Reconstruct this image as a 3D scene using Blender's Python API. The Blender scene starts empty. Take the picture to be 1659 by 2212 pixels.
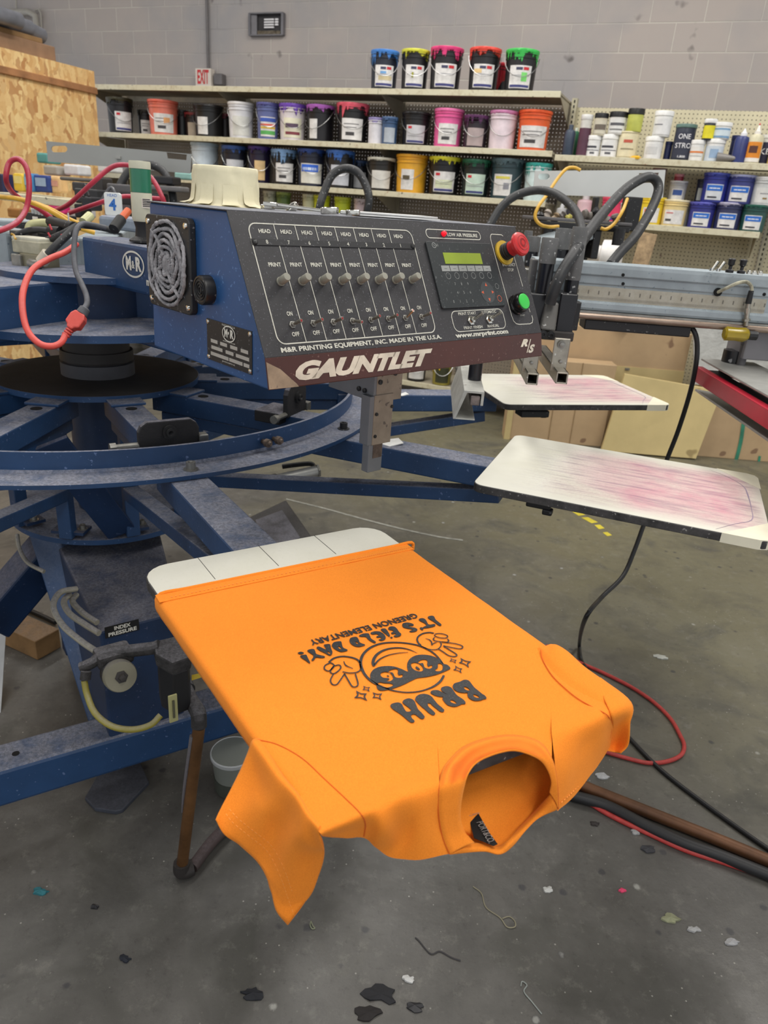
import bpy, bmesh, math, random
from mathutils import Vector, Matrix, noise
from mathutils.geometry import tessellate_polygon
random.seed(7)
C = bpy.context.scene.collection
sin, cos, pi, rad = math.sin, math.cos, math.pi, math.radians

# ---------------------------------------------------------------- camera
FPX, PITCH, ROLL, CAMZ = 1567.7, 0.39664, 0.07344, 1.40
F = Vector((0, cos(PITCH), -sin(PITCH))); U0 = Vector((0, sin(PITCH), cos(PITCH))); R0 = Vector((1, 0, 0))
R = cos(ROLL)*R0 + sin(ROLL)*U0; U = -sin(ROLL)*R0 + cos(ROLL)*U0
CAM = Vector((0, 0, CAMZ))
cd = bpy.data.cameras.new('camera'); cam = bpy.data.objects.new('camera', cd); C.objects.link(cam)
cd.sensor_fit = 'VERTICAL'; cd.sensor_height = 36; cd.lens = FPX/2212*36
cd.clip_start = .02; cd.clip_end = 60
cam.matrix_world = Matrix.Translation(CAM) @ Matrix((R, U, -F)).transposed().to_4x4()
cd.dof.use_dof = True; cd.dof.focus_distance = 1.12; cd.dof.aperture_fstop = 9.0
S = bpy.context.scene; S.camera = cam
S.view_settings.view_transform = 'Standard'; S.view_settings.look = 'None'
S.view_settings.gamma = 1; S.view_settings.use_curve_mapping = False
S.view_settings.exposure = 0.28

# ---------------------------------------------------------------- light
w = bpy.data.worlds.new('world'); S.world = w; w.use_nodes = True
w.node_tree.nodes['Background'].inputs[0].default_value = (.93, .96, 1, 1)
w.node_tree.nodes['Background'].inputs[1].default_value = .72
def area(name, loc, size, power, col=(1, .97, .92), rot=(0, 0, 0)):
    l = bpy.data.lights.new(name, 'AREA'); l.shape = 'RECTANGLE'; l.size, l.size_y = size
    l.energy = power; l.color = col
    o = bpy.data.objects.new(name, l); o.location = loc; o.rotation_euler = rot; C.objects.link(o)
    return o
AZW = rad(-21.0)
area('ceiling_lamp', (.9, .3, 4.55), (.5, 2.6), 52, rot=(0, 0, AZW))
area('ceiling_lamp', (-2.2, 1.6, 4.55), (.5, 2.6), 48, rot=(0, 0, AZW))
area('ceiling_lamp', (2.6, 3.0, 4.55), (.5, 2.6), 72, rot=(0, 0, AZW))
area('ceiling_lamp', (-.2, 4.3, 4.55), (.5, 2.6), 82, rot=(0, 0, AZW))
area('ceiling_lamp', (-3.6, 4.9, 4.55), (.5, 2.6), 52, rot=(0, 0, AZW))
area('ceiling_lamp', (1.0, -2.2, 4.55), (.5, 2.6), 52, rot=(0, 0, AZW))

# ---------------------------------------------------------------- photo geometry
def ray(x, y): return F + R*((x-829.5)/FPX) + U*((1106-y)/FPX)
def atz(x, y, z):
    d = ray(x, y); return CAM + d*((z-CAMZ)/d.z)
def atd(x, y, dep): return CAM + ray(x, y)*dep
def atp(x, y, P, n):
    d = ray(x, y); return CAM + d*((P-CAM).dot(n)/d.dot(n))
def az(a): return Vector((cos(rad(a)), sin(rad(a)), 0))
def atv(x, y, P, a):                      # vertical plane through P running along azimuth a
    d = az(a); return atp(x, y, P, Vector((-d.y, d.x, 0)))
def dep(p): return (p-CAM).dot(F)

# ---------------------------------------------------------------- materials
def lin(c):
    return tuple(((v/255)/12.92 if v/255 <= .04045 else ((v/255+.055)/1.055)**2.4) for v in c)
MATS = {}
def mat(name, col, rough=.5, metal=0, bump=0, bscale=60, var=.12, vscale=8, dust=0, dustcol=(150, 150, 165),
        speck=0, speckcol=(200, 200, 200), speckscale=120, emit=0, spec=.5, alpha=1, coat=0, dist=.002, trans=0):
    if name in MATS: return MATS[name]
    m = bpy.data.materials.new(name); m.use_nodes = True; nt = m.node_tree; N = nt.nodes; L = nt.links
    b = N['Principled BSDF']; c = lin(col)+(1,)
    tc = N.new('ShaderNodeTexCoord'); co = tc.outputs['Object']
    def noi(scale, det=5, rgh=.6):
        n = N.new('ShaderNodeTexNoise'); n.inputs['Scale'].default_value = scale; n.inputs['Detail'].default_value = det
        n.inputs['Roughness'].default_value = rgh; L.new(co, n.inputs['Vector']); return n.outputs['Fac']
    def ramp(src, a, bb):
        r = N.new('ShaderNodeMapRange'); r.inputs[1].default_value = a; r.inputs[2].default_value = bb
        L.new(src, r.inputs[0]); return r.outputs[0]
    def mix(fac, a, bb):
        x = N.new('ShaderNodeMix'); x.data_type = 'RGBA'
        if isinstance(fac, (int, float)): x.inputs[0].default_value = fac
        else: L.new(fac, x.inputs[0])
        for i, v in ((6, a), (7, bb)):
            if isinstance(v, tuple): x.inputs[i].default_value = v
            else: L.new(v, x.inputs[i])
        return x.outputs[2]
    def mul(a, bb):
        x = N.new('ShaderNodeMath'); x.operation = 'MULTIPLY'
        for i, v in ((0, a), (1, bb)):
            if isinstance(v, (int, float)): x.inputs[i].default_value = v
            else: L.new(v, x.inputs[i])
        return x.outputs[0]
    cur = c
    if var:
        dk = tuple(v*(1-var*2) for v in c[:3])+(1,); lt = tuple(min(1, v*(1+var)) for v in c[:3])+(1,)
        cur = mix(ramp(noi(vscale), .3, .7), dk, lt)
    if speck:
        cur = mix(mul(ramp(noi(speckscale, 2, .5), .70-speck*.2, .74-speck*.2), .8), cur, lin(speckcol)+(1,))
    if dust:
        g = N.new('ShaderNodeNewGeometry'); sx = N.new('ShaderNodeSeparateXYZ'); L.new(g.outputs['True Normal'], sx.inputs[0])
        up = ramp(sx.outputs[2], .35, .8)
        fz = mul(mul(up, ramp(noi(25, 8, .7), .2, .55)), dust)
        dc = lin(dustcol)
        dcol = mix(ramp(noi(140, 6, .85), .38, .62), tuple(v*.5 for v in dc)+(1,), tuple(v*1.2 for v in dc)+(1,))
        cur = mix(fz, cur, dcol)
        rr = N.new('ShaderNodeMapRange'); L.new(fz, rr.inputs[0]); rr.inputs[3].default_value = rough; rr.inputs[4].default_value = .95
        L.new(rr.outputs[0], b.inputs['Roughness'])
    else: b.inputs['Roughness'].default_value = rough
    if isinstance(cur, tuple): b.inputs['Base Color'].default_value = cur
    else: L.new(cur, b.inputs['Base Color'])
    b.inputs['Metallic'].default_value = metal; b.inputs['Specular IOR Level'].default_value = spec
    if coat: b.inputs['Coat Weight'].default_value = coat
    if trans: b.inputs['Transmission Weight'].default_value = trans
    if alpha < 1: b.inputs['Alpha'].default_value = alpha
    if emit:
        b.inputs['Emission Color'].default_value = c; b.inputs['Emission Strength'].default_value = emit
    if bump:
        bp = N.new('ShaderNodeBump'); bp.inputs['Strength'].default_value = bump; bp.inputs['Distance'].default_value = dist
        L.new(noi(bscale, 6, .65), bp.inputs['Height']); L.new(bp.outputs[0], b.inputs['Normal'])
    MATS[name] = m
    return m

# ---------------------------------------------------------------- mesh builder
def frame(o, x, z=Vector((0, 0, 1))):
    x = Vector(x).normalized(); z = Vector(z); y = z.cross(x).normalized(); z = x.cross(y)
    return Matrix.Translation(o) @ Matrix((x, y, z)).transposed().to_4x4()
def catmull(pts, seg=6, closed=False):
    n = len(pts); out = []
    P = [Vector(p) for p in pts]
    rng = range(n) if closed else range(n-1)
    for i in rng:
        p1, p2 = P[i], P[(i+1) % n]
        p0 = P[i-1] if (closed or i > 0) else p1*2-p2
        p3 = P[(i+2) % n] if (closed or i < n-2) else p2*2-p1
        for k in range(seg):
            t = k/seg
            out.append(.5*((2*p1)+(p2-p0)*t+(2*p0-5*p1+4*p2-p3)*t*t+(3*p1-p0-3*p2+p3)*t**3))
    if not closed: out.append(P[-1].copy())
    return out
class MB:
    def __init__(s): s.v = []; s.f = []
    def add(s, vs, fs):
        o = len(s.v); s.v += [Vector(v) for v in vs]; s.f += [tuple(i+o for i in f) for f in fs]; return s
    def box(s, M, sx, sy, sz, c=(0, 0, 0)):       # full sizes, centred on c in frame M
        vs = [M @ Vector((c[0]+sx/2*a, c[1]+sy/2*b, c[2]+sz/2*d)) for a in (-1, 1) for b in (-1, 1) for d in (-1, 1)]
        return s.add(vs, [(0, 1, 3, 2), (4, 6, 7, 5), (0, 4, 5, 1), (2, 3, 7, 6), (0, 2, 6, 4), (1, 5, 7, 3)])
    def bar(s, a, b, wd, ht, up=Vector((0, 0, 1)), drop=0):   # rectangular bar whose TOP centre line runs a-b
        a, b = Vector(a), Vector(b); M = frame(a, b-a, up)
        return s.box(M, (b-a).length, wd, ht, ((b-a).length/2, 0, -ht/2-drop))
    def hexa(s, p):                               # 8 points: bottom 4 then top 4
        return s.add(p, [(3, 2, 1, 0), (4, 5, 6, 7), (0, 1, 5, 4), (1, 2, 6, 5), (2, 3, 7, 6), (3, 0, 4, 7)])
    def prism(s, M, poly, h0, h1, ax='z'):        # poly (x,y) extruded along local z from h0 to h1
        n = len(poly)
        g = (lambda x, y, h: (x, y, h)) if ax == 'z' else ((lambda x, y, h: (h, x, y)) if ax == 'x' else (lambda x, y, h: (x, h, y)))
        vs = [M @ Vector(g(x, y, h)) for h in (h0, h1) for x, y in poly]
        return s.add(vs, [tuple(range(n))[::-1], tuple(range(n, 2*n))]+[(i, (i+1) % n, n+(i+1) % n, n+i) for i in range(n)])
    def slab(s, pts, th):                         # polygon of 3-D points given a thickness downwards
        n = len(pts); nn = (Vector(pts[1])-Vector(pts[0])).cross(Vector(pts[2])-Vector(pts[1])).normalized()
        if nn.z < 0: nn = -nn
        vs = [Vector(p) for p in pts]+[Vector(p)-nn*th for p in pts]
        return s.add(vs, [tuple(range(n)), tuple(range(2*n-1, n-1, -1))]+[(i, n+i, n+(i+1) % n, (i+1) % n) for i in range(n)])
    def tube(s, pts, r, n=10, closed=False, r2=None, smooth=0):
        pts = [Vector(p) for p in pts]
        if smooth: pts = catmull(pts, smooth, closed)
        m = len(pts); T = []
        for i in range(m):
            a = pts[i-1] if (i or closed) else pts[i]; b = pts[(i+1) % m] if (i < m-1 or closed) else pts[i]
            T.append((b-a).normalized())
        q = T[0].orthogonal().normalized(); o = len(s.v)
        for i in range(m):
            q = (q-T[i]*q.dot(T[i])).normalized(); bq = T[i].cross(q)
            rr = r if r2 is None else r+(r2-r)*i/max(1, m-1)
            if callable(r): rr = r(i/max(1, m-1))
            for k in range(n): s.v.append(pts[i]+q*(rr*cos(2*pi*k/n))+bq*(rr*sin(2*pi*k/n)))
        for i in range(m if closed else m-1):
            for k in range(n):
                j = (i+1) % m
                s.f.append((o+i*n+k, o+i*n+(k+1) % n, o+j*n+(k+1) % n, o+j*n+k))
        if not closed:
            s.f.append(tuple(o+k for k in range(n))[::-1]); s.f.append(tuple(o+(m-1)*n+k for k in range(n)))
        return s
    def lathe(s, M, prof, n=32, a0=0, a1=2*pi, fn=None):
        full = abs(a1-a0-2*pi) < 1e-6; o = len(s.v); cnt = n if full else n+1; m = len(prof)
        for i, (r, z) in enumerate(prof):
            for k in range(cnt):
                a = a0+(a1-a0)*k/n; rr, zz = (r, z) if fn is None else fn(r, z, a, i)
                s.v.append(M @ Vector((rr*cos(a), rr*sin(a), zz)))
        for i in range(m-1):
            for k in range(n):
                k2 = (k+1) % cnt
                s.f.append((o+i*cnt+k, o+i*cnt+k2, o+(i+1)*cnt+k2, o+(i+1)*cnt+k))
        if full and prof[0] != prof[-1]:
            if prof[0][0] > 1e-5 : s.f.append(tuple(o+k for k in range(cnt))[::-1])
            if prof[-1][0] > 1e-5: s.f.append(tuple(o+(m-1)*cnt+k for k in range(cnt)))
        return s
    def cyl(s, M, r, z0, z1, n=24): return s.lathe(M, [(r, z0), (r, z1)], n)
    def grid(s, rows, su=6, sv=6, fn=None):       # rows of 3-D control points, smooth through all of them
        R1 = [catmull(r, su) for r in rows]; m = len(R1[0])
        cols = [catmull([r[i] for r in R1], sv) for i in range(m)]
        o = len(s.v); k = len(cols[0])
        for cidx, c in enumerate(cols):
            for ridx, p in enumerate(c): s.v.append(fn(p, cidx/(m-1), ridx/(k-1)) if fn else p)
        for a in range(m-1):
            for b in range(k-1): s.f.append((o+a*k+b, o+(a+1)*k+b, o+(a+1)*k+b+1, o+a*k+b+1))
        return s
    def build(s, name, m, parent=None, smooth=False, bevel=0, loc=None, solid=0, merge=0, sub=0, fix=True):
        me = bpy.data.meshes.new(name)
        if parent is not None: org = wloc(parent)
        elif loc is not None: org = Vector(loc)
        else:
            n = len(s.v); org = Vector((sum(v.x for v in s.v)/n, sum(v.y for v in s.v)/n, min(v.z for v in s.v)))
        me.from_pydata([v-org for v in s.v], [], s.f); me.update()
        bm = bmesh.new(); bm.from_mesh(me)
        if merge: bmesh.ops.remove_doubles(bm, verts=bm.verts, dist=merge)
        if fix: bmesh.ops.recalc_face_normals(bm, faces=bm.faces)
        bm.to_mesh(me); bm.free()
        if smooth:
            me.polygons.foreach_set('use_smooth', [True]*len(me.polygons))
            me.set_sharp_from_angle(angle=rad(38 if smooth is True else smooth))
        me.materials.append(m)
        o = bpy.data.objects.new(name, me); C.objects.link(o)
        if parent is None: o.location = org
        else: o.parent = parent
        if bevel:
            b = o.modifiers.new('bevel', 'BEVEL'); b.width = bevel; b.segments = 2; b.limit_method = 'ANGLE'; b.angle_limit = rad(40)
        if solid:
            q = o.modifiers.new('solidify', 'SOLIDIFY'); q.thickness = solid; q.offset = 0
        if sub:
            q = o.modifiers.new('subsurf', 'SUBSURF'); q.levels = sub; q.render_levels = sub
        return o
def wloc(o):
    p = Vector((0, 0, 0))
    while o is not None: p = p+Vector(o.location); o = o.parent
    return p
def thing(name, label, cat, loc, group=None):
    o = bpy.data.objects.new(name, None); C.objects.link(o); o.location = loc; o.empty_display_size = .05
    o['label'] = label; o['category'] = cat
    if group: o['group'] = group
    return o
def tag(o, label, cat, group=None):
    o['label'] = label; o['category'] = cat
    if group: o['group'] = group
    return o
def struct(o): o['kind'] = 'structure'; return o
def flat_fill(loops, M, lift=0):
    """2-D outlines (outer loops and holes, even-odd) -> flat mesh in frame M"""
    cu = bpy.data.curves.new('tmp', 'CURVE'); cu.dimensions = '2D'; cu.fill_mode = 'BOTH'
    for lp in loops:
        sp = cu.splines.new('POLY'); sp.points.add(len(lp)-1); sp.use_cyclic_u = True
        for i, p in enumerate(lp): sp.points[i].co = (p[0], p[1], 0, 1)
    ob = bpy.data.objects.new('tmp', cu); C.objects.link(ob)
    me = bpy.data.meshes.new_from_object(ob.evaluated_get(bpy.context.evaluated_depsgraph_get()))
    vs = [M @ Vector((v.co.x, v.co.y, lift)) for v in me.vertices]; fs = [tuple(p.vertices) for p in me.polygons]
    bpy.data.objects.remove(ob); bpy.data.curves.remove(cu); bpy.data.meshes.remove(me)
    return vs, fs
def text_geo(body, size, M, off=0, shear=0, sx=1, align='CENTER', ext=0, spacing=1):
    cu = bpy.data.curves.new('tmp', 'FONT'); cu.body = body; cu.size = size; cu.align_x = align; cu.align_y = 'CENTER'
    cu.offset = off; cu.shear = shear; cu.resolution_u = 3; cu.extrude = ext; cu.space_character = spacing
    ob = bpy.data.objects.new('tmp', cu); C.objects.link(ob)
    me = bpy.data.meshes.new_from_object(ob.evaluated_get(bpy.context.evaluated_depsgraph_get()))
    vs = [M @ Vector((v.co.x*sx, v.co.y, v.co.z)) for v in me.vertices]; fs = [tuple(p.vertices) for p in me.polygons]
    wd = (max((v.co.x for v in me.vertices), default=0)-min((v.co.x for v in me.vertices), default=0))*sx
    bpy.data.objects.remove(ob); bpy.data.curves.remove(cu); bpy.data.meshes.remove(me)
    return vs, fs, wd
def text_fit(mb, body, height, width, M, **k):      # cap height and total width set the letters' size
    vs, fs, wd = text_geo(body, height/.7, M, **k)
    if width:
        k['sx'] = width/wd; vs, fs, wd = text_geo(body, height/.7, M, **k)
    mb.add(vs, fs); return mb
def ribbon(pts, widths, seg=5, closed=False):       # 2-D stroke outline(s)
    P = catmull([Vector((p[0], p[1], 0)) for p in pts], seg, closed); n = len(P)
    if isinstance(widths, (int, float)): W = [widths]*n
    else:
        m = len(widths)-1; W = []
        for i in range(n):
            t = i/(n-1)*m; k = min(int(t), m-1); W.append(widths[k]+(widths[k+1]-widths[k])*(t-k))
    Lp, Rp = [], []
    for i in range(n):
        a = P[i-1] if (i or closed) else P[i]; b = P[(i+1) % n] if (i < n-1 or closed) else P[i]
        t = (b-a).normalized(); q = Vector((-t.y, t.x, 0))*W[i]/2
        Lp.append((P[i]+q)[:2]); Rp.append((P[i]-q)[:2])
    if closed: return [Lp, Rp[::-1]]
    return [Lp+Rp[::-1]]
def rrect(x0, y0, x1, y1, r, n=5):
    o = []
    for cx, cy, a in ((x1-r, y1-r, 0), (x0+r, y1-r, 90), (x0+r, y0+r, 180), (x1-r, y0+r, 270)):
        for k in range(n+1): o.append((cx+r*cos(rad(a+90*k/n)), cy+r*sin(rad(a+90*k/n))))
    return o

# palette
BLUE = mat('blue machine paint', (34, 66, 106), .45, bump=.2, bscale=90, var=.16, vscale=5, dust=.95, dustcol=(130, 132, 144), speck=.06, speckcol=(95, 115, 155))
BLUE2 = mat('blue console paint', (38, 80, 132), .38, var=.08, vscale=6, dust=.5, dustcol=(105, 118, 150), speck=.22, speckcol=(90, 130, 185), speckscale=170, bump=.05)
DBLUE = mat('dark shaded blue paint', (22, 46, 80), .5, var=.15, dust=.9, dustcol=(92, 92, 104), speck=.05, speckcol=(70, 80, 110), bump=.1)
GBLUE = mat('grey blue beam paint', (150, 160, 166), .4, var=.12, vscale=9, bump=.12, dust=.3, dustcol=(175, 190, 200), speck=.05, speckcol=(90, 110, 120))
STEEL = mat('worn steel', (150, 148, 142), .38, metal=.75, var=.15, vscale=30, bump=.2, bscale=120)
ALU = mat('dull aluminium', (176, 176, 172), .45, metal=.5, var=.1, vscale=15, bump=.1)
CHROME = mat('bright chrome', (210, 208, 200), .18, metal=1, var=.08, vscale=40)
BLACK = mat('black painted metal', (24, 24, 26), .42, var=.15, dust=.35, dustcol=(95, 95, 100), speck=.1, speckcol=(120, 120, 120), bump=.08)
RUBBER = mat('black rubber', (26, 26, 28), .6, var=.2, speck=.1, speckcol=(110, 110, 110), bump=.1)
DUSTB = mat('black part under lint', (34, 33, 35), .7, var=.2, dust=1, dustcol=(118, 116, 124), bump=.5, bscale=150)
DARKIRON = mat('oily dark iron', (52, 48, 46), .6, var=.25, vscale=5, dust=.8, dustcol=(66, 60, 58), bump=.3)
# ---------------------------------------------------------------- the room
NW = az(69); TW = az(-21)
PW = atd(1300, 120, 5.95)
def custom(name, fn):
    m = bpy.data.materials.new(name); m.use_nodes = True; fn(m.node_tree, m.node_tree.nodes, m.node_tree.links, m.node_tree.nodes['Principled BSDF'])
    return m
def math_n(N, L, op, a, b=None):
    x = N.new('ShaderNodeMath'); x.operation = op
    for i, v in ((0, a), (1, b)):
        if v is None: continue
        if isinstance(v, (int, float)): x.inputs[i].default_value = v
        else: L.new(v, x.inputs[i])
    return x.outputs[0]
def mixn(N, L, fac, a, b, blend='MIX'):
    x = N.new('ShaderNodeMix'); x.data_type = 'RGBA'; x.blend_type = blend
    if isinstance(fac, (int, float)): x.inputs[0].default_value = fac
    else: L.new(fac, x.inputs[0])
    for i, v in ((6, a), (7, b)):
        if isinstance(v, tuple): x.inputs[i].default_value = v if len(v) == 4 else v+(1,)
        else: L.new(v, x.inputs[i])
    return x.outputs[2]
def mapr(N, L, src, a, b, c=0, d=1):
    r = N.new('ShaderNodeMapRange'); L.new(src, r.inputs[0])
    for i, v in enumerate((a, b, c, d)): r.inputs[i+1].default_value = v
    return r.outputs[0]
def noisen(N, L, vec, sc, det=5, ro=.6, dist=0):
    n = N.new('ShaderNodeTexNoise'); n.inputs['Scale'].default_value = sc; n.inputs['Detail'].default_value = det
    n.inputs['Roughness'].default_value = ro; n.inputs['Distortion'].default_value = dist
    if vec is not None: L.new(vec, n.inputs['Vector'])
    return n.outputs['Fac']
def wallcoords(N, L, u0=0, v0=0, ang=-21, k=1):
    g = N.new('ShaderNodeNewGeometry'); s = N.new('ShaderNodeSeparateXYZ'); L.new(g.outputs['Position'], s.inputs[0])
    u = math_n(N, L, 'ADD', math_n(N, L, 'MULTIPLY', s.outputs[0], cos(rad(ang))), math_n(N, L, 'MULTIPLY', s.outputs[1], sin(rad(ang))))
    u = math_n(N, L, 'SUBTRACT', u, u0); v = math_n(N, L, 'SUBTRACT', s.outputs[2], v0)
    c = N.new('ShaderNodeCombineXYZ'); L.new(u, c.inputs[0]); L.new(v, c.inputs[1])
    return c.outputs[0], u, v, g
zl = atp(1313, 114, PW, NW).z; pj = atp(1394, 100, PW, NW); ul = pj.dot(TW)
def f_block(nt, N, L, b):
    uv, u, v, g = wallcoords(N, L, ul, zl)
    br = N.new('ShaderNodeTexBrick'); L.new(uv, br.inputs['Vector']); br.inputs['Scale'].default_value = 1
    br.inputs['Brick Width'].default_value = .406; br.inputs['Row Height'].default_value = .203
    br.inputs['Mortar Size'].default_value = .006; br.inputs['Mortar Smooth'].default_value = .6; br.inputs['Bias'].default_value = 0
    br.inputs['Color1'].default_value = lin((182, 172, 166))+(1,); br.inputs['Color2'].default_value = lin((174, 165, 160))+(1,)
    br.inputs['Mortar'].default_value = lin((206, 200, 190))+(1,)
    n1 = noisen(N, L, g.outputs['Position'], .9, 4, .6); n2 = noisen(N, L, g.outputs['Position'], 9, 6, .7)
    c = mixn(N, L, mapr(N, L, n1, .42, .62), br.outputs['Color'], lin((164, 160, 160)))
    c = mixn(N, L, mapr(N, L, n2, .5, .75, 0, .25), c, lin((186, 180, 170)))
    n3 = noisen(N, L, g.outputs['Position'], 3.2, 3, .5)
    c = mixn(N, L, mapr(N, L, n3, .70, .74, 0, .8), c, lin((92, 86, 84)))
    L.new(c, b.inputs['Base Color']); b.inputs['Roughness'].default_value = .75
    bp = N.new('ShaderNodeBump'); bp.inputs['Strength'].default_value = .5; bp.inputs['Distance'].default_value = .006
    h = math_n(N, L, 'SUBTRACT', math_n(N, L, 'MULTIPLY', n2, .25), math_n(N, L, 'MULTIPLY', br.outputs['Fac'], 1.6))
    L.new(h, bp.inputs['Height']); L.new(bp.outputs[0], b.inputs['Normal'])
BLOCK = custom('painted concrete block', f_block)
def f_floor(nt, N, L, b):
    g = N.new('ShaderNodeNewGeometry'); P = g.outputs['Position']
    n1 = noisen(N, L, P, 1.3, 5, .6, .6); n2 = noisen(N, L, P, 7, 7, .7); n3 = noisen(N, L, P, 45, 6, .75); n4 = noisen(N, L, P, 3.1, 4, .55, 1.2)
    s = N.new('ShaderNodeSeparateXYZ'); L.new(P, s.inputs[0])
    warm = math_n(N, L, 'ADD', math_n(N, L, 'MULTIPLY', s.outputs[0], .32), math_n(N, L, 'MULTIPLY', s.outputs[1], .24))
    warm = math_n(N, L, 'ADD', warm, math_n(N, L, 'MULTIPLY', n1, .9))
    c = mixn(N, L, mapr(N, L, n2, .3, .7), lin((84, 82, 79)), lin((104, 102, 98)))
    c = mixn(N, L, mapr(N, L, warm, .95, 1.45, 0, .85), c, lin((110, 106, 84)))
    c = mixn(N, L, mapr(N, L, n4, .52, .68, 0, .75), c, lin((74, 73, 68)))
    c = mixn(N, L, mapr(N, L, n1, .56, .7, 0, .5), c, lin((124, 121, 106)))
    c = mixn(N, L, mapr(N, L, n3, .56, .72, 0, .6), c, lin((62, 59, 57)))
    c = mixn(N, L, mapr(N, L, noisen(N, L, P, 21, 7, .8), .54, .7, 0, .42), c, lin((140, 138, 130)))
    c = mixn(N, L, mapr(N, L, noisen(N, L, P, 2.3, 6, .75, .3), .5, .66, 0, .45), c, lin((70, 68, 64)))
    v = N.new('ShaderNodeTexVoronoi'); v.inputs['Scale'].default_value = 75; L.new(P, v.inputs['Vector'])
    msk = mapr(N, L, noisen(N, L, P, 5, 4, .6), .45, .62)
    sp = math_n(N, L, 'MULTIPLY', mapr(N, L, v.outputs['Distance'], .16, .1), msk)
    vc = N.new('ShaderNodeSeparateColor'); L.new(v.outputs['Color'], vc.inputs[0])
    sp = math_n(N, L, 'MULTIPLY', sp, math_n(N, L, 'GREATER_THAN', vc.outputs[0], .78))
    c = mixn(N, L, sp, c, lin((176, 174, 166)))
    v2 = N.new('ShaderNodeTexVoronoi'); v2.inputs['Scale'].default_value = 14; L.new(P, v2.inputs['Vector'])
    vd = N.new('ShaderNodeSeparateColor'); L.new(v2.outputs['Color'], vd.inputs[0])
    wob = math_n(N, L, 'ADD', v2.outputs['Distance'], math_n(N, L, 'MULTIPLY', n3, .22))
    dk = math_n(N, L, 'MULTIPLY', mapr(N, L, wob, .26, .2), math_n(N, L, 'GREATER_THAN', vd.outputs[1], .55))
    c = mixn(N, L, math_n(N, L, 'MULTIPLY', dk, .75), c, lin((58, 58, 62)))
    wv = math_n(N, L, 'MULTIPLY', mapr(N, L, wob, .24, .17), math_n(N, L, 'GREATER_THAN', .10, vd.outputs[0]))
    c = mixn(N, L, math_n(N, L, 'MULTIPLY', wv, .7), c, lin((172, 172, 166)))
    L.new(c, b.inputs['Base Color'])
    rg = mapr(N, L, n4, .35, .7, .34, .6); L.new(rg, b.inputs['Roughness']); b.inputs['Specular IOR Level'].default_value = .45
    bp = N.new('ShaderNodeBump'); bp.inputs['Strength'].default_value = .25; bp.inputs['Distance'].default_value = .003
    L.new(n3, bp.inputs['Height']); L.new(bp.outputs[0], b.inputs['Normal'])
FLOOR = custom('stained sealed concrete', f_floor)
I4 = Matrix.Identity(4)
struct(MB().box(I4, 16, 14, .1, (0, 4, -.05)).build('floor', FLOOR, loc=(0, 0, 0)))
MWL = frame(Vector((PW.x, PW.y, 0)), TW)
struct(MB().box(MWL, 16, .2, 4.7, (-1, .1, 2.35)).build('wall_back', BLOCK, loc=(0, 0, 0)))
struct(MB().box(I4, 16, 16, .1, (0, 3, 4.75)).build('ceiling', mat('ceiling paint', (200, 198, 192), .9), loc=(0, 0, 4.7)))

def f_osb(nt, N, L, b):
    tc = N.new('ShaderNodeNewGeometry'); P = tc.outputs['Position']
    mp = N.new('ShaderNodeMapping'); L.new(P, mp.inputs[0]); mp.inputs['Scale'].default_value = (14, 14, 6)
    v = N.new('ShaderNodeTexVoronoi'); v.inputs['Scale'].default_value = 2.2; v.inputs['Randomness'].default_value = 1
    nz = N.new('ShaderNodeTexNoise'); nz.inputs['Scale'].default_value = 11; L.new(P, nz.inputs['Vector'])
    ad = N.new('ShaderNodeVectorMath'); ad.operation = 'MULTIPLY_ADD'; L.new(nz.outputs['Color'], ad.inputs[0]); ad.inputs[1].default_value = (1.3, 1.3, 1.3); L.new(mp.outputs[0], ad.inputs[2])
    L.new(ad.outputs[0], v.inputs['Vector']); sc = N.new('ShaderNodeSeparateColor'); L.new(v.outputs['Color'], sc.inputs[0])
    c = mixn(N, L, sc.outputs[0], lin((220, 172, 110)), lin((246, 214, 152)))
    c = mixn(N, L, mapr(N, L, sc.outputs[1], .72, .95, 0, .7), c, lin((184, 126, 76)))
    c = mixn(N, L, mapr(N, L, noisen(N, L, P, 22, 5, .7), .58, .75, 0, .5), c, lin((168, 116, 66)))
    L.new(c, b.inputs['Base Color']); b.inputs['Roughness'].default_value = .7
OSB = custom('oriented strand board', f_osb)
# partition of strand board running away from the camera to the left end of the shelving
EP = atd(201, 170, 5.6); dirp = -NW
def onp(x, y, off=0): return atp(x, y, EP+TW*off, TW)
MP = frame(Vector((EP.x, EP.y, 0)), dirp)          # local x towards the camera, y = +TW ... away from the room
zt0 = onp(203, 155).z; zt1 = onp(2, 104).z
zled = onp(60, 168).z
ycam = MP.inverted()
MBp = MB().box(MP, 5.0, .03, zled, (2.5, 0, zled/2))
wl = struct(MBp.build('wall_left', OSB, loc=(EP.x, EP.y, 0)))
MBu = MB().box(MP, 5.0, .03, zt0-zled-.03, (2.5, -.0, (zt0+zled+.03)/2))
struct(MBu.build('wall_left', OSB, loc=(EP.x, EP.y, zled)))
struct(MB().box(MP, 5.0, .05, .045, (2.5, .012, zled+.01)).build('trim_1', mat('raw lumber', (176, 124, 82), .7, var=.2), bevel=.004))
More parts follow.
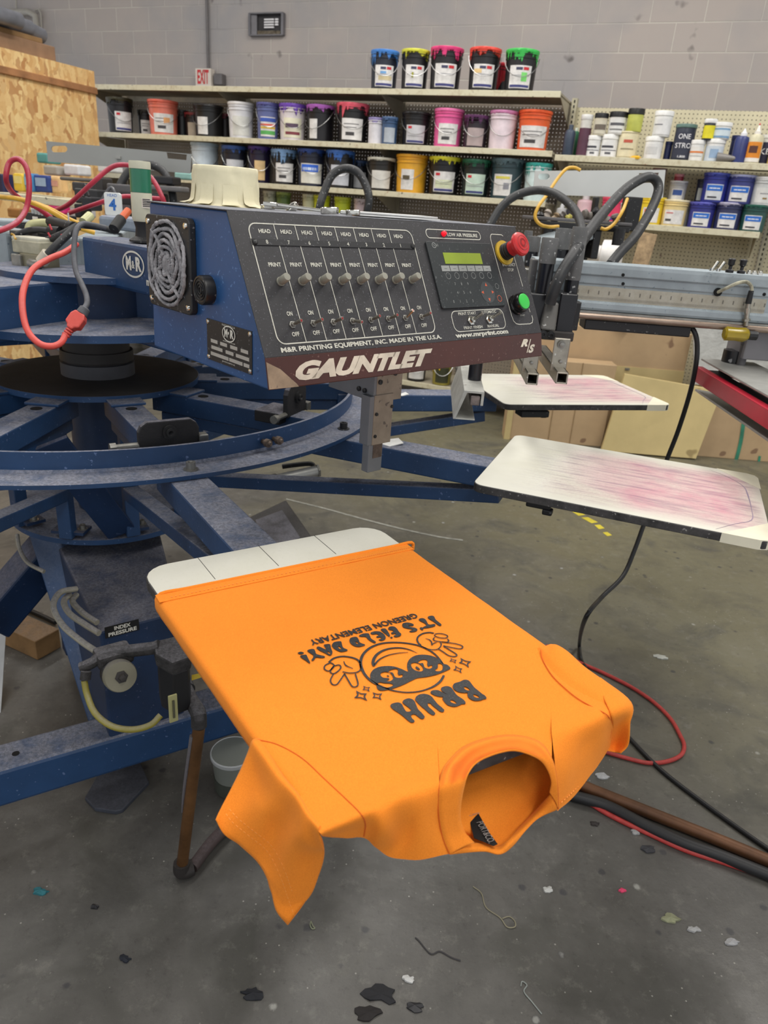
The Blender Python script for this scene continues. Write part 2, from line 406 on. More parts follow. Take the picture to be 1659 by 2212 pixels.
# things stored on the partition's top
KR = mat('brown kraft paper', (158, 124, 96), .8, var=.18, vscale=4)
KR2 = mat('dark kraft cardboard', (150, 116, 76), .8, var=.1)
xa = (ycam @ onp(125, 120)).x; hc_ = onp(122, 101).z-zt0
tag(MB().box(MP, 3.0, .30, hc_, (xa+1.5, -.17, zt0+hc_/2)).build('cardboard_carton', KR, bevel=.006), 'long brown cardboard carton lying on top of the strand board partition', 'carton')
xb = (ycam @ onp(99, 90)).x; hs_ = onp(98, 83).z-zt0-hc_
tag(MB().box(MP, 3.0, .34, hs_, (xb+1.5, -.2, zt0+hc_+hs_/2)).build('cardboard_sheet', KR2, bevel=.004), 'flattened darker cardboard lying over the long brown carton', 'cardboard')
DUCT = mat('grey plastic duct hose', (128, 130, 138), .35, var=.15, metal=.3)
for i, pts in enumerate([[(-30, 22), (20, 40), (60, 62), (92, 84)], [(-30, 34), (10, 46), (40, 60), (66, 80)], [(-30, 46), (0, 54), (25, 64), (45, 76)]]):
    P3 = [onp(x, y, -.2+.12*i) for x, y in pts]; P3 = [Vector((p.x, p.y, max(p.z, zt0+hc_+hs_+.05))) for p in P3]
    tag(MB().tube(P3, .05, 14, smooth=6).build('duct_hose', DUCT, smooth=True),
        ['grey hose arching highest over the carton, next to the wall pipe', 'grey hose lying between the two other hoses on the carton', 'lowest and leftmost shiny grey hose on the carton'][i], 'hose', 'hoses on top of the partition')
def onw(x, y, off=0): return atp(x, y, PW-NW*off, NW)
PIPE = mat('pale painted pipe', (172, 168, 160), .5, var=.08)
t = tag(MB().tube([onw(-60, 30, .08), onw(20, 27, .08), onw(62, 26, .08), onw(76, 34, .08), onw(80, 60, .08), onw(84, 110, .08), onw(86, 150, .08)], .032, 12).build('wall_pipe', PIPE, smooth=True), 'thick pale pipe bending down the block wall above the partition', 'pipe')
tag(MB().tube([onw(34, -20, .05), onw(35, 18, .05)], .01, 8).build('pipe_hanger', PIPE, smooth=True), 'thin rod rising from the thick pale wall pipe', 'rod')
tag(MB().tube([onw(76, 22, .04), onw(84, 20, .04), onw(88, 30, .04), onw(92, 120, .04)], .011, 8).build('thin_conduit', PIPE, smooth=True), 'thin pale conduit hugging the wall beside the thick pipe', 'conduit')
GC = mat('grey conduit', (112, 108, 108), .5, metal=.2)
tag(MB().tube([onw(446, -25, .03), onw(450, 150, .03)], .014, 10).build('wall_conduit', GC, smooth=True), 'straight grey conduit running down the wall to the exit sign', 'conduit')
# exit sign
ex = onw(443, 169, .06); MEX = frame(ex, TW)
t = thing('exit_sign', 'white EXIT sign with red letters above the shelving', 'sign', ex-Vector((0, 0, .12)))
WHT = mat('off white plastic', (226, 216, 204), .5, var=.05)
RED = mat('red sign enamel', (214, 44, 52), .5)
MB().box(MEX, .185, .07, .16, (0, 0, 0)).build('housing', WHT, t, bevel=.006)
MX2 = MEX @ Matrix.Rotation(pi/2, 4, 'X')
text_fit(MB(), 'EXIT', .115, .135, MX2 @ Matrix.Translation((0, 0, .037)), off=.005).build('letters', RED, t)
tag(MB().box(MEX, .10, .08, .10, (.16, .02, -.01)).build('junction_box', GC, bevel=.01), 'small grey junction box on the wall right of the exit sign', 'box')
# wall vent opening
v0, v1, v2, v3 = onw(541, 30, .02), onw(612, 27, .02), onw(611, 78, .02), onw(542, 77, .02)
vx = (v1-v0).length; vz = (v0-v3).length; MV = frame((v0+v1+v2+v3)/4, TW)
t = thing('wall_vent', 'rectangular metal wall vent with bright louvre slats', 'vent', (v0+v2)/2-Vector((0, 0, vz/2)))
GV = mat('vent sheet metal', (118, 116, 120), .45, metal=.3)
m = MB()
for s_, w_, h_, cx, cz in ((1, vx, .012, 0, vz/2), (1, vx, .012, 0, -vz/2), (1, .012, vz, -vx/2, 0), (1, .012, vz, vx/2, 0)): m.box(MV, w_+.012, .05, h_+.0, (cx, 0, cz))
m.build('frame', GV, t, bevel=.002)
MB().prism(MV, [(-vx/2, -.012), (-vx/2+.07, .0), (-vx/2+.07, .012), (-vx/2, .012)], -vz/2, vz/2).build('hood_side', GV, t)
MB().box(MV, vx, .006, vz, (0, .02, 0)).build('backing', mat('dark recess', (60, 58, 60), .8), t)
for i in range(4):
    MB().box(MV, .105, .012, .013, (.022, .008, .042-i*.021)).build('louvre', mat('white louvre', (232, 230, 232), .4), t)
    if i < 3: MB().box(MV, .034, .012, .014, (.105, .008, .042-i*.021)).build('louvre', mat('white louvre', (0, 0, 0)), t)
MB().grid([[MV @ Vector((-.1+.05*i, .01-.02*abs(sin(i*2.1+k)), -.09+.02*k)) for i in range(6)] for k in range(3)], 3, 3).build('nest_debris', mat('dry nest debris', (118, 108, 92), .9, var=.3, vscale=60), t, smooth=True)

# ---------------------------------------------------------------- shelving
P0 = atd(1110, 188, 4.7); SF = frame(Vector((P0.x, P0.y, 0)), TW); SFI = SF.inverted()
def sa(x, y, b=0): q = SFI @ atp(x, y, P0+NW*b, NW); return q
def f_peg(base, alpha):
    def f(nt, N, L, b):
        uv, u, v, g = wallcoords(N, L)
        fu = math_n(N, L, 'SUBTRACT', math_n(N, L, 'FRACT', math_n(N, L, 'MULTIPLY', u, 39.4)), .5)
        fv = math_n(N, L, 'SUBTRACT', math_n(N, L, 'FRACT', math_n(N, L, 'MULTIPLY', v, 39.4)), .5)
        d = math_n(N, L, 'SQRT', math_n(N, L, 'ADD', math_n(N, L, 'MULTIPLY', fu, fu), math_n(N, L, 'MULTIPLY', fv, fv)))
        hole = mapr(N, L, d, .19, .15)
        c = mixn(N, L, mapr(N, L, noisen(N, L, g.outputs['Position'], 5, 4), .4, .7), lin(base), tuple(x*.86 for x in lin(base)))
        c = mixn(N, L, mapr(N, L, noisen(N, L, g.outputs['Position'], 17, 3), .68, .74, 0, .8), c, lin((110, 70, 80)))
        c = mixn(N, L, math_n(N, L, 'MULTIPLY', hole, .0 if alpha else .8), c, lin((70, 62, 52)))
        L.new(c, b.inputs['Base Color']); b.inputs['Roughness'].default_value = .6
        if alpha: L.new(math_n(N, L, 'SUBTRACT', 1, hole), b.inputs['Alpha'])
    return f
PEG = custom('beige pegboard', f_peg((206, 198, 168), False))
PEGL = custom('shade darkened pegboard with open holes', f_peg((150, 140, 126), True))  # beige board of the left bays, shade under the shelves put into its colour
def f_lip(nt, N, L, b):
    g = N.new('ShaderNodeNewGeometry'); P = g.outputs['Position']
    c = lin((206, 200, 174))+(1,)
    n = noisen(N, L, P, 6, 3, .6)
    c = mixn(N, L, mapr(N, L, noisen(N, L, P, 28, 5, .7), .5, .72), c, lin((176, 164, 134)))
    for i, (col, sc, th) in enumerate((((60, 70, 110), 37, .70), ((150, 70, 50), 31, .69), ((70, 120, 60), 41, .71), ((50, 46, 44), 24, .69), ((210, 160, 50), 19, .72))):
        mp = N.new('ShaderNodeMapping'); L.new(P, mp.inputs[0]); mp.inputs['Location'].default_value = (i*3.1, i*1.7, i*.9)
        c = mixn(N, L, mapr(N, L, noisen(N, L, mp.outputs[0], sc, 4, .6), th, th+.02, 0, .75), c, lin(col))
    L.new(c, b.inputs['Base Color']); b.inputs['Roughness'].default_value = .5
LIP = custom('paint spotted cream shelf enamel', f_lip)
CREAM = mat('cream enamel', (190, 184, 160), .5, var=.06)
UNDER = mat('dull cream underside', (170, 162, 142), .6, var=.08)
aL, aR = sa(172, 190).x, sa(1213, 192).x
seams = [aL, sa(459, 190).x, sa(817, 192).x, aR]
ZS = [sa(700, 192).z+.002, sa(700, 307).z, sa(900, 419).z, sa(680, 431, .1).z-.175, .16]
AR0, AR1 = sa(1198, 340).x, sa(1900, 360).x
ZR = [sa(1430, 346).z, sa(1550, 497).z]
sh = thing('gondola_shelving', 'long cream steel shelving with paint-spotted shelf edges along the wall', 'shelving', SF @ Vector((aL, .3, 0)))
def shelf(parent, a0, a1, z, depth, b0=0):
    s = MB().box(SF, a1-a0-.004, depth, .012, ((a0+a1)/2, b0+depth/2+.003, z-.006)).build('shelf', UNDER, parent)
    MB().box(SF, a1-a0-.002, .014, .036, ((a0+a1)/2, b0+.005, z-.012)).build('front_lip', LIP, s, bevel=.002)
    return s
def bracket(parent, a, z, depth, b0=0):
    MB().prism(SF @ Matrix.Translation((a, 0, 0)), [(b0+.03, z-.013), (b0+depth, z-.013), (b0+depth, z-.15), (b0+depth-.05, z-.14)], -.0015, .0015, ax='x').build('bracket', UNDER, parent, solid=.003)
DB = .50
MB().box(SF, sa(540, 217, .46).x-sa(275, 214, .46).x, .012, .035, ((sa(540, 217, .46).x+sa(275, 214, .46).x)/2, .46, sa(400, 216, .46).z)).build('gap_light_strip', mat('cream gap light', (232, 226, 206), .4), sh)  # added strip, its cream stands for light through the gap below the top shelf
for i in range(3):
    for k, z in enumerate(ZS):
        shelf(sh, seams[i] + (.04 if (k == 1 and i == 0) else 0), seams[i+1], z, DB-.02 if k < 4 else DB)
for i, a in enumerate(seams):
    MB().box(SF, .03, .06, 2.17, (a, DB+.02, 1.085)).build('upright', UNDER, sh)
    for z in ZS[:4]: bracket(sh, a+(.01 if i == 0 else -.01 if i == 3 else 0), z, DB-.02)
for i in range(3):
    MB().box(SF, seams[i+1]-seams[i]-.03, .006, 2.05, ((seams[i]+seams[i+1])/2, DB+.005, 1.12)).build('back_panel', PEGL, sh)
sr = thing('gondola_shelving', 'right section of shelving with beige pegboard back and two shelves', 'shelving', SF @ Vector(((AR0+AR1)/2, .3, 0)))
aU = sa(1648, 520, .32).x
zpt = sa(1430, 236, .42).z
a_s = sa(1240, 235, .42).x
MB().box(SF, aU-a_s, .006, zpt-.12, ((aU+a_s)/2, .42, (zpt+.12)/2)).build('back_panel', PEG, sr)
MB().box(SF, AR1-aU-.04, .006, zpt-.02-.12, ((AR1+aU+.04)/2, .425, (zpt+.1)/2)).build('back_panel', PEG, sr)
shelf(sr, AR0, AR1, ZR[0], .40)
aR2a, aR2b = AR0+.01, sa(1643, 500).x
shelf(sr, aR2a, aR2b, ZR[1], .40)
UP = mat('slotted upright enamel', (176, 170, 146), .5)
for a, zt_ in ((a_s+.005, sa(1252, 214, .42).z), (aU+.02, ZR[0]-.05)):
    MB().box(SF, .035, .05, zt_, (a, .40, zt_/2)).build('upright', UP, sr)
    for k in range(28 if a > 1.5 else 60):
        z_ = (zt_-.02-k*.031)
        if z_ > .9: MB().box(SF, .008, .004, .016, (a, .374, z_)).build('slot', mat('slot shadow black', (30, 28, 26), .9), sr) if (a > aU or k < 16) and k < 40 else None
for a in (aR2a, aR2b-.01): bracket(sr, a, ZR[1], .39)
for z_ in (ZR[0],): bracket(sr, AR0+.012, z_, .39)

# ---------------------------------------------------------------- containers
PL = {}
def plast(c, r=.4, **k):
    key = ('p',)+tuple(c)
    if key not in PL: PL[key] = mat('plastic %d %d %d' % tuple(c), c, r, var=.1, vscale=14, bump=.06, **k)
    return PL[key]
PAPER = mat('paper label', (226, 224, 222), .6, var=.12, vscale=30)
WIRE = mat('galvanised wire', (165, 165, 165), .3, metal=.9)
def put(x0, x1, z, b):
    cx = (x0+x1)/2; r = .09
    for _ in range(4):
        P = atp(cx, 300, P0+NW*(b+r), NW); P = atp(cx, 1106-(P-CAM).dot(U)/dep(P)*FPX, P0+NW*(b+r), NW)
        P.z = z; d_ = dep(P); q = (P-CAM).dot(U)/d_*FPX; P2 = atp(cx, 1106-q, P0+NW*(b+r), NW); P = P2; P.z = z
        r = (x1-x0)/2*dep(P)/FPX
    return P, r
def toward(P): d = CAM-P; return math.atan2(d.y, d.x)
def pail(x0, x1, yt, yb, z, b, body, rim, label, lab=(1, (226, 224, 222)), band=None, yaw=0, handle=True, drip=.5, group=None, taper=.86, lw=.75, zoff=0, name='ink_pail', lid=None):
    P, r = put(x0, x1, z, b); P = P+Vector((0, 0, zoff))
    h = (yb-yt)*dep(P)/FPX/cos(.38)*.97
    t = thing(name, label, 'pail' if name == 'ink_pail' else 'tub', P, group)
    a = toward(P)+yaw; M = Matrix.Translation(P) @ Matrix.Rotation(a, 4, 'Z')
    rb = r*taper; R_ = lambda s_: rb+(r*.94-rb)*s_
    MB().lathe(M, [(rb*.9, 0), (rb, .006), (R_(.8), h*.78), (R_(.8)+.005, h*.785), (R_(.82)+.005, h*.80), (R_(.84), h*.81), (R_(.9), h*.87), (R_(.9)+.005, h*.875), (R_(.92)+.005, h*.89), (R_(1), h*.9), (R_(1), h*.97)], 28).build('body', plast(body), t, smooth=30)
    rs = random.random()*6
    def fn(rr, zz, an, i):
        if i == 0: return rr, zz-h*drip*(max(0, noise.noise(Vector((cos(an)*3+rs, sin(an)*3, rs))))*.35+max(0, noise.noise(Vector((cos(an)*9+rs, sin(an)*9, rs))))*.45)
        return rr+.0015*noise.noise(Vector((cos(an)*6, sin(an)*6, i+rs))), zz
    MB().lathe(M, [(r*.955, h*.93), (r*.985, h*.93), (r, h*.945), (r, h*.99), (r*.985, h), (r*.93, h*1.0), (r*.91, h*.985), (0.0001, h*.985)], 72, fn=fn).build('rim', plast(rim, .45), t, smooth=30)
    if lab:
        w2 = lw; z0, z1 = h*.1, h*.62
        L_ = MB().lathe(M, [(rb+(r*.94-rb)*.12+.0012, z0), (rb+(r*.94-rb)*.64+.0012, z1)], 12, -w2, w2).build('label', plast(lab[1], .6) if tuple(lab[1]) != (226, 224, 222) else PAPER, t, smooth=True)
        if band:
            for (q0, q1, s0, s1, col) in band:
                k0, k1 = z0+(z1-z0)*q0, z0+(z1-z0)*q1
                f_ = lambda zz: rb+(r*.94-rb)*(zz/h)+.0022
                MB().lathe(M, [(f_(k0)+.0003, k0), (f_(k1)+.0003, k1)], 8, -w2+2*w2*s0, -w2+2*w2*s1).build('label_print', plast(col, .6), L_, smooth=True)
    if handle:
        pts = [M @ Vector((r*1.03*cos(q)*(1), r*1.03*sin(q), h*.84-h*.55*sin((q+pi/2))*.9)) for q in [(-pi/2+pi*k/12) for k in range(13)]]
        hd = MB().tube(pts, .0022, 6).build('handle', WIRE, t, smooth=True)
    return t
BND = [(.80, .93, .62, .86, (196, 40, 50)), (.80, .92, .30, .58, (60, 62, 90)), (.04, .15, .05, .95, (56, 60, 120)), (.55, .58, .1, .9, (160, 160, 165))]
BND2 = [(.80, .93, .10, .30, (196, 40, 50)), (.04, .15, .05, .95, (56, 60, 120)), (.38, .41, .1, .9, (160, 160, 165))]
BLU = [(.58, .94, .04, .96, (40, 110, 205)), (.12, .22, .15, .7, (50, 50, 60)), (.7, .78, .2, .8, (225, 232, 245))]
TXT = [(.72, .76, .1, .8, (120, 118, 120)), (.56, .6, .1, .7, (120, 118, 120)), (.2, .36, .2, .6, (70, 68, 70))]
K = (28, 27, 30)
G1 = 'ink pails on the top shelf'; G2 = 'ink pails on the second shelf'; G3 = 'ink pails on the third shelf'
z1, z2, z3 = ZS[0], ZS[1], ZS[2]
pail(797, 858, 115, 187, z1, .02, (30, 36, 50), (66, 128, 205), 'black pail streaked with blue ink, leftmost on the top shelf', band=BND+[(.3, .5, .2, .9, (214, 200, 160)), (.6, .72, .3, .6, (110, 160, 210))], drip=1.4, group=G1)
pail(862, 923, 113, 187, z1, .02, K, (206, 206, 62), 'black pail with a yellow rim on the top shelf', band=BND+[(.42, .66, .35, .45, (150, 150, 40))], drip=.7, group=G1)
pail(923, 994, 110, 189, z1, .02, K, (226, 62, 126), 'black pail with a hot pink rim on the top shelf', band=BND, drip=.8, group=G1)
pail(1006, 1074, 109, 188, z1, .02, K, (224, 72, 58), 'black pail with a dripping orange red rim on the top shelf', band=BND+[(.62, .8, .02, .4, (226, 196, 140))], drip=.8, group=G1)
pail(1052, 1090, 125, 186, z1, .22, K, (222, 44, 66), 'black pail with red ink, half hidden behind the orange red one', lab=None, drip=2.5, group=G1, handle=False)
pail(1083, 1154, 112, 189, z1, .02, K, (60, 190, 84), 'black pail with a bright green rim, rightmost on the top shelf', band=BND+[(.3, .7, .55, .8, (120, 210, 110))], drip=.9, group=G1)

pail(235, 290, 224, 290, z2, .02, K, (60, 56, 34), 'black pail with a yellow smeared rim, leftmost on the second shelf', band=BND2, group=G2, yaw=.3)
pail(300, 334, 238, 287, z2, .2, K, (44, 42, 36), 'black pail set back between the leftmost pail and the coral one', band=TXT, group=G2, handle=False)
pail(323, 387, 228, 293, z2, .02, (226, 122, 102), (232, 112, 92), 'coral pink pail with a white label on the second shelf', band=TXT+[(.5, .8, .5, .8, (232, 170, 110))], group=G2, drip=.1)
pail(382, 408, 236, 288, z2, .22, K, (40, 38, 36), 'black pail hidden right behind the coral pail', lab=None, group=G2, handle=False)
pail(400, 438, 240, 288, z2, .2, (44, 34, 34), (150, 56, 60), 'dark pail with a dull red rim and tan label, behind the big black one', lab=(1, (206, 190, 170)), group=G2, handle=False)
pail(420, 483, 233, 293, z2, .02, (22, 22, 24), K, 'plain black pail with a small white sticker at its left', lab=(1, (226, 224, 222)), lw=.42, yaw=-.5, group=G2, drip=0)
pail(474, 500, 243, 292, z2, .22, (36, 32, 34), (120, 44, 60), 'dark pail with a red stained rim hidden left of the white pail', lab=None, group=G2, handle=False)
pail(493, 549, 231, 298, z2, .02, (226, 226, 230), (232, 230, 230), 'plain white pail on the second shelf', lab=(1, (214, 214, 208)), group=G2, drip=.05)
pail(554, 603, 232, 300, z2, .02, (98, 108, 160), (86, 88, 150), 'violet blue pail with a rainbow striped label', band=[(.1, .3, 0, 1, (90, 170, 90)), (.4, .5, 0, 1, (236, 200, 70)), (.55, .65, 0, 1, (222, 100, 80)), (.75, .95, 0, 1, (60, 90, 180))], group=G2, drip=.5)
pail(602, 661, 235, 303, z2, .02, (222, 214, 216), (120, 80, 190), 'white pail with a purple and red rim and scrawled letters', lab=(1, (228, 224, 200)), band=[(.5, .72, .1, .8, (90, 70, 90)), (.15, .3, .1, .9, (130, 60, 70))], group=G2, drip=.8)
pail(660, 722, 236, 304, z2, .02, (24, 22, 26), (176, 100, 190), 'black pail with an orchid purple rim and narrow label', lw=.35, yaw=-.6, group=G2, drip=.5)
pail(724, 794, 233, 307, z2, .02, K, (236, 96, 116), 'black pail with a coral pink smeared rim on the second shelf', lab=(1, (232, 230, 228)), band=TXT, group=G2, drip=.9)
pail(790, 838, 246, 298, z2, .22, (34, 28, 36), (84, 50, 84), 'dark pail behind the two small tubs', lab=None, group=G2, handle=False)
pail(793, 828, 257, 307, z2, .03, (224, 222, 228), (150, 140, 190), 'small white tub with a lilac rim beside the small blue tub', lab=None, group=G2, handle=False, name='ink_tub', taper=.9)
pail(822, 857, 256, 308, z2, .02, (62, 90, 128), (80, 108, 150), 'small slate blue tub with a grey label', lab=(1, (176, 184, 194)), group=G2, handle=False, name='ink_tub', taper=.9)
pail(864, 926, 248, 311, z2, .03, (26, 25, 27), (30, 29, 31), 'black pail with grey label between the blue tub and pink pail', lab=(1, (200, 200, 204)), band=BND2, group=G2, drip=.1)
pail(932, 996, 244, 315, z2, .02, (232, 98, 160), (240, 120, 176), 'bright pink pail with a white label', band=TXT, group=G2, drip=.1)
pail(996, 1051, 252, 314, z2, .03, (40, 30, 40), (96, 50, 96), 'dark pail with a plum rim between the pink and white pails', lab=(1, (176, 160, 160)), group=G2, drip=.9)
pail(1050, 1111, 247, 319, z2, .02, (228, 212, 220), (206, 130, 176), 'white pail with a pink rim and tan sticker', lab=None, band=None, group=G2, drip=.2)
pail(1111, 1182, 245, 320, z2, .02, (232, 98, 48), (236, 92, 42), 'orange pail with a large white label, rightmost of its shelf', band=TXT, lw=.95, group=G2, drip=.1)

pail(414, 474, 329, 398, z3, .04, (206, 220, 232), (190, 212, 232), 'pale blue pail partly behind the tape wrapped cylinder', lab=None, group=G3, drip=.1)
pail(480, 536, 331, 398, z3, .03, (26, 28, 44), (54, 90, 160), 'black pail with a blue rim just right of the tape wrapped cylinder', lab=(1, (206, 208, 214)), group=G3, drip=.6)
pail(536, 586, 333, 402, z3, .03, (30, 22, 52), (64, 40, 120), 'deep purple pail on the third shelf', lab=(1, (222, 190, 140)), lw=.5, group=G3, drip=.5)
pail(585, 643, 336, 402, z3, .02, K, (120, 156, 200), 'black pail with pale blue drips and a white label', band=TXT, group=G3, drip=.9)
pail(641, 702, 336, 406, z3, .02, (34, 38, 56), (40, 70, 140), 'pail with a bright blue and white label on the third shelf', lab=(1, (226, 224, 214)), lw=.9, band=[(.58, .95, .04, .8, (48, 104, 214)), (.66, .8, .1, .74, (210, 224, 245))], group=G3, drip=.4)
pail(702, 764, 336, 407, z3, .02, K, (62, 110, 190), 'black pail with a blue rim behind the looped black hose', lab=(1, (196, 198, 206)), group=G3, drip=.8)
pail(755, 796, 346, 402, z3, .2, (22, 26, 36), (50, 76, 120), 'black pail set back right of the looped black hose', lab=(1, (190, 192, 196)), group=G3, handle=False)
pail(790, 852, 345, 408, z3, .02, (38, 36, 34), (206, 204, 190), 'black pail with an off white crusted rim', lab=(1, (214, 212, 206)), group=G3, drip=.2)
pail(851, 921, 346, 418, z3, .02, (232, 172, 48), (236, 170, 44), 'yellow orange pail with a small white sticker', lw=.45, yaw=-.3, band=[(.5, .7, .15, .7, (90, 80, 60))], group=G3, drip=.1)
pail(921, 991, 349, 421, z3, .02, K, (220, 214, 50), 'black pail with a lemon yellow rim on the third shelf', band=BND2+[(.2, .6, .1, .9, (216, 222, 190))], group=G3, drip=.5)
pail(991, 1055, 354, 425, z3, .02, (22, 32, 30), (30, 92, 66), 'black pail with a dark green rim and greenish label', lab=(1, (196, 216, 200)), band=BND2, group=G3, drip=.6)
pail(1053, 1126, 357, 433, z3, .02, (52, 72, 78), (88, 110, 118), 'dark slate teal pail with a white label', band=[(.78, .9, .1, .9, (216, 206, 90)), (.3, .6, .6, .9, (150, 150, 160))], lw=.6, yaw=-.3, group=G3, drip=.4)
pail(1126, 1183, 364, 436, z3, .02, (206, 224, 224), (60, 170, 160), 'white pail with a turquoise rim behind the grey head cover', lab=None, group=G3, drip=1.2)
# fourth shelf: tops showing above the console
z4 = ZS[3]
for x0, x1, yt, c, r_, lb in ((568, 598, 424, (170, 172, 150), (196, 196, 180), 'grey green tub leftmost of the low tubs'), (596, 628, 426, (96, 120, 60), (150, 170, 90), 'olive green tub on the low shelf'),
        (652, 680, 429, (206, 206, 170), (214, 214, 190), 'cream tub on the low shelf'), (676, 712, 430, (206, 214, 40), (214, 220, 60), 'yellow tub left of the hose foot'),
        (720, 757, 432, (196, 210, 40), (206, 216, 70), 'lime yellow tub right of the other yellow one'), (762, 788, 440, (206, 186, 190), (214, 200, 204), 'pale pink tub at the right of the low tubs')):
    P, r = put(x0, x1, z4, .1)
    yb_ = yt+55; pail(x0, x1, yt, yb_, z4, .1, c, r_, lb+', behind the console', lab=None, handle=False, group='tubs on the low shelf behind the console', name='ink_tub', zoff=0)
# ---------------------------------------------------------------- jars, cans and bottles on the right section
def jar(x0, x1, yt, yb, z, b, body, lid, label, cat='jar', name='ink_jar', lab=None, band=None, group=None, zoff=0, lidh=.16, lw=1.1, neck=None, yaw=0, nozzle=None, liquid=None):
    P, r = put(x0, x1, z, b); P = P+Vector((0, 0, zoff)); h = (yb-yt)*dep(P)/FPX/cos(.38)*.97
    t = thing(name, label, cat, P, group); a = toward(P)+yaw; M = Matrix.Translation(P) @ Matrix.Rotation(a, 4, 'Z')
    if neck:                                   # bottle: shoulder and narrow neck
        hb = h*neck
        MB().lathe(M, [(r*.92, 0), (r, .005), (r, hb*.86), (r*.85, hb*.95), (r*.42, hb), (r*.36, hb+.004)], 24).build('body', plast(body), t, smooth=30)
        c = MB()
        if nozzle: c.lathe(M, [(r*.42, hb), (r*.42, hb+.015), (r*.3, hb+.02), (r*.08, h*.98), (0, h)], 16)
        else: c.lathe(M, [(r*.44, hb-.002), (r*.44, h*.99), (r*.4, h)], 16)
        c.build('nozzle' if nozzle else 'cap', plast(lid), t, smooth=30)
        if nozzle and nozzle != lid: MB().lathe(M, [(r*.12, h*.96), (r*.14, h*.98), (0.0001, h*1.02)], 10).build('nozzle_cap', plast(nozzle), t, smooth=30)
        top = hb*.86
    else:
        top = h*(1-lidh)
        MB().lathe(M, [(r*.9, 0), (r*.93, .004), (r*.95, top-.004), (r*.93, top), (r*.93, h*.96)], 26).build('body', plast(body), t, smooth=30)
        MB().lathe(M, [(r*.97, top), (r, top+.002), (r, h-.004), (r*.97, h), (r*.9, h), (r*.88, h-.003), (0.0001, h-.003)], 28).build('lid', plast(lid), t, smooth=30)
    if liquid: MB().lathe(M, [(r*.97+.001, h*.05), (r*.97+.001, top*liquid[0])], 26).build('ink_band', plast(liquid[1]), t, smooth=True)
    if lab:
        q = r*.95+.0012 if not neck else r+.001
        L_ = MB().lathe(M, [(q, top*.1), (q, top*.86)], 14, -lw, lw).build('label', plast(lab, .6), t, smooth=True)
        for (q0, q1, s0, s1, col) in (band or []):
            MB().lathe(M, [(q+.001, top*(.1+.76*q0)), (q+.001, top*(.1+.76*q1))], 10, -lw+2*lw*s0, -lw+2*lw*s1).build('label_print', plast(col, .6), L_, smooth=True)
    return t, M, r, h
zr1, zr2 = ZR
GR1, GR2 = 'containers on the upper right shelf', 'containers on the lower right shelf'
W_, WL = (228, 228, 226), (236, 236, 234)
jar(1213, 1236, 271, 330, zr1, .05, (58, 70, 88), (70, 80, 96), 'slate blue squeeze bottle, leftmost on the right section', 'bottle', 'squeeze_bottle', neck=.86, group=GR1)
jar(1228, 1245, 272, 328, zr1, .16, (48, 110, 78), (206, 214, 200), 'thin green bottle half behind the slate bottle', 'bottle', 'squeeze_bottle', neck=.9, group=GR1)
jar(1243, 1268, 253, 331, zr1, .04, (206, 204, 198), W_, 'white bottle two thirds full of maroon ink', 'bottle', 'squeeze_bottle', liquid=(.78, (88, 52, 70)), lidh=.12, group=GR1)
TW_ = [(.6, .75, .05, .7, (60, 60, 70)), (.4, .46, .05, .9, (110, 110, 120)), (.15, .3, .3, .6, (90, 90, 96))]
def stack(lower, upper):
    a = jar(*lower[0], **lower[1]); h = a[3]
    u = dict(upper[1]); u['zoff'] = h; return jar(*upper[0], **u)
stack(((1263, 1293, 294, 335, zr1, .04, W_, WL, 'white jar under the black lidded cream jar'), dict(lab=(232, 232, 232), band=TW_, lidh=.2, group=GR1)),
      ((1271, 1300, 253, 294, zr1, .04, (206, 198, 176), (26, 26, 28), 'cream jar with a black lid standing on a white jar'), dict(lab=(206, 200, 182), band=[(.3, .7, .1, .9, (110, 100, 90))], lidh=.22, group=GR1)))
stack(((1293, 1331, 291, 335, zr1, .04, W_, WL, 'white jar under the black lidded white jar'), dict(lab=(232, 232, 232), band=TW_, lidh=.2, group=GR1)),
      ((1302, 1340, 249, 291, zr1, .04, (220, 218, 214), (24, 24, 26), 'white jar with a wide black lid standing on a white jar'), dict(lab=(226, 226, 224), band=[(.55, .75, .1, .9, (90, 90, 96)), (.2, .3, .1, .8, (120, 120, 120))], lidh=.24, group=GR1)))
stack(((1328, 1372, 286, 337, zr1, .04, (222, 212, 176), (214, 204, 170), 'cream can with ochre lettering under the lime jar'), dict(lab=(226, 216, 182), band=[(.7, .85, .3, .7, (196, 90, 70)), (.35, .42, .2, .8, (150, 140, 110))], lidh=.06, group=GR1)),
      ((1340, 1374, 244, 286, zr1, .04, (190, 194, 92), (30, 30, 28), 'lime yellow jar with a black lid on the cream can'), dict(lidh=.26, group=GR1)))
stack(((1387, 1426, 297, 341, zr1, .04, W_, WL, 'white jar at the bottom of the pair left of the dark can'), dict(lab=(226, 226, 226), band=[(.3, .8, .1, .7, (206, 206, 206))], lidh=.2, group=GR1)),
      ((1397, 1436, 250, 297, zr1, .04, W_, WL, 'white jar with speckles, upper of the pair left of the dark can'), dict(lab=(226, 226, 226), band=[(.6, .66, .05, .5, (110, 110, 120))], lidh=.2, group=GR1)))
jar(1430, 1446, 302, 340, zr1, .12, (34, 44, 90), (34, 44, 90), 'dark blue jar peeping out left of the slate can', group=GR1)
ct = jar(1446, 1490, 273, 342, zr1, .04, (44, 50, 66), (92, 120, 112), 'large dark slate can with white ONE STROKE lettering', 'can', 'ink_can', lidh=.1, lab=(46, 50, 68), group=GR1)
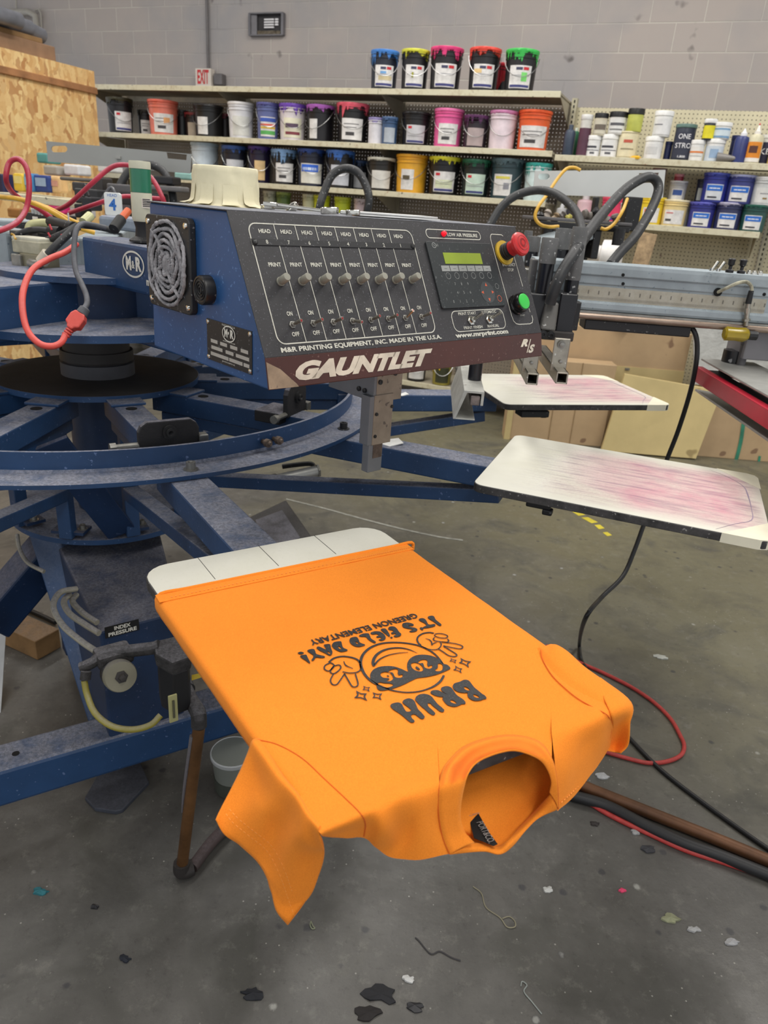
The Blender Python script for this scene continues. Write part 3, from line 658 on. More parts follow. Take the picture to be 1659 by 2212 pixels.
def can_text(j, lines, yaw=0, wr=1.0):
    t, M, r, h = j
    for s_, zc, ht, wd in lines:
        mb = MB()
        vs, fs, w0 = text_geo(s_, ht/.7, I4, off=.0005); k = wd/w0
        mb.add([M @ Vector(((r*.95+.0035)*cos(v.x*k/r), (r*.95+.0035)*sin(v.x*k/r), zc*h+v.y)) for v in vs], fs)
        mb.build('lettering', plast((222, 222, 226), .5), t)
can_text(ct, [('ONE', .66, .028, .075), ('STRO', .42, .028, .1), ('1.800', .13, .012, .045)])
stack(((1485, 1515, 303, 344, zr1, .03, W_, WL, 'white jar with an orange striped label under the yellow lidded jar'), dict(lab=(228, 226, 222), band=[(.55, .68, .0, 1, (226, 130, 60)), (.3, .34, .1, .9, (150, 150, 150))], lidh=.2, group=GR1)),
      ((1504, 1530, 264, 303, zr1, .03, (40, 46, 60), (240, 240, 240), 'small dark jar with a yellow band and white lid'), dict(liquid=None, lab=(226, 214, 40), lidh=.2, group=GR1)))
stack(((1517, 1557, 301, 345, zr1, .03, W_, WL, 'white jar with a pale blue badge under the blue labelled jar'), dict(lab=(206, 216, 226), band=[(.2, .8, .3, .7, (150, 176, 206))], lidh=.18, group=GR1)),
      ((1524, 1563, 270, 301, zr1, .03, W_, WL, 'squat white jar with blue label bands'), dict(lab=(120, 160, 196), band=[(.2, .8, .0, 1, (206, 220, 228))], lidh=.25, group=GR1)))
jar(1568, 1592, 288, 343, zr1, .14, (40, 50, 104), (40, 50, 100), 'tall navy jar behind the navy nozzle bottle', group=GR1)
jar(1577, 1608, 280, 347, zr1, .03, (40, 52, 110), (226, 226, 230), 'navy blue squeeze bottle with a white nozzle', 'bottle', 'squeeze_bottle', neck=.78, nozzle=(226, 226, 230), group=GR1)
jar(1606, 1636, 272, 348, zr1, .02, (206, 200, 170), (226, 222, 214), 'clear bottle with an orange label and red tipped nozzle', 'bottle', 'squeeze_bottle', neck=.74, nozzle=(200, 60, 60), lab=(226, 140, 40), band=[(0, .2, 0, 1, (230, 226, 220)), (.45, .8, .2, .7, (90, 50, 40))], group=GR1)
ck = jar(1628, 1660, 291, 348, zr1, .08, (196, 194, 186), (206, 204, 196), 'beige can with dark label lettered KE behind the amber bottle', 'can', 'ink_can', lab=(36, 34, 62), lidh=.12, group=GR1)
can_text(ck, [('KE', .45, .032, .06)])
jar(1655, 1690, 316, 352, zr1, .02, (214, 190, 120), (226, 224, 214), 'tub cut by the right picture edge', group=GR1)
P, r = put(1550, 1592, zr1, .0); M = frame(P+Vector((0, 0, .022)), TW)
tag(MB().lathe(frame(P+Vector((-.04, 0, .03)), Vector((0, 0, 1)), TW), [(.032, -.03), (.014, .06), (.006, .10)], 18).build('funnel', mat('grey pewter plastic', (128, 124, 120), .4), smooth=True), 'grey funnel lying on its side between jars and bottles', 'funnel')
P, r = put(1365, 1383, zr1, .0)
tag(MB().lathe(Matrix.Translation(P), [(.03, 0), (.032, .01), (.02, .02), (0.0001, .022)], 14, fn=lambda r_, z_, a_, i: (r_*(1+.3*sin(3*a_)), z_)).build('ink_blob', plast((226, 176, 40)), smooth=True), 'flattened yellow orange blob on the shelf edge', 'blob')
# lower right shelf
def tub(x0, x1, yt, yb, c, r_, label, zoff=0, band=None, lab=(1, (226, 224, 222)), b=.02, lw=.7, yaw=0, drip=.3, group=GR2):
    return pail(x0, x1, yt, yb, zr2, b, c, r_, label, lab=lab, band=band, handle=False, group=group, zoff=zoff, drip=drip, taper=.88, lw=lw, yaw=yaw, name='ink_tub')
tub(1374, 1428, 428, 481, (236, 206, 50), (240, 214, 60), 'yellow tub with an orange and white label behind the black hose', band=[(.5, .9, .1, .6, (226, 120, 60))])
tub(1424, 1478, 436, 487, (232, 210, 150), (238, 226, 190), 'cream tub with a white label right of the yellow tub', band=[(.75, .82, .1, .45, (206, 90, 90)), (.2, .36, .1, .4, (70, 70, 70))], lw=.85, drip=.05)
jar(1468, 1486, 447, 489, zr2, .12, (156, 156, 160), (186, 186, 190), 'small clear jar behind the cream tub', group=GR2)
HB = .154
n1 = tub(1481, 1537, 441, 491, (52, 56, 140), (96, 98, 190), 'violet blue tub, lower left of the stacked tubs', band=BLU)
tub(1537, 1594, 443, 496, (54, 58, 96), (180, 176, 200), 'dusky navy tub, bottom middle of the stacked tubs', band=BLU)
tub(1593, 1648, 447, 499, (40, 82, 76), (40, 96, 82), 'dark green tub, lower right of the stacked tubs', band=BLU)
tub(1498, 1552, 385, 441, (44, 52, 140), (70, 80, 170), 'navy tub with a light blue lid, upper left of the stacked tubs', zoff=HB, band=BLU, lab=(1, (214, 218, 224)))
tub(1548, 1608, 391, 446, (58, 64, 130), (160, 164, 206), 'navy tub with a lilac crusted lid, upper middle of the stack', zoff=HB, band=BLU)
tub(1604, 1655, 394, 448, (206, 208, 208), (226, 226, 226), 'grey white tub, upper right of the stacked tubs', zoff=HB, lab=(1, (222, 222, 220)), band=[(.25, .35, .5, .75, (150, 120, 60)), (.6, .64, .3, .8, (120, 120, 130))])
tub(1486, 1512, 398, 442, (40, 44, 70), (36, 42, 60), 'dark tub with a pale label peeping out behind the upper navy tub', zoff=HB, b=.16, lab=(1, (206, 210, 200)))
tub(1430, 1467, 399, 438, (186, 186, 190), (206, 206, 210), 'grey white tub with a blue strip on the cream tub', zoff=.15, b=.1, band=[(.4, .9, .1, .9, (60, 90, 160))])
jar(1436, 1456, 388, 402, zr2, .14, (150, 40, 60), (214, 140, 150), 'small red jar topping the grey white tub', zoff=.27, group=GR2, lidh=.35)
jar(1388, 1418, 360, 385, zr2, .25, (168, 140, 140), (176, 150, 150), 'dull pink jar seen above the grey head cover', zoff=.27, group=GR2)
for i in range(1): jar(1386, 1420, 384, 432, zr2, .25, (176, 160, 158), (190, 176, 170), 'pale jar under the dull pink jar', group=GR2)
jar(1242, 1276, 421, 468, zr2, .1, (232, 196, 204), (232, 226, 226), 'white and pink bottle behind the hose arch', 'bottle', 'squeeze_bottle', neck=.85, group=GR2)
tub(1294, 1346, 423, 470, (226, 60, 100), (236, 90, 120), 'crimson pink tub with a violet band behind the big hose', band=[(0, .25, 0, 1, (90, 50, 160))], lab=(1, (226, 60, 100)))
tub(1330, 1376, 444, 482, (214, 212, 210), (226, 224, 224), 'white tub low behind the big black hose', lab=None)
jar(1200, 1222, 425, 460, zr2, .1, (200, 200, 202), (226, 226, 228), 'white nozzle bottle just right of the yellow air hose', 'bottle', 'squeeze_bottle', neck=.6, nozzle=(226, 226, 228), group=GR2)
jar(1222, 1240, 430, 462, zr2, .1, (50, 50, 60), (60, 60, 70), 'dark bottle between the two pale bottles', 'bottle', 'squeeze_bottle', neck=.7, group=GR2)
# cans on the floor shelf under the shelving, seen below the console
zb = ZS[4]
def low(x0, x1, yt, yb, b, *a, **k):
    P = atz((x0+x1)/2, yb, zb)
    bb = (P-P0).dot(NW)
    return pail(x0, x1, yt, yb, zb, max(.02, bb-(x1-x0)/2*dep(P)/FPX), *a, **k)
low(876, 921, 790, 848, .1, K, (40, 40, 42), 'black pail with a white label under the console on the low base', band=[(.8, .9, .1, .5, (206, 60, 60))], lab=(1, (214, 214, 214)), group='pails on the base deck', lw=.9)
low(931, 976, 786, 846, .1, (150, 140, 60), (226, 190, 40), 'yellow and black smeared pail on the low base', lab=(1, (60, 62, 40)), group='pails on the base deck', drip=2)
low(980, 1012, 800, 846, .2, (90, 90, 94), (150, 150, 150), 'grey pail right of the yellow smeared pail', lab=None, group='pails on the base deck', handle=False)
# white cones and wood block in the gap under the pegboard
P = atp(1290, 548, P0-NW*.3, NW)
tag(MB().lathe(frame(P, Vector((0, 0, 1)), TW), [(.02, -.12), (.045, -.115), (.05, .02), (.085, .03), (.09, .14), (.085, .15), (0.0001, .15)], 24).build('tape_roll', plast((232, 230, 228)), smooth=30), 'white roll lying behind the print head beam', 'roll')


# ---------------------------------------------------------------- cardboard stored against the shelving
CB = mat('cardboard', (188, 160, 124), .8, var=.08, vscale=3, speck=.07, speckcol=(120, 90, 70), speckscale=8)
CB2 = mat('yellowish cardboard', (200, 180, 128), .8, var=.08, vscale=3, speck=.05, speckcol=(140, 120, 80), speckscale=6)
CBD = mat('cardboard edge', (150, 124, 88), .85, var=.15)
def fdeep(x, y): return atz(x, y, 0)
A = fdeep(1088, 948); B_ = fdeep(1300, 966)
ta = (B_-A).normalized(); na = Vector((-ta.y, ta.x, 0))
def onA(x, y, off=0): return atp(x, y, A-na*off, na)
hA = onA(1110, 772).z
MA = frame(A, ta); wA = (B_-A).length
t = thing('cardboard_box', 'large closed cardboard box on the floor behind the middle pallet', 'box', A+(B_-A)/2)
b1 = MB().box(MA, wA, .15, hA, (wA/2, .08, hA/2)).build('carton_body', CB, t, bevel=.004)
MB().box(MA, wA*.06, .16, hA*.98, (.02, .075, hA/2-.01)).build('corner_board', CB2, t, bevel=.003)
for x_ in (.30, .52): MB().box(MA, .004, .004, hA, (wA*x_+.1, .003, hA/2)).build('seam', CBD, t)
B2 = onA(1226, 715, -.18); B3 = onA(1500, 715, -.18); q0 = onA(1500, 800, -.18)
t = thing('cardboard_box', 'wide brown cardboard box standing behind, below the print head rod', 'box', Vector((B2.x, B2.y, 0)))
wB = (Vector((B3.x, B3.y, 0))-Vector((B2.x, B2.y, 0))).length; hB = onA(1400, 716, -.18).z
MBx = frame(Vector((B2.x, B2.y, 0))-ta*.25, ta)
MB().box(MBx, wB+.25, .18, hB, ((wB+.25)/2, .105, hB/2)).build('carton_body', CB, t, bevel=.004)
MB().box(MBx, wB+.25, .006, .25, ((wB+.25)/2, .012, onA(1300, 790, -.18).z-.12)).build('flap', CB2, t)
MB().box(MBx, .03, .01, .014, (wB*.84, .008, onA(1460, 806, -.18).z)).build('staple', STEEL, t)
# yellowish leaning sheet
pts = [(1300, 1020), (1348, 808), (1552, 842), (1500, 1020)]
P1_, P2_ = onA(1300, 968, .12), onA(1505, 985, .12); P1_.z = P2_.z = .01
P4_, P3_ = onA(1350, 808, .03), onA(1560, 845, .03)
tag(MB().hexa([P1_, P2_, P2_+na*.03, P1_+na*.03, P4_, P3_, P3_+na*.03, P4_+na*.03]).build('cardboard_sheet', CB2, bevel=.002), 'yellowish cardboard sheet leaning with its top left corner pushed out', 'cardboard')
C1 = onA(1500, 960, .02); C1.z = 0
MC = frame(C1, ta); hC = onA(1600, 832, .02).z
t = thing('cardboard_box', 'tall cardboard box at the right edge with a green ink streak', 'box', C1)
MB().box(MC, 1.0, .16, hC, (.5+.03, .08, hC/2)).build('carton_body', CB, t, bevel=.004)
MB().box(MC, .05, .15, hC*.97, (0, .09, hC/2-.01)).build('loose_flap', CBD, t, bevel=.003)
GRN = mat('green ink streak', (58, 140, 112), .6, var=.2)
st = [onA(x, y, .024) for x, y in ((1606, 915), (1601, 950), (1594, 980), (1585, 1010), (1578, 1030))]
MB().grid([[p-ta*.012 for p in st], [p+ta*.012 for p in st]], 3, 1).build('ink_streak', GRN, t, solid=.001)
st = [onA(x, y, .024) for x, y in ((1640, 985), (1637, 1005), (1638, 1018))]
MB().grid([[p-ta*.004 for p in st], [p+ta*.012 for p in st]], 3, 1).build('ink_streak', GRN, t, solid=.001)
# white ribbed sheet leaning right, seen behind the screen frame
Wp = [onA(1500, 830, -.02), onA(1700, 850, -.02), onA(1700, 690, -.05), onA(1498, 690, -.05)]
tag(MB().hexa([Wp[0], Wp[1], Wp[1]+na*.02, Wp[0]+na*.02, Wp[3], Wp[2], Wp[2]+na*.02, Wp[3]+na*.02]).build('plastic_bag', mat('milky white sheet', (190, 190, 186), .45, bump=.6, bscale=12, dist=.02)), 'crinkled milky white sheeting behind the screen frame', 'sheet')

P = atp(1387, 530, P0-NW*.15, NW); hbd = 1.36-hB
tag(MB().box(frame(Vector((P.x, P.y, hB+hbd/2+.004)), TW) @ Matrix.Rotation(.10, 4, 'Y'), .10, .03, hbd, (0, 0, 0)).build('wooden_board', mat('weathered board', (176, 150, 116), .7, var=.25, vscale=30), bevel=.002), 'weathered wooden board leaning against the lower pegboard', 'board')
# ---------------------------------------------------------------- the press: carousel
PC = Vector((-.80, 1.94, 0)); AZ0 = -56.26; ST = 36.0; ZP = CAMZ-.4964
def pol(r, a, z, t=0): d = az(a); return PC+d*r+Vector((-d.y, d.x, 0))*t+Vector((0, 0, z))
def PF(a, z=0, r=0): return frame(pol(r, a, z), az(a))
def bolt(mb, P, r=.009, h=.014, up=Vector((0, 0, 1))):
    M = frame(P, up.orthogonal(), up)
    mb.lathe(M, [(r*1.55, 0), (r*1.55, .002), (r, .002), (r, h), (r*.9, h), (r*.6, h), (r*.5, h-.004), (0.0001, h-.004)], 14); return mb
car = thing('press_carousel', 'dusty blue rotating carousel ring with spokes and arms holding the pallets', 'machine', (PC.x, PC.y, .55))
ANG = [AZ0+ST*k for k in range(-2, 8)]
MC0 = Matrix.Translation(PC)
d_ = MB().lathe(MC0, [(.262, .921), (.262, .935), (.02, .935)], 96).build('hub_disc', mat('grimy brown black disc', (50, 47, 47), .85, var=.22, vscale=6, dust=0, bump=.3, bscale=80), car, smooth=30)
MB().lathe(MC0, [(.2622, .9205), (.2632, .9205), (.2632, .9345), (.2622, .9345)], 96).build('disc_edge', BLUE, d_, smooth=30)
MB().lathe(MC0, [(.094, .935), (.094, .968), (.085, .970)], 48).build('collar', mat('grey steel collar', (92, 92, 96), .6, metal=.2, var=.15), car, smooth=30)
MB().lathe(MC0, [(.683, .938), (.690, .938), (.690, .903), (.695, .8985), (.760, .8985), (.760, .890), (.683, .890), (.683, .938)], 160).build('ring_rail', BLUE, car, smooth=30)
nb = 0
for k, a in enumerate(ANG):
    vis = True
    s = MB().bar(pol(.20, a, .9205), pol(.684, a, .9205), .068, .05)
    s.bar(pol(.22, a, .868), pol(.684, a, .868), .05, .03)
    so = s.build('spoke', BLUE, car, bevel=.003)
    MB().box(PF(a, .9205, .275), .075, .082, .007, (0, 0, .0035)).build('spoke_tab', BLUE, so, bevel=.002)
    MB().cyl(PF(a, .9212, .335), .013, -.002, .0006).build('hole', mat('dark hole', (12, 12, 14), .9), so)
    ar = MB().bar(pol(.655, a, .8885), pol(1.16, a, .8885), .076, .052).build('pallet_arm', BLUE, car, bevel=.004)
    if a < 60 or a > 200:
        MB().bar(pol(.27, a, .70), pol(1.13, a, .832), .04, .032).build('brace', BLUE, car, bevel=.003)
        MB().box(PF(a, .715, .255), .032, .034, .31, (0, 0, 0)).build('post', BLUE, car, bevel=.002)
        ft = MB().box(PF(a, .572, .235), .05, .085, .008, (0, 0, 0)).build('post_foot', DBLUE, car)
        m = MB(); bolt(m, pol(.235, a, .576, .03), .008, .012); m.build('bolt', STEEL, ft, smooth=30)
    # bolt on the flange
    m = MB(); bolt(m, pol(.728, a, .8985, .012), .0095, .016); m.build('flange_bolt', BLACK if k % 2 else STEEL, car, smooth=30)
MB().lathe(MC0, [(.262, .541), (.262, .555), (.05, .555)], 96).build('lower_disc', BLUE, car, smooth=30)
# slanted bar between the posts
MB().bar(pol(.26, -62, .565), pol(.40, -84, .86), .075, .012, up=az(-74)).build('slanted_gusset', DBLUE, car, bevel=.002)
for x, y in ((60, 1040+60), (165+58, 1103)):
    m = MB(); bolt(m, atz(x, y+5, .556), .012, .018); m.build('disc_bolt', STEEL, car, smooth=30)
# black lock brackets on the spokes by the ring
def lockb(a, r, wd=.10, hh=.05):
    b = MB()
    out = []
    for q in range(0, 7): out.append((wd/2-.02+.02*sin(q*pi/12), .05-.02+.02*cos(q*pi/12))) if 0 else None
    prof = [(-wd/2, 0), (wd/2, 0), (wd/2, hh-.02), (wd/2-.006, hh-.008), (wd/2-.018, hh), (-wd/2+.018, hh), (-wd/2+.006, hh-.008), (-wd/2, hh-.02)]
    M = PF(a, .918, r)
    b.prism(M, prof, -.007, .007, ax='x')
    o = b.build('lock_bracket', DUSTB, car, bevel=.003)
    MR = M @ Matrix.Rotation(pi/2, 4, 'Y')
    MB().lathe(MR @ Matrix.Translation((-hh*.58, -.0, .007)), [(.015, 0), (.015, .006), (.009, .006), (.009, .012), (.005, .012), (0.0001, .006)], 18).build('pivot_bolt', RUBBER, o, smooth=30)
    MB().tube([M @ Vector((0, -wd/2-.045, .008)), M @ Vector((0, -wd/2+.002, .008))], .0065, 10).tube([M @ Vector((0, -wd/2-.055, .008)), M @ Vector((0, -wd/2-.043, .008))], .010, 12).build('stop_screw', STEEL, o, smooth=30)
    MB().box(M, .024, .02, .02, (0, wd/2+.008, .01)).build('stop_block', STEEL, o, bevel=.002)
lockb(AZ0, .628, .125, .056)
lockb(AZ0+ST, .60, .095, .075)
MB().box(PF(AZ0+ST, .912, .56), .07, .09, .028, (0, -.02, .005)).build('lock_base', DUSTB, car, bevel=.003)
for px, py in ((583, 962), (607, 956)):
    P = atz(px, py, .915); dr = (P-PC); dr.z = 0; dr.normalize(); P = PC+dr*.69+Vector((0, 0, .918))
    M = frame(P, dr.cross(Vector((0, 0, 1))), dr)
    MB().lathe(M, [(.005, 0), (.005, .012), (.009, .012), (.009, .022), (.006, .023), (.004, .028)], 12).build('side_bolt', mat('rusty bolt steel', (120, 104, 92), .6, metal=.5, var=.3, vscale=80), car, smooth=30)

# ---------------------------------------------------------------- the press: fixed centre and base
base = thing('press_stand', 'fixed blue press base with floor beams and centre column', 'machine', (PC.x, PC.y, 0))
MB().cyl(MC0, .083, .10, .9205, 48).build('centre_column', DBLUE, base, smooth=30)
MB().lathe(MC0, [(.085, .97), (.085, 1.0), (.092, 1.0), (.094, .975), (.085, .972)], 48).build('grease_ring', DARKIRON, base, smooth=30)
ZU = atp(200, 731, Vector((0, 1.56, 0)), Vector((0, 1, 0))).z; ZTP = 1.204
MB().cyl(MC0, .0845, .966, ZU-.016, 48).build('greased_shaft', DARKIRON, base, smooth=30)
MB().lathe(MC0, [(.04, ZU-.017), (.38, ZU-.017), (.38, ZU), (.04, ZU)], 96).build('upper_disc', BLUE, base, smooth=30)
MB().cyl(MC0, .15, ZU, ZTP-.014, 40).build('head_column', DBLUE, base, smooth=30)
MB().lathe(MC0, [(.04, ZTP-.014), (.225, ZTP-.014), (.225, ZTP), (.04, ZTP)], 96).build('top_plate', BLUE, base, smooth=30)
# head arms leaving the hub
AZC = -40.0
ab = MB().bar(pol(.07, AZC, 1.287), pol(.80, AZC, 1.283), .105, .105).build('console_arm', BLUE, base, bevel=.008)
MB().bar(pol(.12, AZC, 1.100), pol(.52, AZC, 1.100), .10, .034).build('console_arm_foot', BLUE, base, bevel=.004)
MB().box(PF(-110.2, 1.13, .32), .46, .15, .12, (0, 0, 0)).build('head_arm_foot', BLUE, base, bevel=.006)
for a in (-2.2, 33.8, 69.8, 105.8, 141.8):
    MB().bar(pol(.09, a, 1.18), pol(.5, a, 1.18), .11, .10).build('head_arm_foot', BLUE, base, bevel=.006)
    MB().bar(pol(.1, a, 1.27), pol(.85 if a < 0 else 1.35, a, 1.27), .10, .09).build('head_arm', GBLUE, base, bevel=.006)
# logo on the console arm's near side
dA = az(AZC); nA = Vector((dA.y, -dA.x, 0))          # towards the camera side
OA = pol(0, AZC, 0)+nA*.0533
def onarm(x, y): return atp(x, y, OA, nA)
LC = onarm(288, 571); MLg = frame(LC, dA, nA)
WPRINT = mat('white printed ink', (222, 220, 210), .5, var=.08)
def oval(cx, cy, a, b, n=40): return [(cx+a*cos(2*pi*k/n), cy+b*sin(2*pi*k/n)) for k in range(n)]
def MRlogo(parent, M, w):
    a, b = w/2, w*.32
    mb = MB(); vs, fs = flat_fill([oval(0, 0, a, b), oval(0, 0, a*.9, b*.86)], M, .0006); mb.add(vs, fs)
    MRt = MB(); vs, fs, _ = text_geo('M', b*1.35, M @ Matrix.Translation((-a*.42, 0, .0006)), off=.0009*w/.04, sx=.75); MRt.add(vs, fs)
    vs, fs, _ = text_geo('&', b*.8, M @ Matrix.Translation((0, -b*.05, .0008)), sx=.8, off=.0005); MRt.add(vs, fs)
    vs, fs, _ = text_geo('R', b*1.35, M @ Matrix.Translation((a*.44, 0, .0006)), off=.0009*w/.04, sx=.9); MRt.add(vs, fs)
    mb.build('logo_oval', WPRINT, parent); MRt.build('logo_letters', WPRINT, parent)
MRlogo(ab, MLg, (onarm(312, 575)-onarm(265, 567)).length)
vs, fs, _ = text_geo('GAUNTLET', .085, frame(onarm(321, 592), dA, nA), align='LEFT', off=.004, shear=.2); MB().add(vs, fs).build('lettering', WPRINT, ab)
vs, fs, _ = text_geo('mrprint.com', .022, frame(onarm(316, 609), dA, nA), align='LEFT', off=.001); MB().add(vs, fs).build('lettering', WPRINT, ab)
# lower body: index valve box
ZI = .50
q1, q2, q3, q4 = atz(215, 1365, ZI), atz(388, 1321, ZI), atz(345, 1150, ZI), atz(110, 1150, ZI)
BT = [q1, q2, q3, q4]; BBt = [Vector((p.x, p.y, .12)) for p in BT]
IX = MB().hexa(BBt+BT).build('index_housing', mat('blue housing under thick lint', (24, 46, 78), .55, var=.15, dust=1.0, dustcol=(104, 104, 114), speck=.08, speckcol=(80, 84, 110), bump=.25, bscale=70), base, bevel=.006)
ti = (q2-q1).normalized(); ni = Vector((ti.y, -ti.x, 0))
def onidx(x, y, off=0): return atp(x, y, q1+ni*off, ni)
pl = onidx(264, 1358, .002); MI = frame(pl, ti, ni)
lb = MB().box(MI, .075, .028, .0015).build('index_label', mat('black label plate', (24, 24, 24), .5, var=.1), IX)
text_fit(MB(), 'INDEX', .009, .036, MI @ Matrix.Translation((0, .006, .0014)), off=.0004).build('label_text', WPRINT, lb)
text_fit(MB(), 'PRESSURE', .009, .062, MI @ Matrix.Translation((0, -.007, .0014)), off=.0004).build('label_text', WPRINT, lb)
# side column left of it, sloping panel
L1, L2 = atz(60, 1150, .52), atz(128, 1165, .52)
g1, g2 = atz(190, 1560, .12), atz(240, 1568, .12)
MB().hexa([g1, g2, g2+Vector((.02, .12, 0)), g1+Vector((-.02, .12, 0)), L1, L2, L2+Vector((.02, .14, 0)), L1+Vector((-.02, .14, 0))]).build('side_panel', BLUE, base, bevel=.004)
# long floor beam
ZB = .21
b1_, b2_ = atz(0, 1667, ZB), atz(456, 1535, ZB); bd = (b2_-b1_).normalized(); bf = atz(0, 1606, ZB)
bw = abs((bf-b1_).dot(Vector((-bd.y, bd.x, 0)))); bm0 = atz(0, 1746, 0)
nb_ = Vector((-bd.y, bd.x, 0)); nf = -nb_
hb = ZB-atp(0, 1746, b1_, nf).z
s0 = b1_-bd*.5; s1 = b1_+bd*((b2_-b1_).length+.62)
MB().bar(s0+nb_*bw/2, s1+nb_*bw/2, bw, hb).build('floor_beam', BLUE, base, bevel=.009)
MB().cyl(frame(atz(34, 1628, ZB), bd), .008, -.002, .0008).build('beam_hole', mat('dark hole', (0, 0, 0)), base)
ft = [atz(x, y, .012) for x, y in ((183, 1722), (205, 1745), (250, 1752), (265, 1748), (322, 1688), (300, 1640), (215, 1665))]
MB().slab(ft, .012).build('foot_plate', mat('dark dusty steel plate', (62, 66, 76), .6, var=.2, dust=.5, dustcol=(80, 82, 92)), base, bevel=.002)
# big blue leg behind at left
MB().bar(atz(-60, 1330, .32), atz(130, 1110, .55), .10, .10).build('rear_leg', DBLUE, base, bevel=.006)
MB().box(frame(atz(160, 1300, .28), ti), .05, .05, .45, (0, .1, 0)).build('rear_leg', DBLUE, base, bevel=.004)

# ---------------------------------------------------------------- pallets
def f_pallet(a, seed, pink, tapes=False):
    def f(nt, N, L, b):
        g = N.new('ShaderNodeNewGeometry'); P = g.outputs['Position']
        dd = az(a); dn = Vector((-dd.y, dd.x, 0))
        def dot(v, off):
            x = N.new('ShaderNodeVectorMath'); x.operation = 'DOT_PRODUCT'; L.new(P, x.inputs[0]); x.inputs[1].default_value = v
            return math_n(N, L, 'SUBTRACT', x.outputs['Value'], off)
        s = dot(dd, PC.dot(dd)+1.11); t = dot(dn, PC.dot(dn))
        cb = N.new('ShaderNodeCombineXYZ'); L.new(s, cb.inputs[0]); L.new(t, cb.inputs[1]); cb.inputs[2].default_value = seed
        mp = N.new('ShaderNodeMapping'); L.new(cb.outputs[0], mp.inputs[0]); mp.inputs['Scale'].default_value = (7, 70, 1)
        st = noisen(N, L, mp.outputs[0], 1, 6, .7)
        big = noisen(N, L, cb.outputs[0], 7, 4, .6, .4); fine = noisen(N, L, cb.outputs[0], 160, 5, .8)
        c = mixn(N, L, mapr(N, L, big, .3, .7), lin((206, 204, 190)), lin((216, 214, 204)))
        if pink:
            w1 = math_n(N, L, 'MULTIPLY', mapr(N, L, s, .12, .30), mapr(N, L, s, .56, .50))
            at = math_n(N, L, 'ABSOLUTE', t); w2 = mapr(N, L, at, .19, .13)
            wk = math_n(N, L, 'MULTIPLY', w1, w2)
            wn = math_n(N, L, 'MULTIPLY', wk, mapr(N, L, math_n(N, L, 'ADD', big, math_n(N, L, 'MULTIPLY', st, .6)), .55, 1.0, .15, 1))
            c = mixn(N, L, math_n(N, L, 'MULTIPLY', wn, pink), c, lin((200, 134, 150)))
            gr = math_n(N, L, 'MULTIPLY', w2, math_n(N, L, 'MULTIPLY', mapr(N, L, s, .05, .18), mapr(N, L, s, .545, .53)))
            c = mixn(N, L, math_n(N, L, 'MULTIPLY', gr, mapr(N, L, st, .48, .68, 0, .7)), c, lin((120, 108, 128)))
            c = mixn(N, L, math_n(N, L, 'MULTIPLY', gr, mapr(N, L, fine, .48, .66, 0, .55)), c, lin((176, 156, 150)))
        else:
            c = mixn(N, L, mapr(N, L, fine, .55, .75, 0, .35), c, lin((176, 172, 164)))
        L.new(c, b.inputs['Base Color']); b.inputs['Roughness'].default_value = .75
        bp = N.new('ShaderNodeBump'); bp.inputs['Strength'].default_value = .3; bp.inputs['Distance'].default_value = .0008
        L.new(fine, bp.inputs['Height']); L.new(bp.outputs[0], b.inputs['Normal'])
    return f
EDGE = mat('dark taped pallet edge', (66, 64, 64), .6, var=.35, vscale=40, speck=.15, speckcol=(150, 148, 144), speckscale=160, bump=.3)
RI, LP, WP = 1.11, .55, .406
def pallet(k, label, pink, seed):
    a = AZ0+ST*k; M = PF(a, ZP, RI)
    t = thing('pallet', label, 'pallet', pol(RI+LP/2, a, ZP-.03), 'shirt pallets on the carousel')
    cut = .005 if k == 0 else 0                      # the shirt's own thickness round the nearest board
    pr = rrect(0, -WP/2+(.0125 if k == 0 else 0), LP-cut, WP/2-cut*.4, .040 if k == 0 else .022)
    pr2 = rrect(.0015, -WP/2+(.0125 if k == 0 else 0)+.0015, LP-cut-.0015, WP/2-cut*.4-.0015, .039 if k == 0 else .021)
    if k == 0:                                       # the shirt pulls in over a board that narrows slightly
        tp = lambda x, y: (x-(.020*max(0, min(1, (-.03-y)/.15)) if x > .3 else 0)-(.006*max(0, min(1, (y-.10)/.1)) if x > .3 else 0), y+(.010*x/LP if y < 0 else 0)); pr = [tp(*q) for q in pr]; pr2 = [tp(*q) for q in pr2]
    MB().prism(M, pr, -.017, -.0008).build('board', EDGE, t, bevel=.0015)
    MB().prism(M, pr2, -.0008, 0).build('adhesive_sheet', custom('pallet sheet %d' % k, f_pallet(a, seed, pink)), t)
    MB().bar(pol(RI-.02, a, ZP-.0175), pol(RI+LP*.62, a, ZP-.0175), .06, .022).build('support_bracket', BLACK, t, bevel=.002)
    return t, M, a
CT = mat('cream paper tape', (228, 222, 200), .7, var=.06, bump=.1)
p0 = pallet(0, 'white pallet carrying the orange t-shirt, back edge showing taped strips', 0, 1.0)
p1 = pallet(1, 'long cream pallet stained pink, extending to the right picture edge', .95, 5.0)
p2 = pallet(2, 'smaller looking pink stained pallet behind the console and squeegee holders', .9, 9.0)
p3 = pallet(3, 'pallet turned farthest away, hidden behind the control console', .5, 12.0)
SEAM = mat('thin black seam', (50, 50, 50), .8)
dK, tK, mK = 0, 0, p0[1]
for tt in (-.105, -.008, .088): MB().box(mK, .075, .0007, .0004, (.037, tt, .0002)).build('tape_seam', SEAM, p0[0])
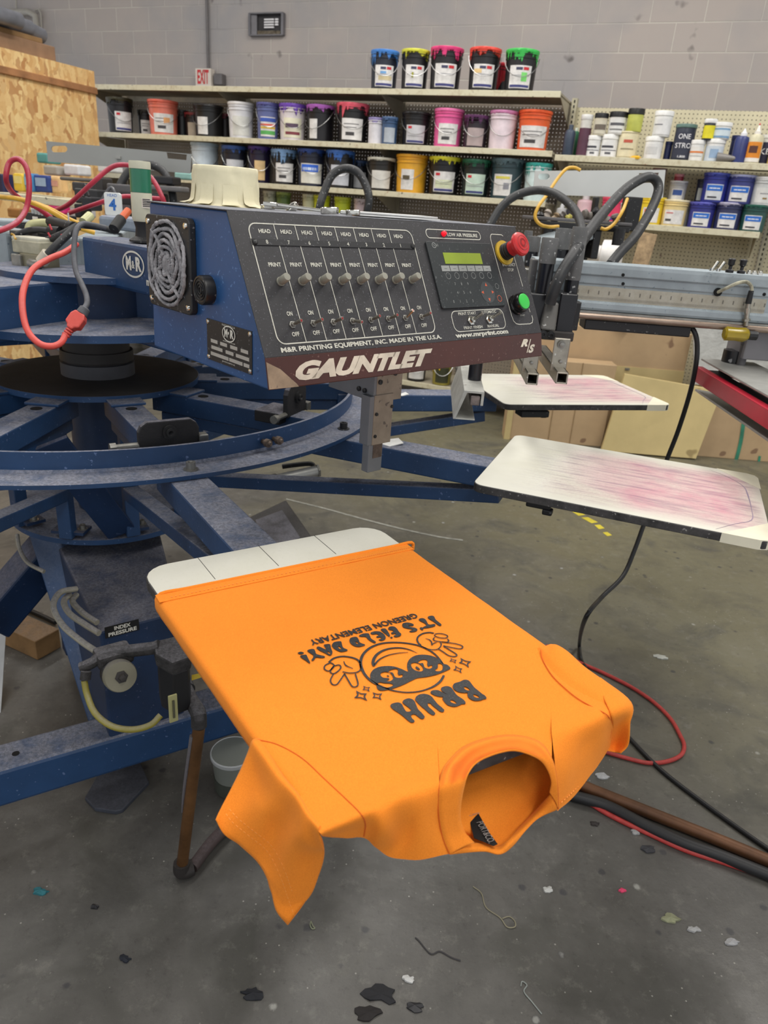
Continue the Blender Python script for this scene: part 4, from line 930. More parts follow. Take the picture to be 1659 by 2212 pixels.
for (tr, mm, aa) in (p1, p2):
    for sg in (-1, 1):
        MB().prism(mm, [(LP+.001, sg*(WP/2-.10)), (LP+.001, sg*(WP/2-.022)), (LP-.0055, sg*(WP/2-.0060)), (LP-.022, sg*(WP/2+.001)), (LP-.085, sg*(WP/2+.001))][::sg], -.018, .0006).build('corner_tape', CT, tr)
    MB().box(mm, .05, .03, .02, (.13, -WP/2-.0+.06, -.033)).box(mm, .02, .02, .012, (.15, -WP/2+.05, -.046)).build('clamp_lever', BLACK, tr, bevel=.003)
MB().box(mm, .09, .05, .02, (.12, -.14, -.04)).build('clamp_block', BLACK, p2[0], bevel=.003)
for q in ((930, 952), (952, 960)): pass
INKB = mat('bluish ink border', (150, 134, 156), .7, var=.2)
for (tr_, mm_, aa_) in (p1, p2):
    vs, fs = flat_fill(ribbon([(LP-.095, -WP/2+.012), (LP-.060, -WP/2+.060), (LP-.030, -WP/2+.098), (LP-.026, -.04), (LP-.028, .05), (LP-.034, WP/2-.100), (LP-.060, WP/2-.055), (LP-.10, WP/2-.02)], [.0005, .0015, .002, .001, .003, .0015, .001, .0005], 4), mm_, .0004)
    MB().add(vs, fs).build('ink_border', INKB, tr_)
P = atz(842, 958, .8895); tag(MB().slab([P+Vector((-.03, .0, 0)), P+Vector((.0, -.022, 0)), P+Vector((.032, .0, .004)), P+Vector((.02, .03, .006)), P+Vector((-.01, .03, 0))], .002).build('paper_scrap', mat('white paper', (226, 226, 222), .7)), 'scrap of white paper on the blue arm of the right pallet', 'scrap')
P = atz(790+78, 853, .905)
tag(MB().slab([P+Vector((-.012, .0, 0)), P+Vector((.0, -.01, 0)), P+Vector((.02, .0, .004)), P+Vector((.01, .014, .006))], .002).build('paper_scrap', mat('white paper', (0, 0, 0))), 'tiny white scrap behind the hanging metal block', 'scrap')

# ---------------------------------------------------------------- print head on the right (az -2.2)
AH = -2.2; dH = az(AH); nH = Vector((dH.y, -dH.x, 0)); OH = pol(0, AH, 0)
def onh(x, y, off=0): return atp(x, y, OH+nH*off, nH)       # off > 0 is nearer the camera
def rh(P): return (P-PC).dot(dH)
hd = thing('print_head', 'grey blue print head beam with ruler, rod and black squeegee carriage at right', 'machine', pol(1.2, AH, 1.1))
MH = frame(pol(0, AH, 0), dH)                                # local y is away from the camera
r0_, r1_ = rh(onh(1150, 600)), 2.35
bprof = [(0, 1.311), (-.006, 1.309), (-.008, 1.300), (-.008, 1.283), (-.003, 1.279), (-.003, 1.262), (0, 1.259), (0, 1.222), (-.004, 1.220), (-.010, 1.216), (-.011, 1.204), (-.008, 1.198), (.075, 1.198), (.085, 1.21), (.085, 1.30), (.07, 1.311)]
bm_ = MB().prism(MH, bprof, r0_, r1_, ax='x').build('beam', GBLUE, hd, bevel=.001)
def f_ruler(nt, N, L, b):
    g = N.new('ShaderNodeNewGeometry'); P = g.outputs['Position']
    x = N.new('ShaderNodeVectorMath'); x.operation = 'DOT_PRODUCT'; L.new(P, x.inputs[0]); x.inputs[1].default_value = dH
    s = N.new('ShaderNodeSeparateXYZ'); L.new(P, s.inputs[0])
    fr = math_n(N, L, 'ABSOLUTE', math_n(N, L, 'SUBTRACT', math_n(N, L, 'FRACT', math_n(N, L, 'MULTIPLY', x.outputs['Value'], 39.37)), .5))
    f8 = math_n(N, L, 'ABSOLUTE', math_n(N, L, 'SUBTRACT', math_n(N, L, 'FRACT', math_n(N, L, 'MULTIPLY', x.outputs['Value'], 39.37*8)), .5))
    z1 = math_n(N, L, 'MULTIPLY', mapr(N, L, s.outputs[2], 1.236, 1.237), mapr(N, L, s.outputs[2], 1.246, 1.245))
    z8 = math_n(N, L, 'MULTIPLY', mapr(N, L, s.outputs[2], 1.2235, 1.2245), mapr(N, L, s.outputs[2], 1.231, 1.230))
    k1 = math_n(N, L, 'MULTIPLY', math_n(N, L, 'LESS_THAN', fr, .06), z1); k8 = math_n(N, L, 'MULTIPLY', math_n(N, L, 'LESS_THAN', f8, .2), z8)
    c = mixn(N, L, mapr(N, L, noisen(N, L, P, 30, 5, .7), .35, .7), lin((176, 172, 160)), lin((156, 150, 134)))
    c = mixn(N, L, math_n(N, L, 'MULTIPLY', math_n(N, L, 'MAXIMUM', k1, k8), .7), c, lin((60, 58, 56)))
    L.new(c, b.inputs['Base Color']); b.inputs['Roughness'].default_value = .5; b.inputs['Metallic'].default_value = .2
rr0, rr1 = rh(onh(1240, 640)), rh(onh(1651, 668))
MB().box(MH, rr1-rr0, .003, .034, ((rr0+rr1)/2, -.001, 1.238)).build('ruler', custom('etched steel ruler', f_ruler), hd)
MB().tube([onh(1240, 680, .012), onh(1240, 680, .012)+dH*1.2], .0085, 14).build('guide_rod', mat('brown oiled rod', (150, 132, 118), .3, metal=.6, var=.25, vscale=6), hd, smooth=True)
MB().box(MH, r1_-r0_-.05, .05, .008, ((r0_+r1_)/2, .01, 1.193)).build('rod_shelf', STEEL, hd)
ta_, tb_ = rh(onh(1262, 700)), rh(onh(1492, 712))
MB().box(MH, tb_-ta_, .07, .026, ((ta_+tb_)/2, .03, 1.163)).build('cable_tray', BLACK, hd, bevel=.003)
for x, y in ((1346, 594), (1346, 613), (1651, 636)):
    P = onh(x, y, .009 if y < 600 else .004); MB().cyl(frame(P, dH, nH), .004, -.002, .0005, 12).build('beam_hole', mat('dark hole', (0, 0, 0)), hd)
P = onh(1551, 631, .006); MB().cyl(frame(P, dH, nH), .010, -.002, .0006, 18).build('cable_hole', mat('dark hole', (0, 0, 0)), hd)
# carriage
def bx4(x0, y0, x1, y1, dpt, th, name, m, par, bev=.003, az_=AH):
    """box whose front face spans the two picture corners at the given forward distance"""
    n_ = az(az_); n_ = Vector((n_.y, -n_.x, 0)); P = atd((x0+x1)/2, (y0+y1)/2, dpt)
    d1 = az(az_); a_ = atp(x0, (y0+y1)/2, P, n_); b_ = atp(x1, (y0+y1)/2, P, n_)
    t_ = atp((x0+x1)/2, y0, P, n_); l_ = atp((x0+x1)/2, y1, P, n_)
    w_ = (b_-a_).dot(d1); h_ = t_.z-l_.z
    return MB().box(frame((a_+b_)/2, d1), w_, th, h_, (0, th/2, (t_.z+l_.z)/2-((a_+b_)/2).z)).build(name, m, par, bevel=bev)
DC = 1.72
GTOP = mat('scuffed grey cap', (98, 98, 98), .5, var=.2, vscale=20, speck=.2, speckcol=(190, 190, 188))
BLK2 = mat('glossy black carriage', (22, 22, 27), .3, var=.12, speck=.12, speckcol=(170, 170, 170), speckscale=60)
c1 = bx4(1140, 634, 1186, 722, DC, .09, 'carriage_block', BLK2, hd)
c2 = bx4(1205, 634, 1243, 726, DC, .09, 'carriage_block', BLK2, hd)
bx4(1145, 560, 1158, 640, DC+.02, .05, 'side_plate', GTOP, hd)
for x0, x1, y0, ys, y1, dd_ in ((1154, 1190, 524, 572, 632, DC), (1214, 1247, 504, 606, 640, DC+.03), (1190, 1224, 500, 540, 570, DC+.22), (1130, 1160, 516, 545, 575, DC+.25), (1128, 1146, 502, 520, 540, DC+.35)):
    Pb = atd((x0+x1)/2, y1, dd_); r_ = (x1-x0)/2*dd_/FPX; hT = (y1-y0)*dd_/FPX*1.03; hS = (y1-ys)*dd_/FPX
    o = MB().cyl(Matrix.Translation(Pb), r_*.92, 0, hS).build('cylinder_body', BLK2, hd, smooth=30)
    MB().lathe(Matrix.Translation(Pb), [(r_, hS), (r_, hT-.003), (r_*.94, hT), (0.0001, hT)], 24).build('cylinder_cap', GTOP, o, smooth=30)
bx4(1224, 540, 1246, 600, DC+.2, .05, 'rear_bracket', STEEL, hd); bx4(1130, 580, 1150, 640, DC+.12, .04, 'rear_bracket', STEEL, hd)
hx = [atd(x, y, DC-.02) for x, y in ((1168, 712), (1200, 716), (1208, 655), (1180, 652))]
MB().hexa([hx[0], hx[1], hx[1]-nH*.03, hx[0]-nH*.03, hx[3], hx[2], hx[2]-nH*.03, hx[3]-nH*.03]).build('hose_bracket', mat('grimy grey bracket', (92, 90, 86), .5, var=.2, speck=.15, speckcol=(190, 190, 186)), hd, bevel=.004)
m = MB(); bolt(m, atd(1173, 722, DC-.03), .006, .006, nH); bolt(m, atd(1190, 724, DC-.03), .006, .006, nH); m.build('bracket_screws', BLACK, hd, smooth=30)
bx4(1166, 716, 1240, 736, DC+.01, .06, 'carriage_foot', DARKIRON, hd)
bx4(1238, 652, 1252, 715, DC+.05, .03, 'end_stop', BLACK, hd); 
NICK = mat('nickel plated steel', (168, 162, 150), .3, metal=.85, var=.12, vscale=25, speck=.05, speckcol=(230, 230, 225))
def sqholder(x, y, par, dd_=1.62):
    E_ = atd(x, y, dd_)                       # centre of the open end
    w_ = .0262; th = .0035
    M = frame(E_, -nH)                        # local x runs away from the camera
    o = MB()
    for (sy, sz, cy, cz) in ((w_, th, 0, w_/2-th/2), (w_, th, 0, -w_/2+th/2), (th, w_, w_/2-th/2, 0), (th, w_, -w_/2+th/2, 0)): o.box(M, .36, sy, sz, (.18, cy, cz))
    q = o.build('squeegee_tube', NICK, par, bevel=.001)
    MB().box(M, .006, .036, .075, (.055, .002, .042)).build('clip_plate', NICK, q, bevel=.002)
    MB().lathe(M @ Matrix.Translation((.048, .004, .066)) @ Matrix.Rotation(-pi/2, 4, 'Y'), [(.009, 0), (.009, .004), (.0055, .004), (.0055, .010), (0.0001, .011)], 16).build('clip_bolt', STEEL, q, smooth=30)
    MB().lathe(M @ Matrix.Translation((.048, .0, .027)) @ Matrix.Rotation(-pi/2, 4, 'Y'), [(.004, 0), (.004, .003), (0.0001, .004)], 10).build('rivet', STEEL, q, smooth=30)
sqholder(1214, 817, hd); sqholder(1150, 819, hd, 1.64)
# toggles on the beam's top
for x, y in ((1543, 583), (1557, 584)):
    P = atz(x-6, y+2, 1.313); MB().tube([P, P+Vector((0, 0, .006))], .006, 10).tube([P, P+dH*.011+Vector((0, 0, .022))], .003, 8, r2=.0038).build('toggle', CHROME, hd, smooth=True)
for x, y in ((1575, 587), (1600, 589)):
    P = atz(x, y+2, 1.313); MB().lathe(Matrix.Translation(P), [(.009, 0), (.009, .006), (.004, .008), (.004, .015), (.007, .018), (.008, .03), (.006, .032), (0.0001, .032)], 14).build('knob', BLACK, hd, smooth=30)
for x, y in ((1617, 592), (1628, 593), (1641, 594)):
    P = atz(x, y, 1.313); MB().lathe(Matrix.Translation(P), [(.006, 0), (.006, .004), (.004, .009), (0.0001, .010)], 12).build('knob', CHROME, hd, smooth=30)
# sensor and its cable
SC_ = [onh(1551, 631, .005), onh(1570, 622, .03), onh(1592, 612, .03), onh(1612, 609, .025), onh(1622, 617, .02), onh(1624, 628, .02)]
MB().tube(SC_, .0042, 8, smooth=5).build('sensor_cable', mat('grimy pale cable', (176, 172, 150), .5, var=.3, vscale=40), hd, smooth=True)
sp_ = onh(1623, 628, .02); sq_ = onh(1616, 656, .02); sr_ = onh(1611, 704, .02)
MB().tube([sp_, sq_], .006, 12, r2=.0075).build('sensor_plug', RUBBER, hd, smooth=30)
MB().tube([sq_, sr_], .006, 12).tube([sq_+(sr_-sq_)*.2, sq_+(sr_-sq_)*.42], .0075, 10).tube([sq_+(sr_-sq_)*.68, sq_+(sr_-sq_)*.78], .0095, 6).build('sensor_body', NICK, hd, smooth=30)
# grey housing, handle, knobs right
hs = bx4(1612, 702, 1740, 782, 1.84, .12, 'housing', mat('grey powder coat', (128, 126, 130), .5, var=.08), hd)
Pq = onh(1590, 722, .03); MY = frame(Pq, dH)
MB().lathe(MY @ Matrix.Rotation(pi/2, 4, 'Y'), [(.012, -.030), (.0165, -.026), (.015, .0), (.0165, .02), (.013, .028), (.006, .032)], 16, fn=lambda r_, z_, a_, i: (r_*(1+.06*cos(6*a_)), z_)).build('handle', mat('amber plastic handle', (156, 134, 20), .25, var=.15, spec=.6), hd, smooth=True)
MB().tube([Pq+dH*.03, Pq+dH*.05], .011, 10).build('handle_collar', BLACK, hd, smooth=30)

# screen frame with clamp plate
s_ = atd(1506, 806, 1.95)
scr = thing('screen_frame', 'red edged screen frame clamped under a light grey plate at the right edge', 'screen', s_)
MS = frame(s_, nH, Vector((0, 0, 1)))           # local x towards the camera side, y = z x x
yv = MS.to_3x3() @ Vector((0, 1, 0)); sg = 1 if yv.dot(dH) > 0 else -1
MB().box(MS, .9, .022, .038, (.45, sg*.0, 0)).build('red_rail', mat('red anodised rail', (176, 30, 52), .35, var=.1), scr, bevel=.002)
MB().box(MS, .9, .03, .03, (.45, sg*.04, -.004)).build('black_rail', BLACK, scr, bevel=.002)
ptop = MB().box(MS, .92, .14, .006, (.45, sg*.075, .036)).build('clamp_plate', ALU, scr, bevel=.002)
MB().box(MS, .9, .35, .012, (.5, sg*.17, -.012)).build('screen_mesh', mat('grey screen mesh', (132, 132, 128), .6), scr)
s2 = atd(1502, 840, 1.98); MS2 = frame(s2, nH)
MB().prism(MS2, [(0, 0), (sg*.05, -.005), (sg*.10, -.045), (sg*.13, -.045), (sg*.13, -.05), (sg*.095, -.05), (sg*.05, -.01), (0, -.006)], 0, .9, ax='x').build('drip_tray', ALU, scr, bevel=.001)
cyl_b = atd(1574, 812, 1.93)
MB().cyl(Matrix.Translation(cyl_b), .0275, 0, .068, 28).build('clamp_cylinder', BLK2, scr, smooth=30)
MB().lathe(Matrix.Translation(atd(1592, 817, 1.9)), [(.018, 0), (.018, .006), (.011, .008), (.011, .086), (.013, .088), (.013, .094), (0.0001, .094)], 18).build('adjust_screw', mat('knurled grey screw', (96, 94, 96), .5, metal=.4, bump=.4, bscale=300), scr, smooth=30)
MB().lathe(Matrix.Translation(atd(1621, 838, 1.86)), [(.008, 0), (.006, .01), (.006, .02), (.015, .028), (.017, .042), (.012, .044), (0.0001, .042)], 18).build('thumb_knob', RUBBER, scr, smooth=30)
MB().lathe(Matrix.Translation(atd(1654, 860, 1.82)), [(.012, 0), (.012, .03), (.008, .034), (.008, .12), (0.0001, .12)], 14).build('adjust_screw', CHROME, scr, smooth=30)

# white channel bar under the console right
ch = thing('squeegee_channel', 'dirty white aluminium channel pointing at the viewer below the console', 'channel', atd(1010, 900, 1.72))
E_ = atd(1003, 843, 1.70); MEc = frame(E_, -nH)
yc = 1 if (MEc.to_3x3() @ Vector((0, 1, 0))).dot(dH) > 0 else -1
k_ = 1.70/FPX
outer = [(0, 0), (44*k_*yc, -.0), (44*k_*yc, -.034), (38*k_*yc, -.034), (38*k_*yc, -.006), (7*k_*yc, -.006), (-12*k_*yc, -.068), (30*k_*yc, -.068), (30*k_*yc, -.071), (-18*k_*yc, -.071)]
MB().prism(MEc, outer, 0, .34, ax='x').build('channel', mat('dirty pale aluminium', (190, 190, 184), .45, metal=.25, var=.12, vscale=30, speck=.1, speckcol=(110, 90, 90)), ch, bevel=.001)
MB().prism(MEc, [(16*k_*yc, -.012), (36*k_*yc, -.012), (36*k_*yc, -.035), (16*k_*yc, -.035)], .002, .34, ax='x').build('inner_blade_holder', mat('ink stained holder', (128, 116, 112), .5, var=.3, vscale=60), ch, bevel=.002)
MB().cyl(Matrix.Translation(atd(1024, 828, 1.82)), .017, -.01, .1, 20).build('mount_post', BLK2, ch, smooth=30)

# ---------------------------------------------------------------- print heads at the back
def sheet_cover(name, label, q, slots, dpt, matn, ang):
    """q: picture corners TL TR BR BL; stands vertical along azimuth ang"""
    P = atd(sum(p[0] for p in q)/4, sum(p[1] for p in q)/4, dpt); d1 = az(ang); n1 = Vector((d1.y, -d1.x, 0))
    M = frame(P, d1); Mi = M.inverted()
    def loc(p): v = Mi @ atp(p[0], p[1], P, n1); return (v.x, v.z)
    loops = [[loc(p) for p in q]]+[[loc(p) for p in s_] for s_ in slots]
    vs, fs = flat_fill(loops, M @ Matrix.Rotation(pi/2, 4, 'X'))
    t = thing(name, label, 'machine', P-Vector((0, 0, .1)))
    MB().add(vs, fs).build('sheet_cover', matn, t, solid=.004)
    return t, P, d1, n1
def slotpts(x0, y0, x1, y1, n=8):
    r_ = (y1-y0)/2; cy = (y0+y1)/2; o = []
    for k in range(n+1): o.append((x0+r_-r_*sin(pi*k/n)*1, cy-r_*cos(pi*k/n)))
    for k in range(n+1): o.append((x1-r_+r_*sin(pi*k/n), cy+r_*cos(pi*k/n)))
    return o
GSH = mat('pale grey sheet metal', (212, 214, 212), .5, var=.04, vscale=3)
t, P, d1, n1 = sheet_cover('print_head', 'pale grey slotted cover of the print head at the back right', [(1156, 369), (1437, 367), (1431, 428), (1151, 420)], [slotpts(1162, 375, 1187, 388), [(1380, 374), (1423, 373), (1419, 394), (1378, 396)]], 2.9, GSH, 22)
def hb2(x0, y0, x1, y1, dd_, th, nm, m, par, bev=.004): return bx4(x0, y0, x1, y1, dd_, th, nm, m, par, bev, 12)
hb2(1150, 474, 1368, 482, 2.75, .12, 'rail', mat('grey rail', (96, 94, 96), .5, var=.15), t); hb2(1165, 483, 1362, 497, 2.76, .1, 'rail_body', BLACK, t)
hb2(1200, 497, 1275, 560, 2.85, .1, 'post', BLACK, t); hb2(1280, 497, 1296, 560, 2.8, .05, 'post', BLACK, t)
for i, (x, y, r_, c_) in enumerate(((1165, 462, 12, K), (1182, 455, 10, (150, 140, 130)), (1200, 462, 10, (130, 110, 80)), (1215, 458, 9, (90, 84, 80)), (1228, 462, 8, (190, 180, 90)), (1250, 460, 10, (70, 60, 60)), (1268, 458, 12, (90, 84, 78)), (1290, 450, 9, K), (1305, 462, 13, (120, 112, 104)), (1330, 465, 10, (100, 92, 88)))):
    Pp = atd(x, y+8, 2.78); s = r_*2.78/FPX
    MB().lathe(frame(Pp, az(20)) @ Matrix.Rotation(.3*i, 4, 'Y'), [(s*.7, -s), (s, -s*.6), (s*.6, s*.1), (s*.9, s*.5), (s*.4, s)], 10).build('fitting', plast(c_, .5), t, smooth=30)
MB().bar(pol(1.30, 33.8, 1.268), atd(1262, 486, 2.80), .09, .05).build('beam', GBLUE, t, bevel=.004)
hb2(1283, 425, 1292, 480, 2.8, .03, 'bracket', BLACK, t); hb2(1352, 425, 1384, 500, 2.82, .05, 'hose_boot', BLACK, t)
for x in (1178, 1333): MB().cyl(Matrix.Translation(atd(x, 530, 2.78)), .022, 0, .06, 16).build('foot_cylinder', BLACK, t, smooth=30)
t2, P, d1, n1 = sheet_cover('print_head', 'grey slotted sheet cover of the print head at the back left', [(100, 305), (414, 333), (411, 375), (104, 349)], [slotpts(111, 315, 146, 329), [(360, 329), (404, 334), (403, 346), (362, 342)]], 3.0, mat('grey sheet metal', (158, 160, 158), .5, var=.05, vscale=3), -8)
MB().box(frame(P+Vector((0, 0, .0)), d1), .02, .02, .01).build('cover_clip', ALU, t2)
for x0, y0, x1, y1, c_ in ((155, 395, 235, 415, (62, 60, 60)), (160, 408, 210, 440, (46, 46, 48)), (205, 383, 222, 430, (60, 56, 54)), (230, 398, 300, 425, (92, 90, 92)), (258, 415, 345, 445, (52, 50, 52)), (330, 380, 372, 398, K), (160, 440, 175, 470, K), (128, 384, 220, 392, (110, 104, 96)), (300, 400, 390, 412, (110, 108, 108)), (280, 440, 400, 462, (84, 82, 84)), (175, 425, 196, 455, (40, 40, 44))):
    bx4(x0, y0, x1, y1, 2.7+random.random()*.3, .08, 'mechanism', plast(c_, .5), t2, .006, -10)
for pts, c_ in (([(180, 425), (184, 400), (192, 424)], K), ([(215, 440), (240, 405), (255, 440)], (80, 80, 84))):
    MB().tube([atd(x, y, 2.6) for x, y in pts], .006, 8, smooth=5).build('small_hose', plast(c_), t2, smooth=True)
# near-left head: light blue beam end and second beam
lh = thing('print_head', 'light grey blue head beam end at the left picture edge', 'machine', atd(10, 560, 1.9))
b_ = MB().box(frame(atd(-30, 545, 1.95), az(-20)), .156, .10, .118, (0, .05, 0)).build('beam', GBLUE, lh, bevel=.006)
MB().box(frame(atd(8, 548, 1.947), az(-20)), .01, .002, .06, (0, -.001, 0)).build('paint_chip', mat('bare dark metal', (70, 66, 66), .6), lh)
MB().bar(atd(-60, 470, 2.25), atd(150, 478, 2.35), .14, .06).build('beam', GBLUE, lh, bevel=.006)
MB().bar(atd(45, 480, 2.2), atd(70, 480, 2.2), .10, .05).build('beam_mouth', BLACK, lh)
# ---------------------------------------------------------------- the control console
CB0 = Vector((-.16248, .93336, 1.16937)); UD = az(43.65); WD = az(133.65); CW = .590
MCn = frame(CB0, UD)                                     # local x along the front, y towards the back, z up
con = thing('control_console', 'blue and black control console lettered GAUNTLET with knobs, keypad and red stop button', 'control console', CB0+UD*CW/2+WD*.16)
prof = [(.0, .0), (.0085, .0405), (.0985, .2125), (.3187, .2135), (.3280, .0)]
MPr = MCn
FACE = mat('black speckled console face', (52, 51, 54), .55, var=.2, vscale=9, speck=.22, speckcol=(104, 104, 110), speckscale=420, bump=.2, bscale=260, dist=.0005)
BROWN = mat('dark maroon strip', (72, 32, 22), .35, var=.12, vscale=9, speck=.1, speckcol=(120, 90, 80), speckscale=200, bump=.05)
TOPM = mat('black top under pale lint', (62, 62, 68), .6, var=.2, dust=.85, dustcol=(150, 152, 160), bump=.3, bscale=160)
body = MB().prism(MCn, [(p[0], p[1]) for p in prof], 0, CW, ax='x').build('housing', BLUE2, con, bevel=.0025)
th = .0022
def plate(p0, p1, o0, o1, x0, x1, t0=0.0):               # plate lying on the profile edge p0-p1
    a = Vector((0, p0[0], p0[1])); b = Vector((0, p1[0], p1[1])); n = Vector((0, -(b-a).z, (b-a).y)).normalized()
    u = (b-a).normalized(); L_ = (b-a).length
    a2, b2 = a+u*o0, b-u*o1
    P = []
    for nn in (t0, t0+th):
        for q, x in ((a2, x0), (a2, x1), (b2, x1), (b2, x0)): P.append(MCn @ (Vector((x, 0, 0))+q+n*nn))
    return P
fp = MB().hexa(plate(prof[1], prof[2], -.001, -.001, -.001, CW+.001)).build('face_panel', FACE, con, bevel=.001)
bp_ = MB().hexa(plate(prof[0], prof[1], .000, .000, -.001, CW+.001)).build('name_strip', BROWN, con, bevel=.001)
MB().hexa(plate(prof[2], prof[3], -.002, -.003, -.003, CW+.003)).build('lid', TOPM, con, bevel=.001)
# local frames on the face and the strip
f0 = CB0+WD*prof[1][0]+Vector((0, 0, prof[1][1])); f1 = CB0+WD*prof[2][0]+Vector((0, 0, prof[2][1]))
TD = (f1-f0).normalized(); ND = UD.cross(TD).normalized()
MF = Matrix.Translation(f0+ND*(th+.0002)) @ Matrix((UD, TD, ND)).transposed().to_4x4()     # x, y on the face, z out of it
TS = (f0-CB0).normalized(); NS = UD.cross(TS).normalized()
MSt = Matrix.Translation(CB0+NS*(th+.0002)) @ Matrix((UD, TS, NS)).transposed().to_4x4()
def onface(x, y, off=0): q = MF.inverted() @ atp(x, y, f0+ND*(th+.0002+off), ND); return q.x, q.y
LINE = mat('cream screen print', (206, 204, 192), .5, var=.1, vscale=60)
def stroke(mb, pts, w_, closed=False, M=MF, seg=1, lift=.0002):
    vs, fs = flat_fill(ribbon(pts, w_, seg, closed), M, lift); mb.add(vs, fs)
def rr_out(x0, y0, x1, y1, r): return rrect(x0, y0, x1, y1, r, 6)
m = MB()
stroke(m, rr_out(.0245, .0155, .322, .1785, .012), .0016, True)
m.build('print_outline', LINE, fp)
XC = [.0245+.0351*(i+1) for i in range(7)]
XC = [.0655+.00 if i == 0 else .0655+.0348*i for i in range(7)]
for i, x in enumerate(XC):
    m = MB(); stroke(m, [(x, .1785), (x+.0003, .1575)], .0012); stroke(m, [(x+.0008, .149), (x+.004, .0155)], .0012); m.build('divider_line', LINE, fp)
STRIP = mat('recessed number strip', (34, 34, 37), .5, var=.15, speck=.2, speckcol=(100, 100, 105), speckscale=300)
ns = MB().box(MF, .297, .0085, .0012, (.1725, .1530, .0004)).build('number_strip', STRIP, fp)
for x in (.0285, .3175): MB().lathe(MF @ Matrix.Translation((x, .153, 0)), [(.0042, 0), (.0042, .0016), (.003, .0028), (0.0001, .003)], 12).build('strip_screw', RUBBER, fp, smooth=30)
KNB = mat('grey rubber boot', (150, 148, 136), .5, var=.06)
for i in range(8):
    x = .0484+.0348*i
    n_ = 8-i
    m = MB(); text_fit(m, 'HEAD', .0052, .0185, MF @ Matrix.Translation((x, .1680, .0003)), off=.0002); m.build('head_text', LINE, fp)
    m = MB(); vs, fs, _ = text_geo(str(n_), .0075, MF @ Matrix.Translation((x-.001, .1530, .0012)), off=.0001); m.add(vs, fs); m.build('number', LINE, ns)
    m = MB(); text_fit(m, 'PRINT', .0054, .0200, MF @ Matrix.Translation((x+.0022, .1225, .0003)), off=.0002); m.build('print_text', LINE, fp)
    m = MB(); text_fit(m, 'ON', .0056, .0090, MF @ Matrix.Translation((x+.0058, .0555, .0003)), off=.0002); m.build('on_text', LINE, fp)
    m = MB(); text_fit(m, 'OFF', .0056, .0120, MF @ Matrix.Translation((x+.0070, .0273, .0003)), off=.0002); m.build('off_text', LINE, fp)
    MB().lathe(MF @ Matrix.Translation((x+.0045, .0995, 0)), [(.0062, 0), (.0062, .002), (.0050, .002), (.0058, .005), (.0056, .0165), (.0048, .018), (0.0001, .0182)], 18).build('push_button', KNB, fp, smooth=30)
    Mt = MF @ Matrix.Translation((x+.0055, .0405, 0))
    tg = MB().lathe(Mt, [(.0052, 0), (.0052, .0012), (.0036, .0015), (.0036, .0045), (0.0001, .0048)], 6).build('toggle_base', STEEL, fp)
    tilt = [-.05, -.05, -.05, -.45, -.02, -.02, .35, -.02][i]
    dd_ = Vector((.12, sin(tilt), cos(tilt)))
    MB().tube([Mt @ Vector((0, 0, .003)), Mt @ (Vector((0, 0, .003))+dd_*.0165)], .0018, 10, r2=.0028).build('toggle_lever', NICK, tg, smooth=30)
    MB().lathe(frame(Mt @ (Vector((0, 0, .003))+dd_*.0165), (MF.to_3x3() @ Vector((1, 0, -.05))), MF.to_3x3() @ dd_), [(.0019, 0), (.0015, .0004), (0.0001, .0006)], 10).build('toggle_tip', mat('red toggle tip', (150, 40, 44), .4), tg, smooth=30)
m = MB(); text_fit(m, 'M&R PRINTING EQUIPMENT, INC. MADE IN THE U.S.A.', .0062, .305, MF @ Matrix.Translation((.178, .0073, .0003)), off=.0003); m.build('maker_text', LINE, fp)
m = MB(); text_fit(m, 'www.mrprint.com', .0070, .134, MF @ Matrix.Translation((.431, .0068, .0003)), off=.0005); m.build('web_text', LINE, fp)
# low air pressure box
m = MB(); stroke(m, rr_out(.3555, .1680, .4870, .1822, .0065), .0014, True); m.build('lamp_outline', LINE, fp)
m = MB(); text_fit(m, 'LOW AIR PRESSURE', .0055, .075, MF @ Matrix.Translation((.4415, .1745, .0003)), off=.0002); m.build('lamp_text', LINE, fp)
MB().lathe(MF @ Matrix.Translation((.3950, .1750, 0)), [(.0045, 0), (.0045, .002), (.0035, .005), (.0015, .007), (0.0001, .0073)], 14).build('warning_lamp', mat('glowing red lamp', (230, 20, 40), .3, emit=.6), fp, smooth=True)
# keypad
KP = mat('keypad membrane', (48, 52, 54), .4, var=.08, speck=.2, speckcol=(100, 104, 104), speckscale=300)
kp = MB().prism(MF, rrect(.3465, .0515, .5055, .1608, .003), 0, .0032).build('keypad', KP, fp, bevel=.0005)
MK = MF @ Matrix.Translation((0, 0, .0034))
LCD = mat('green backlit display', (138, 156, 52), .35, emit=.12)
MB().box(MK, .092, .0185, .0006, (.4250, .1335, 0)).build('display', LCD, kp)
GTXT = mat('pale grey keypad print', (150, 152, 150), .5)
m = MB(); stroke(m, oval(.3630, .1545, .0042, .0042, 20), .001, True, MK, 1, .0001); vs, fs, _ = text_geo('E 50', .006, MK @ Matrix.Translation((.3675, .1545, .0001)), align='CENTER'); m.add(vs, fs); m.build('keypad_mark', GTXT, kp)
for i in range(6):
    x = .3765+.0205*i
    q = MB().box(MK, .0190, .0095, .0006, (x, .1165, 0)).build('key_label', GTXT, kp)
    m = MB(); vs, fs, _ = text_geo(['RUN', 'MODE', 'TIMER', 'STROKE', 'HEAD', 'ALARM'][i] if 0 else '----', .005, MK @ Matrix.Translation((x, .1165, .0005))); m.add(vs, fs); m.build('key_print', KP, q)
    m = MB(); stroke(m, oval(x+.002, .1045, .0052, .0052, 20), .0006, True, MK, 1, .0001); m.build('key_ring', GTXT, kp)
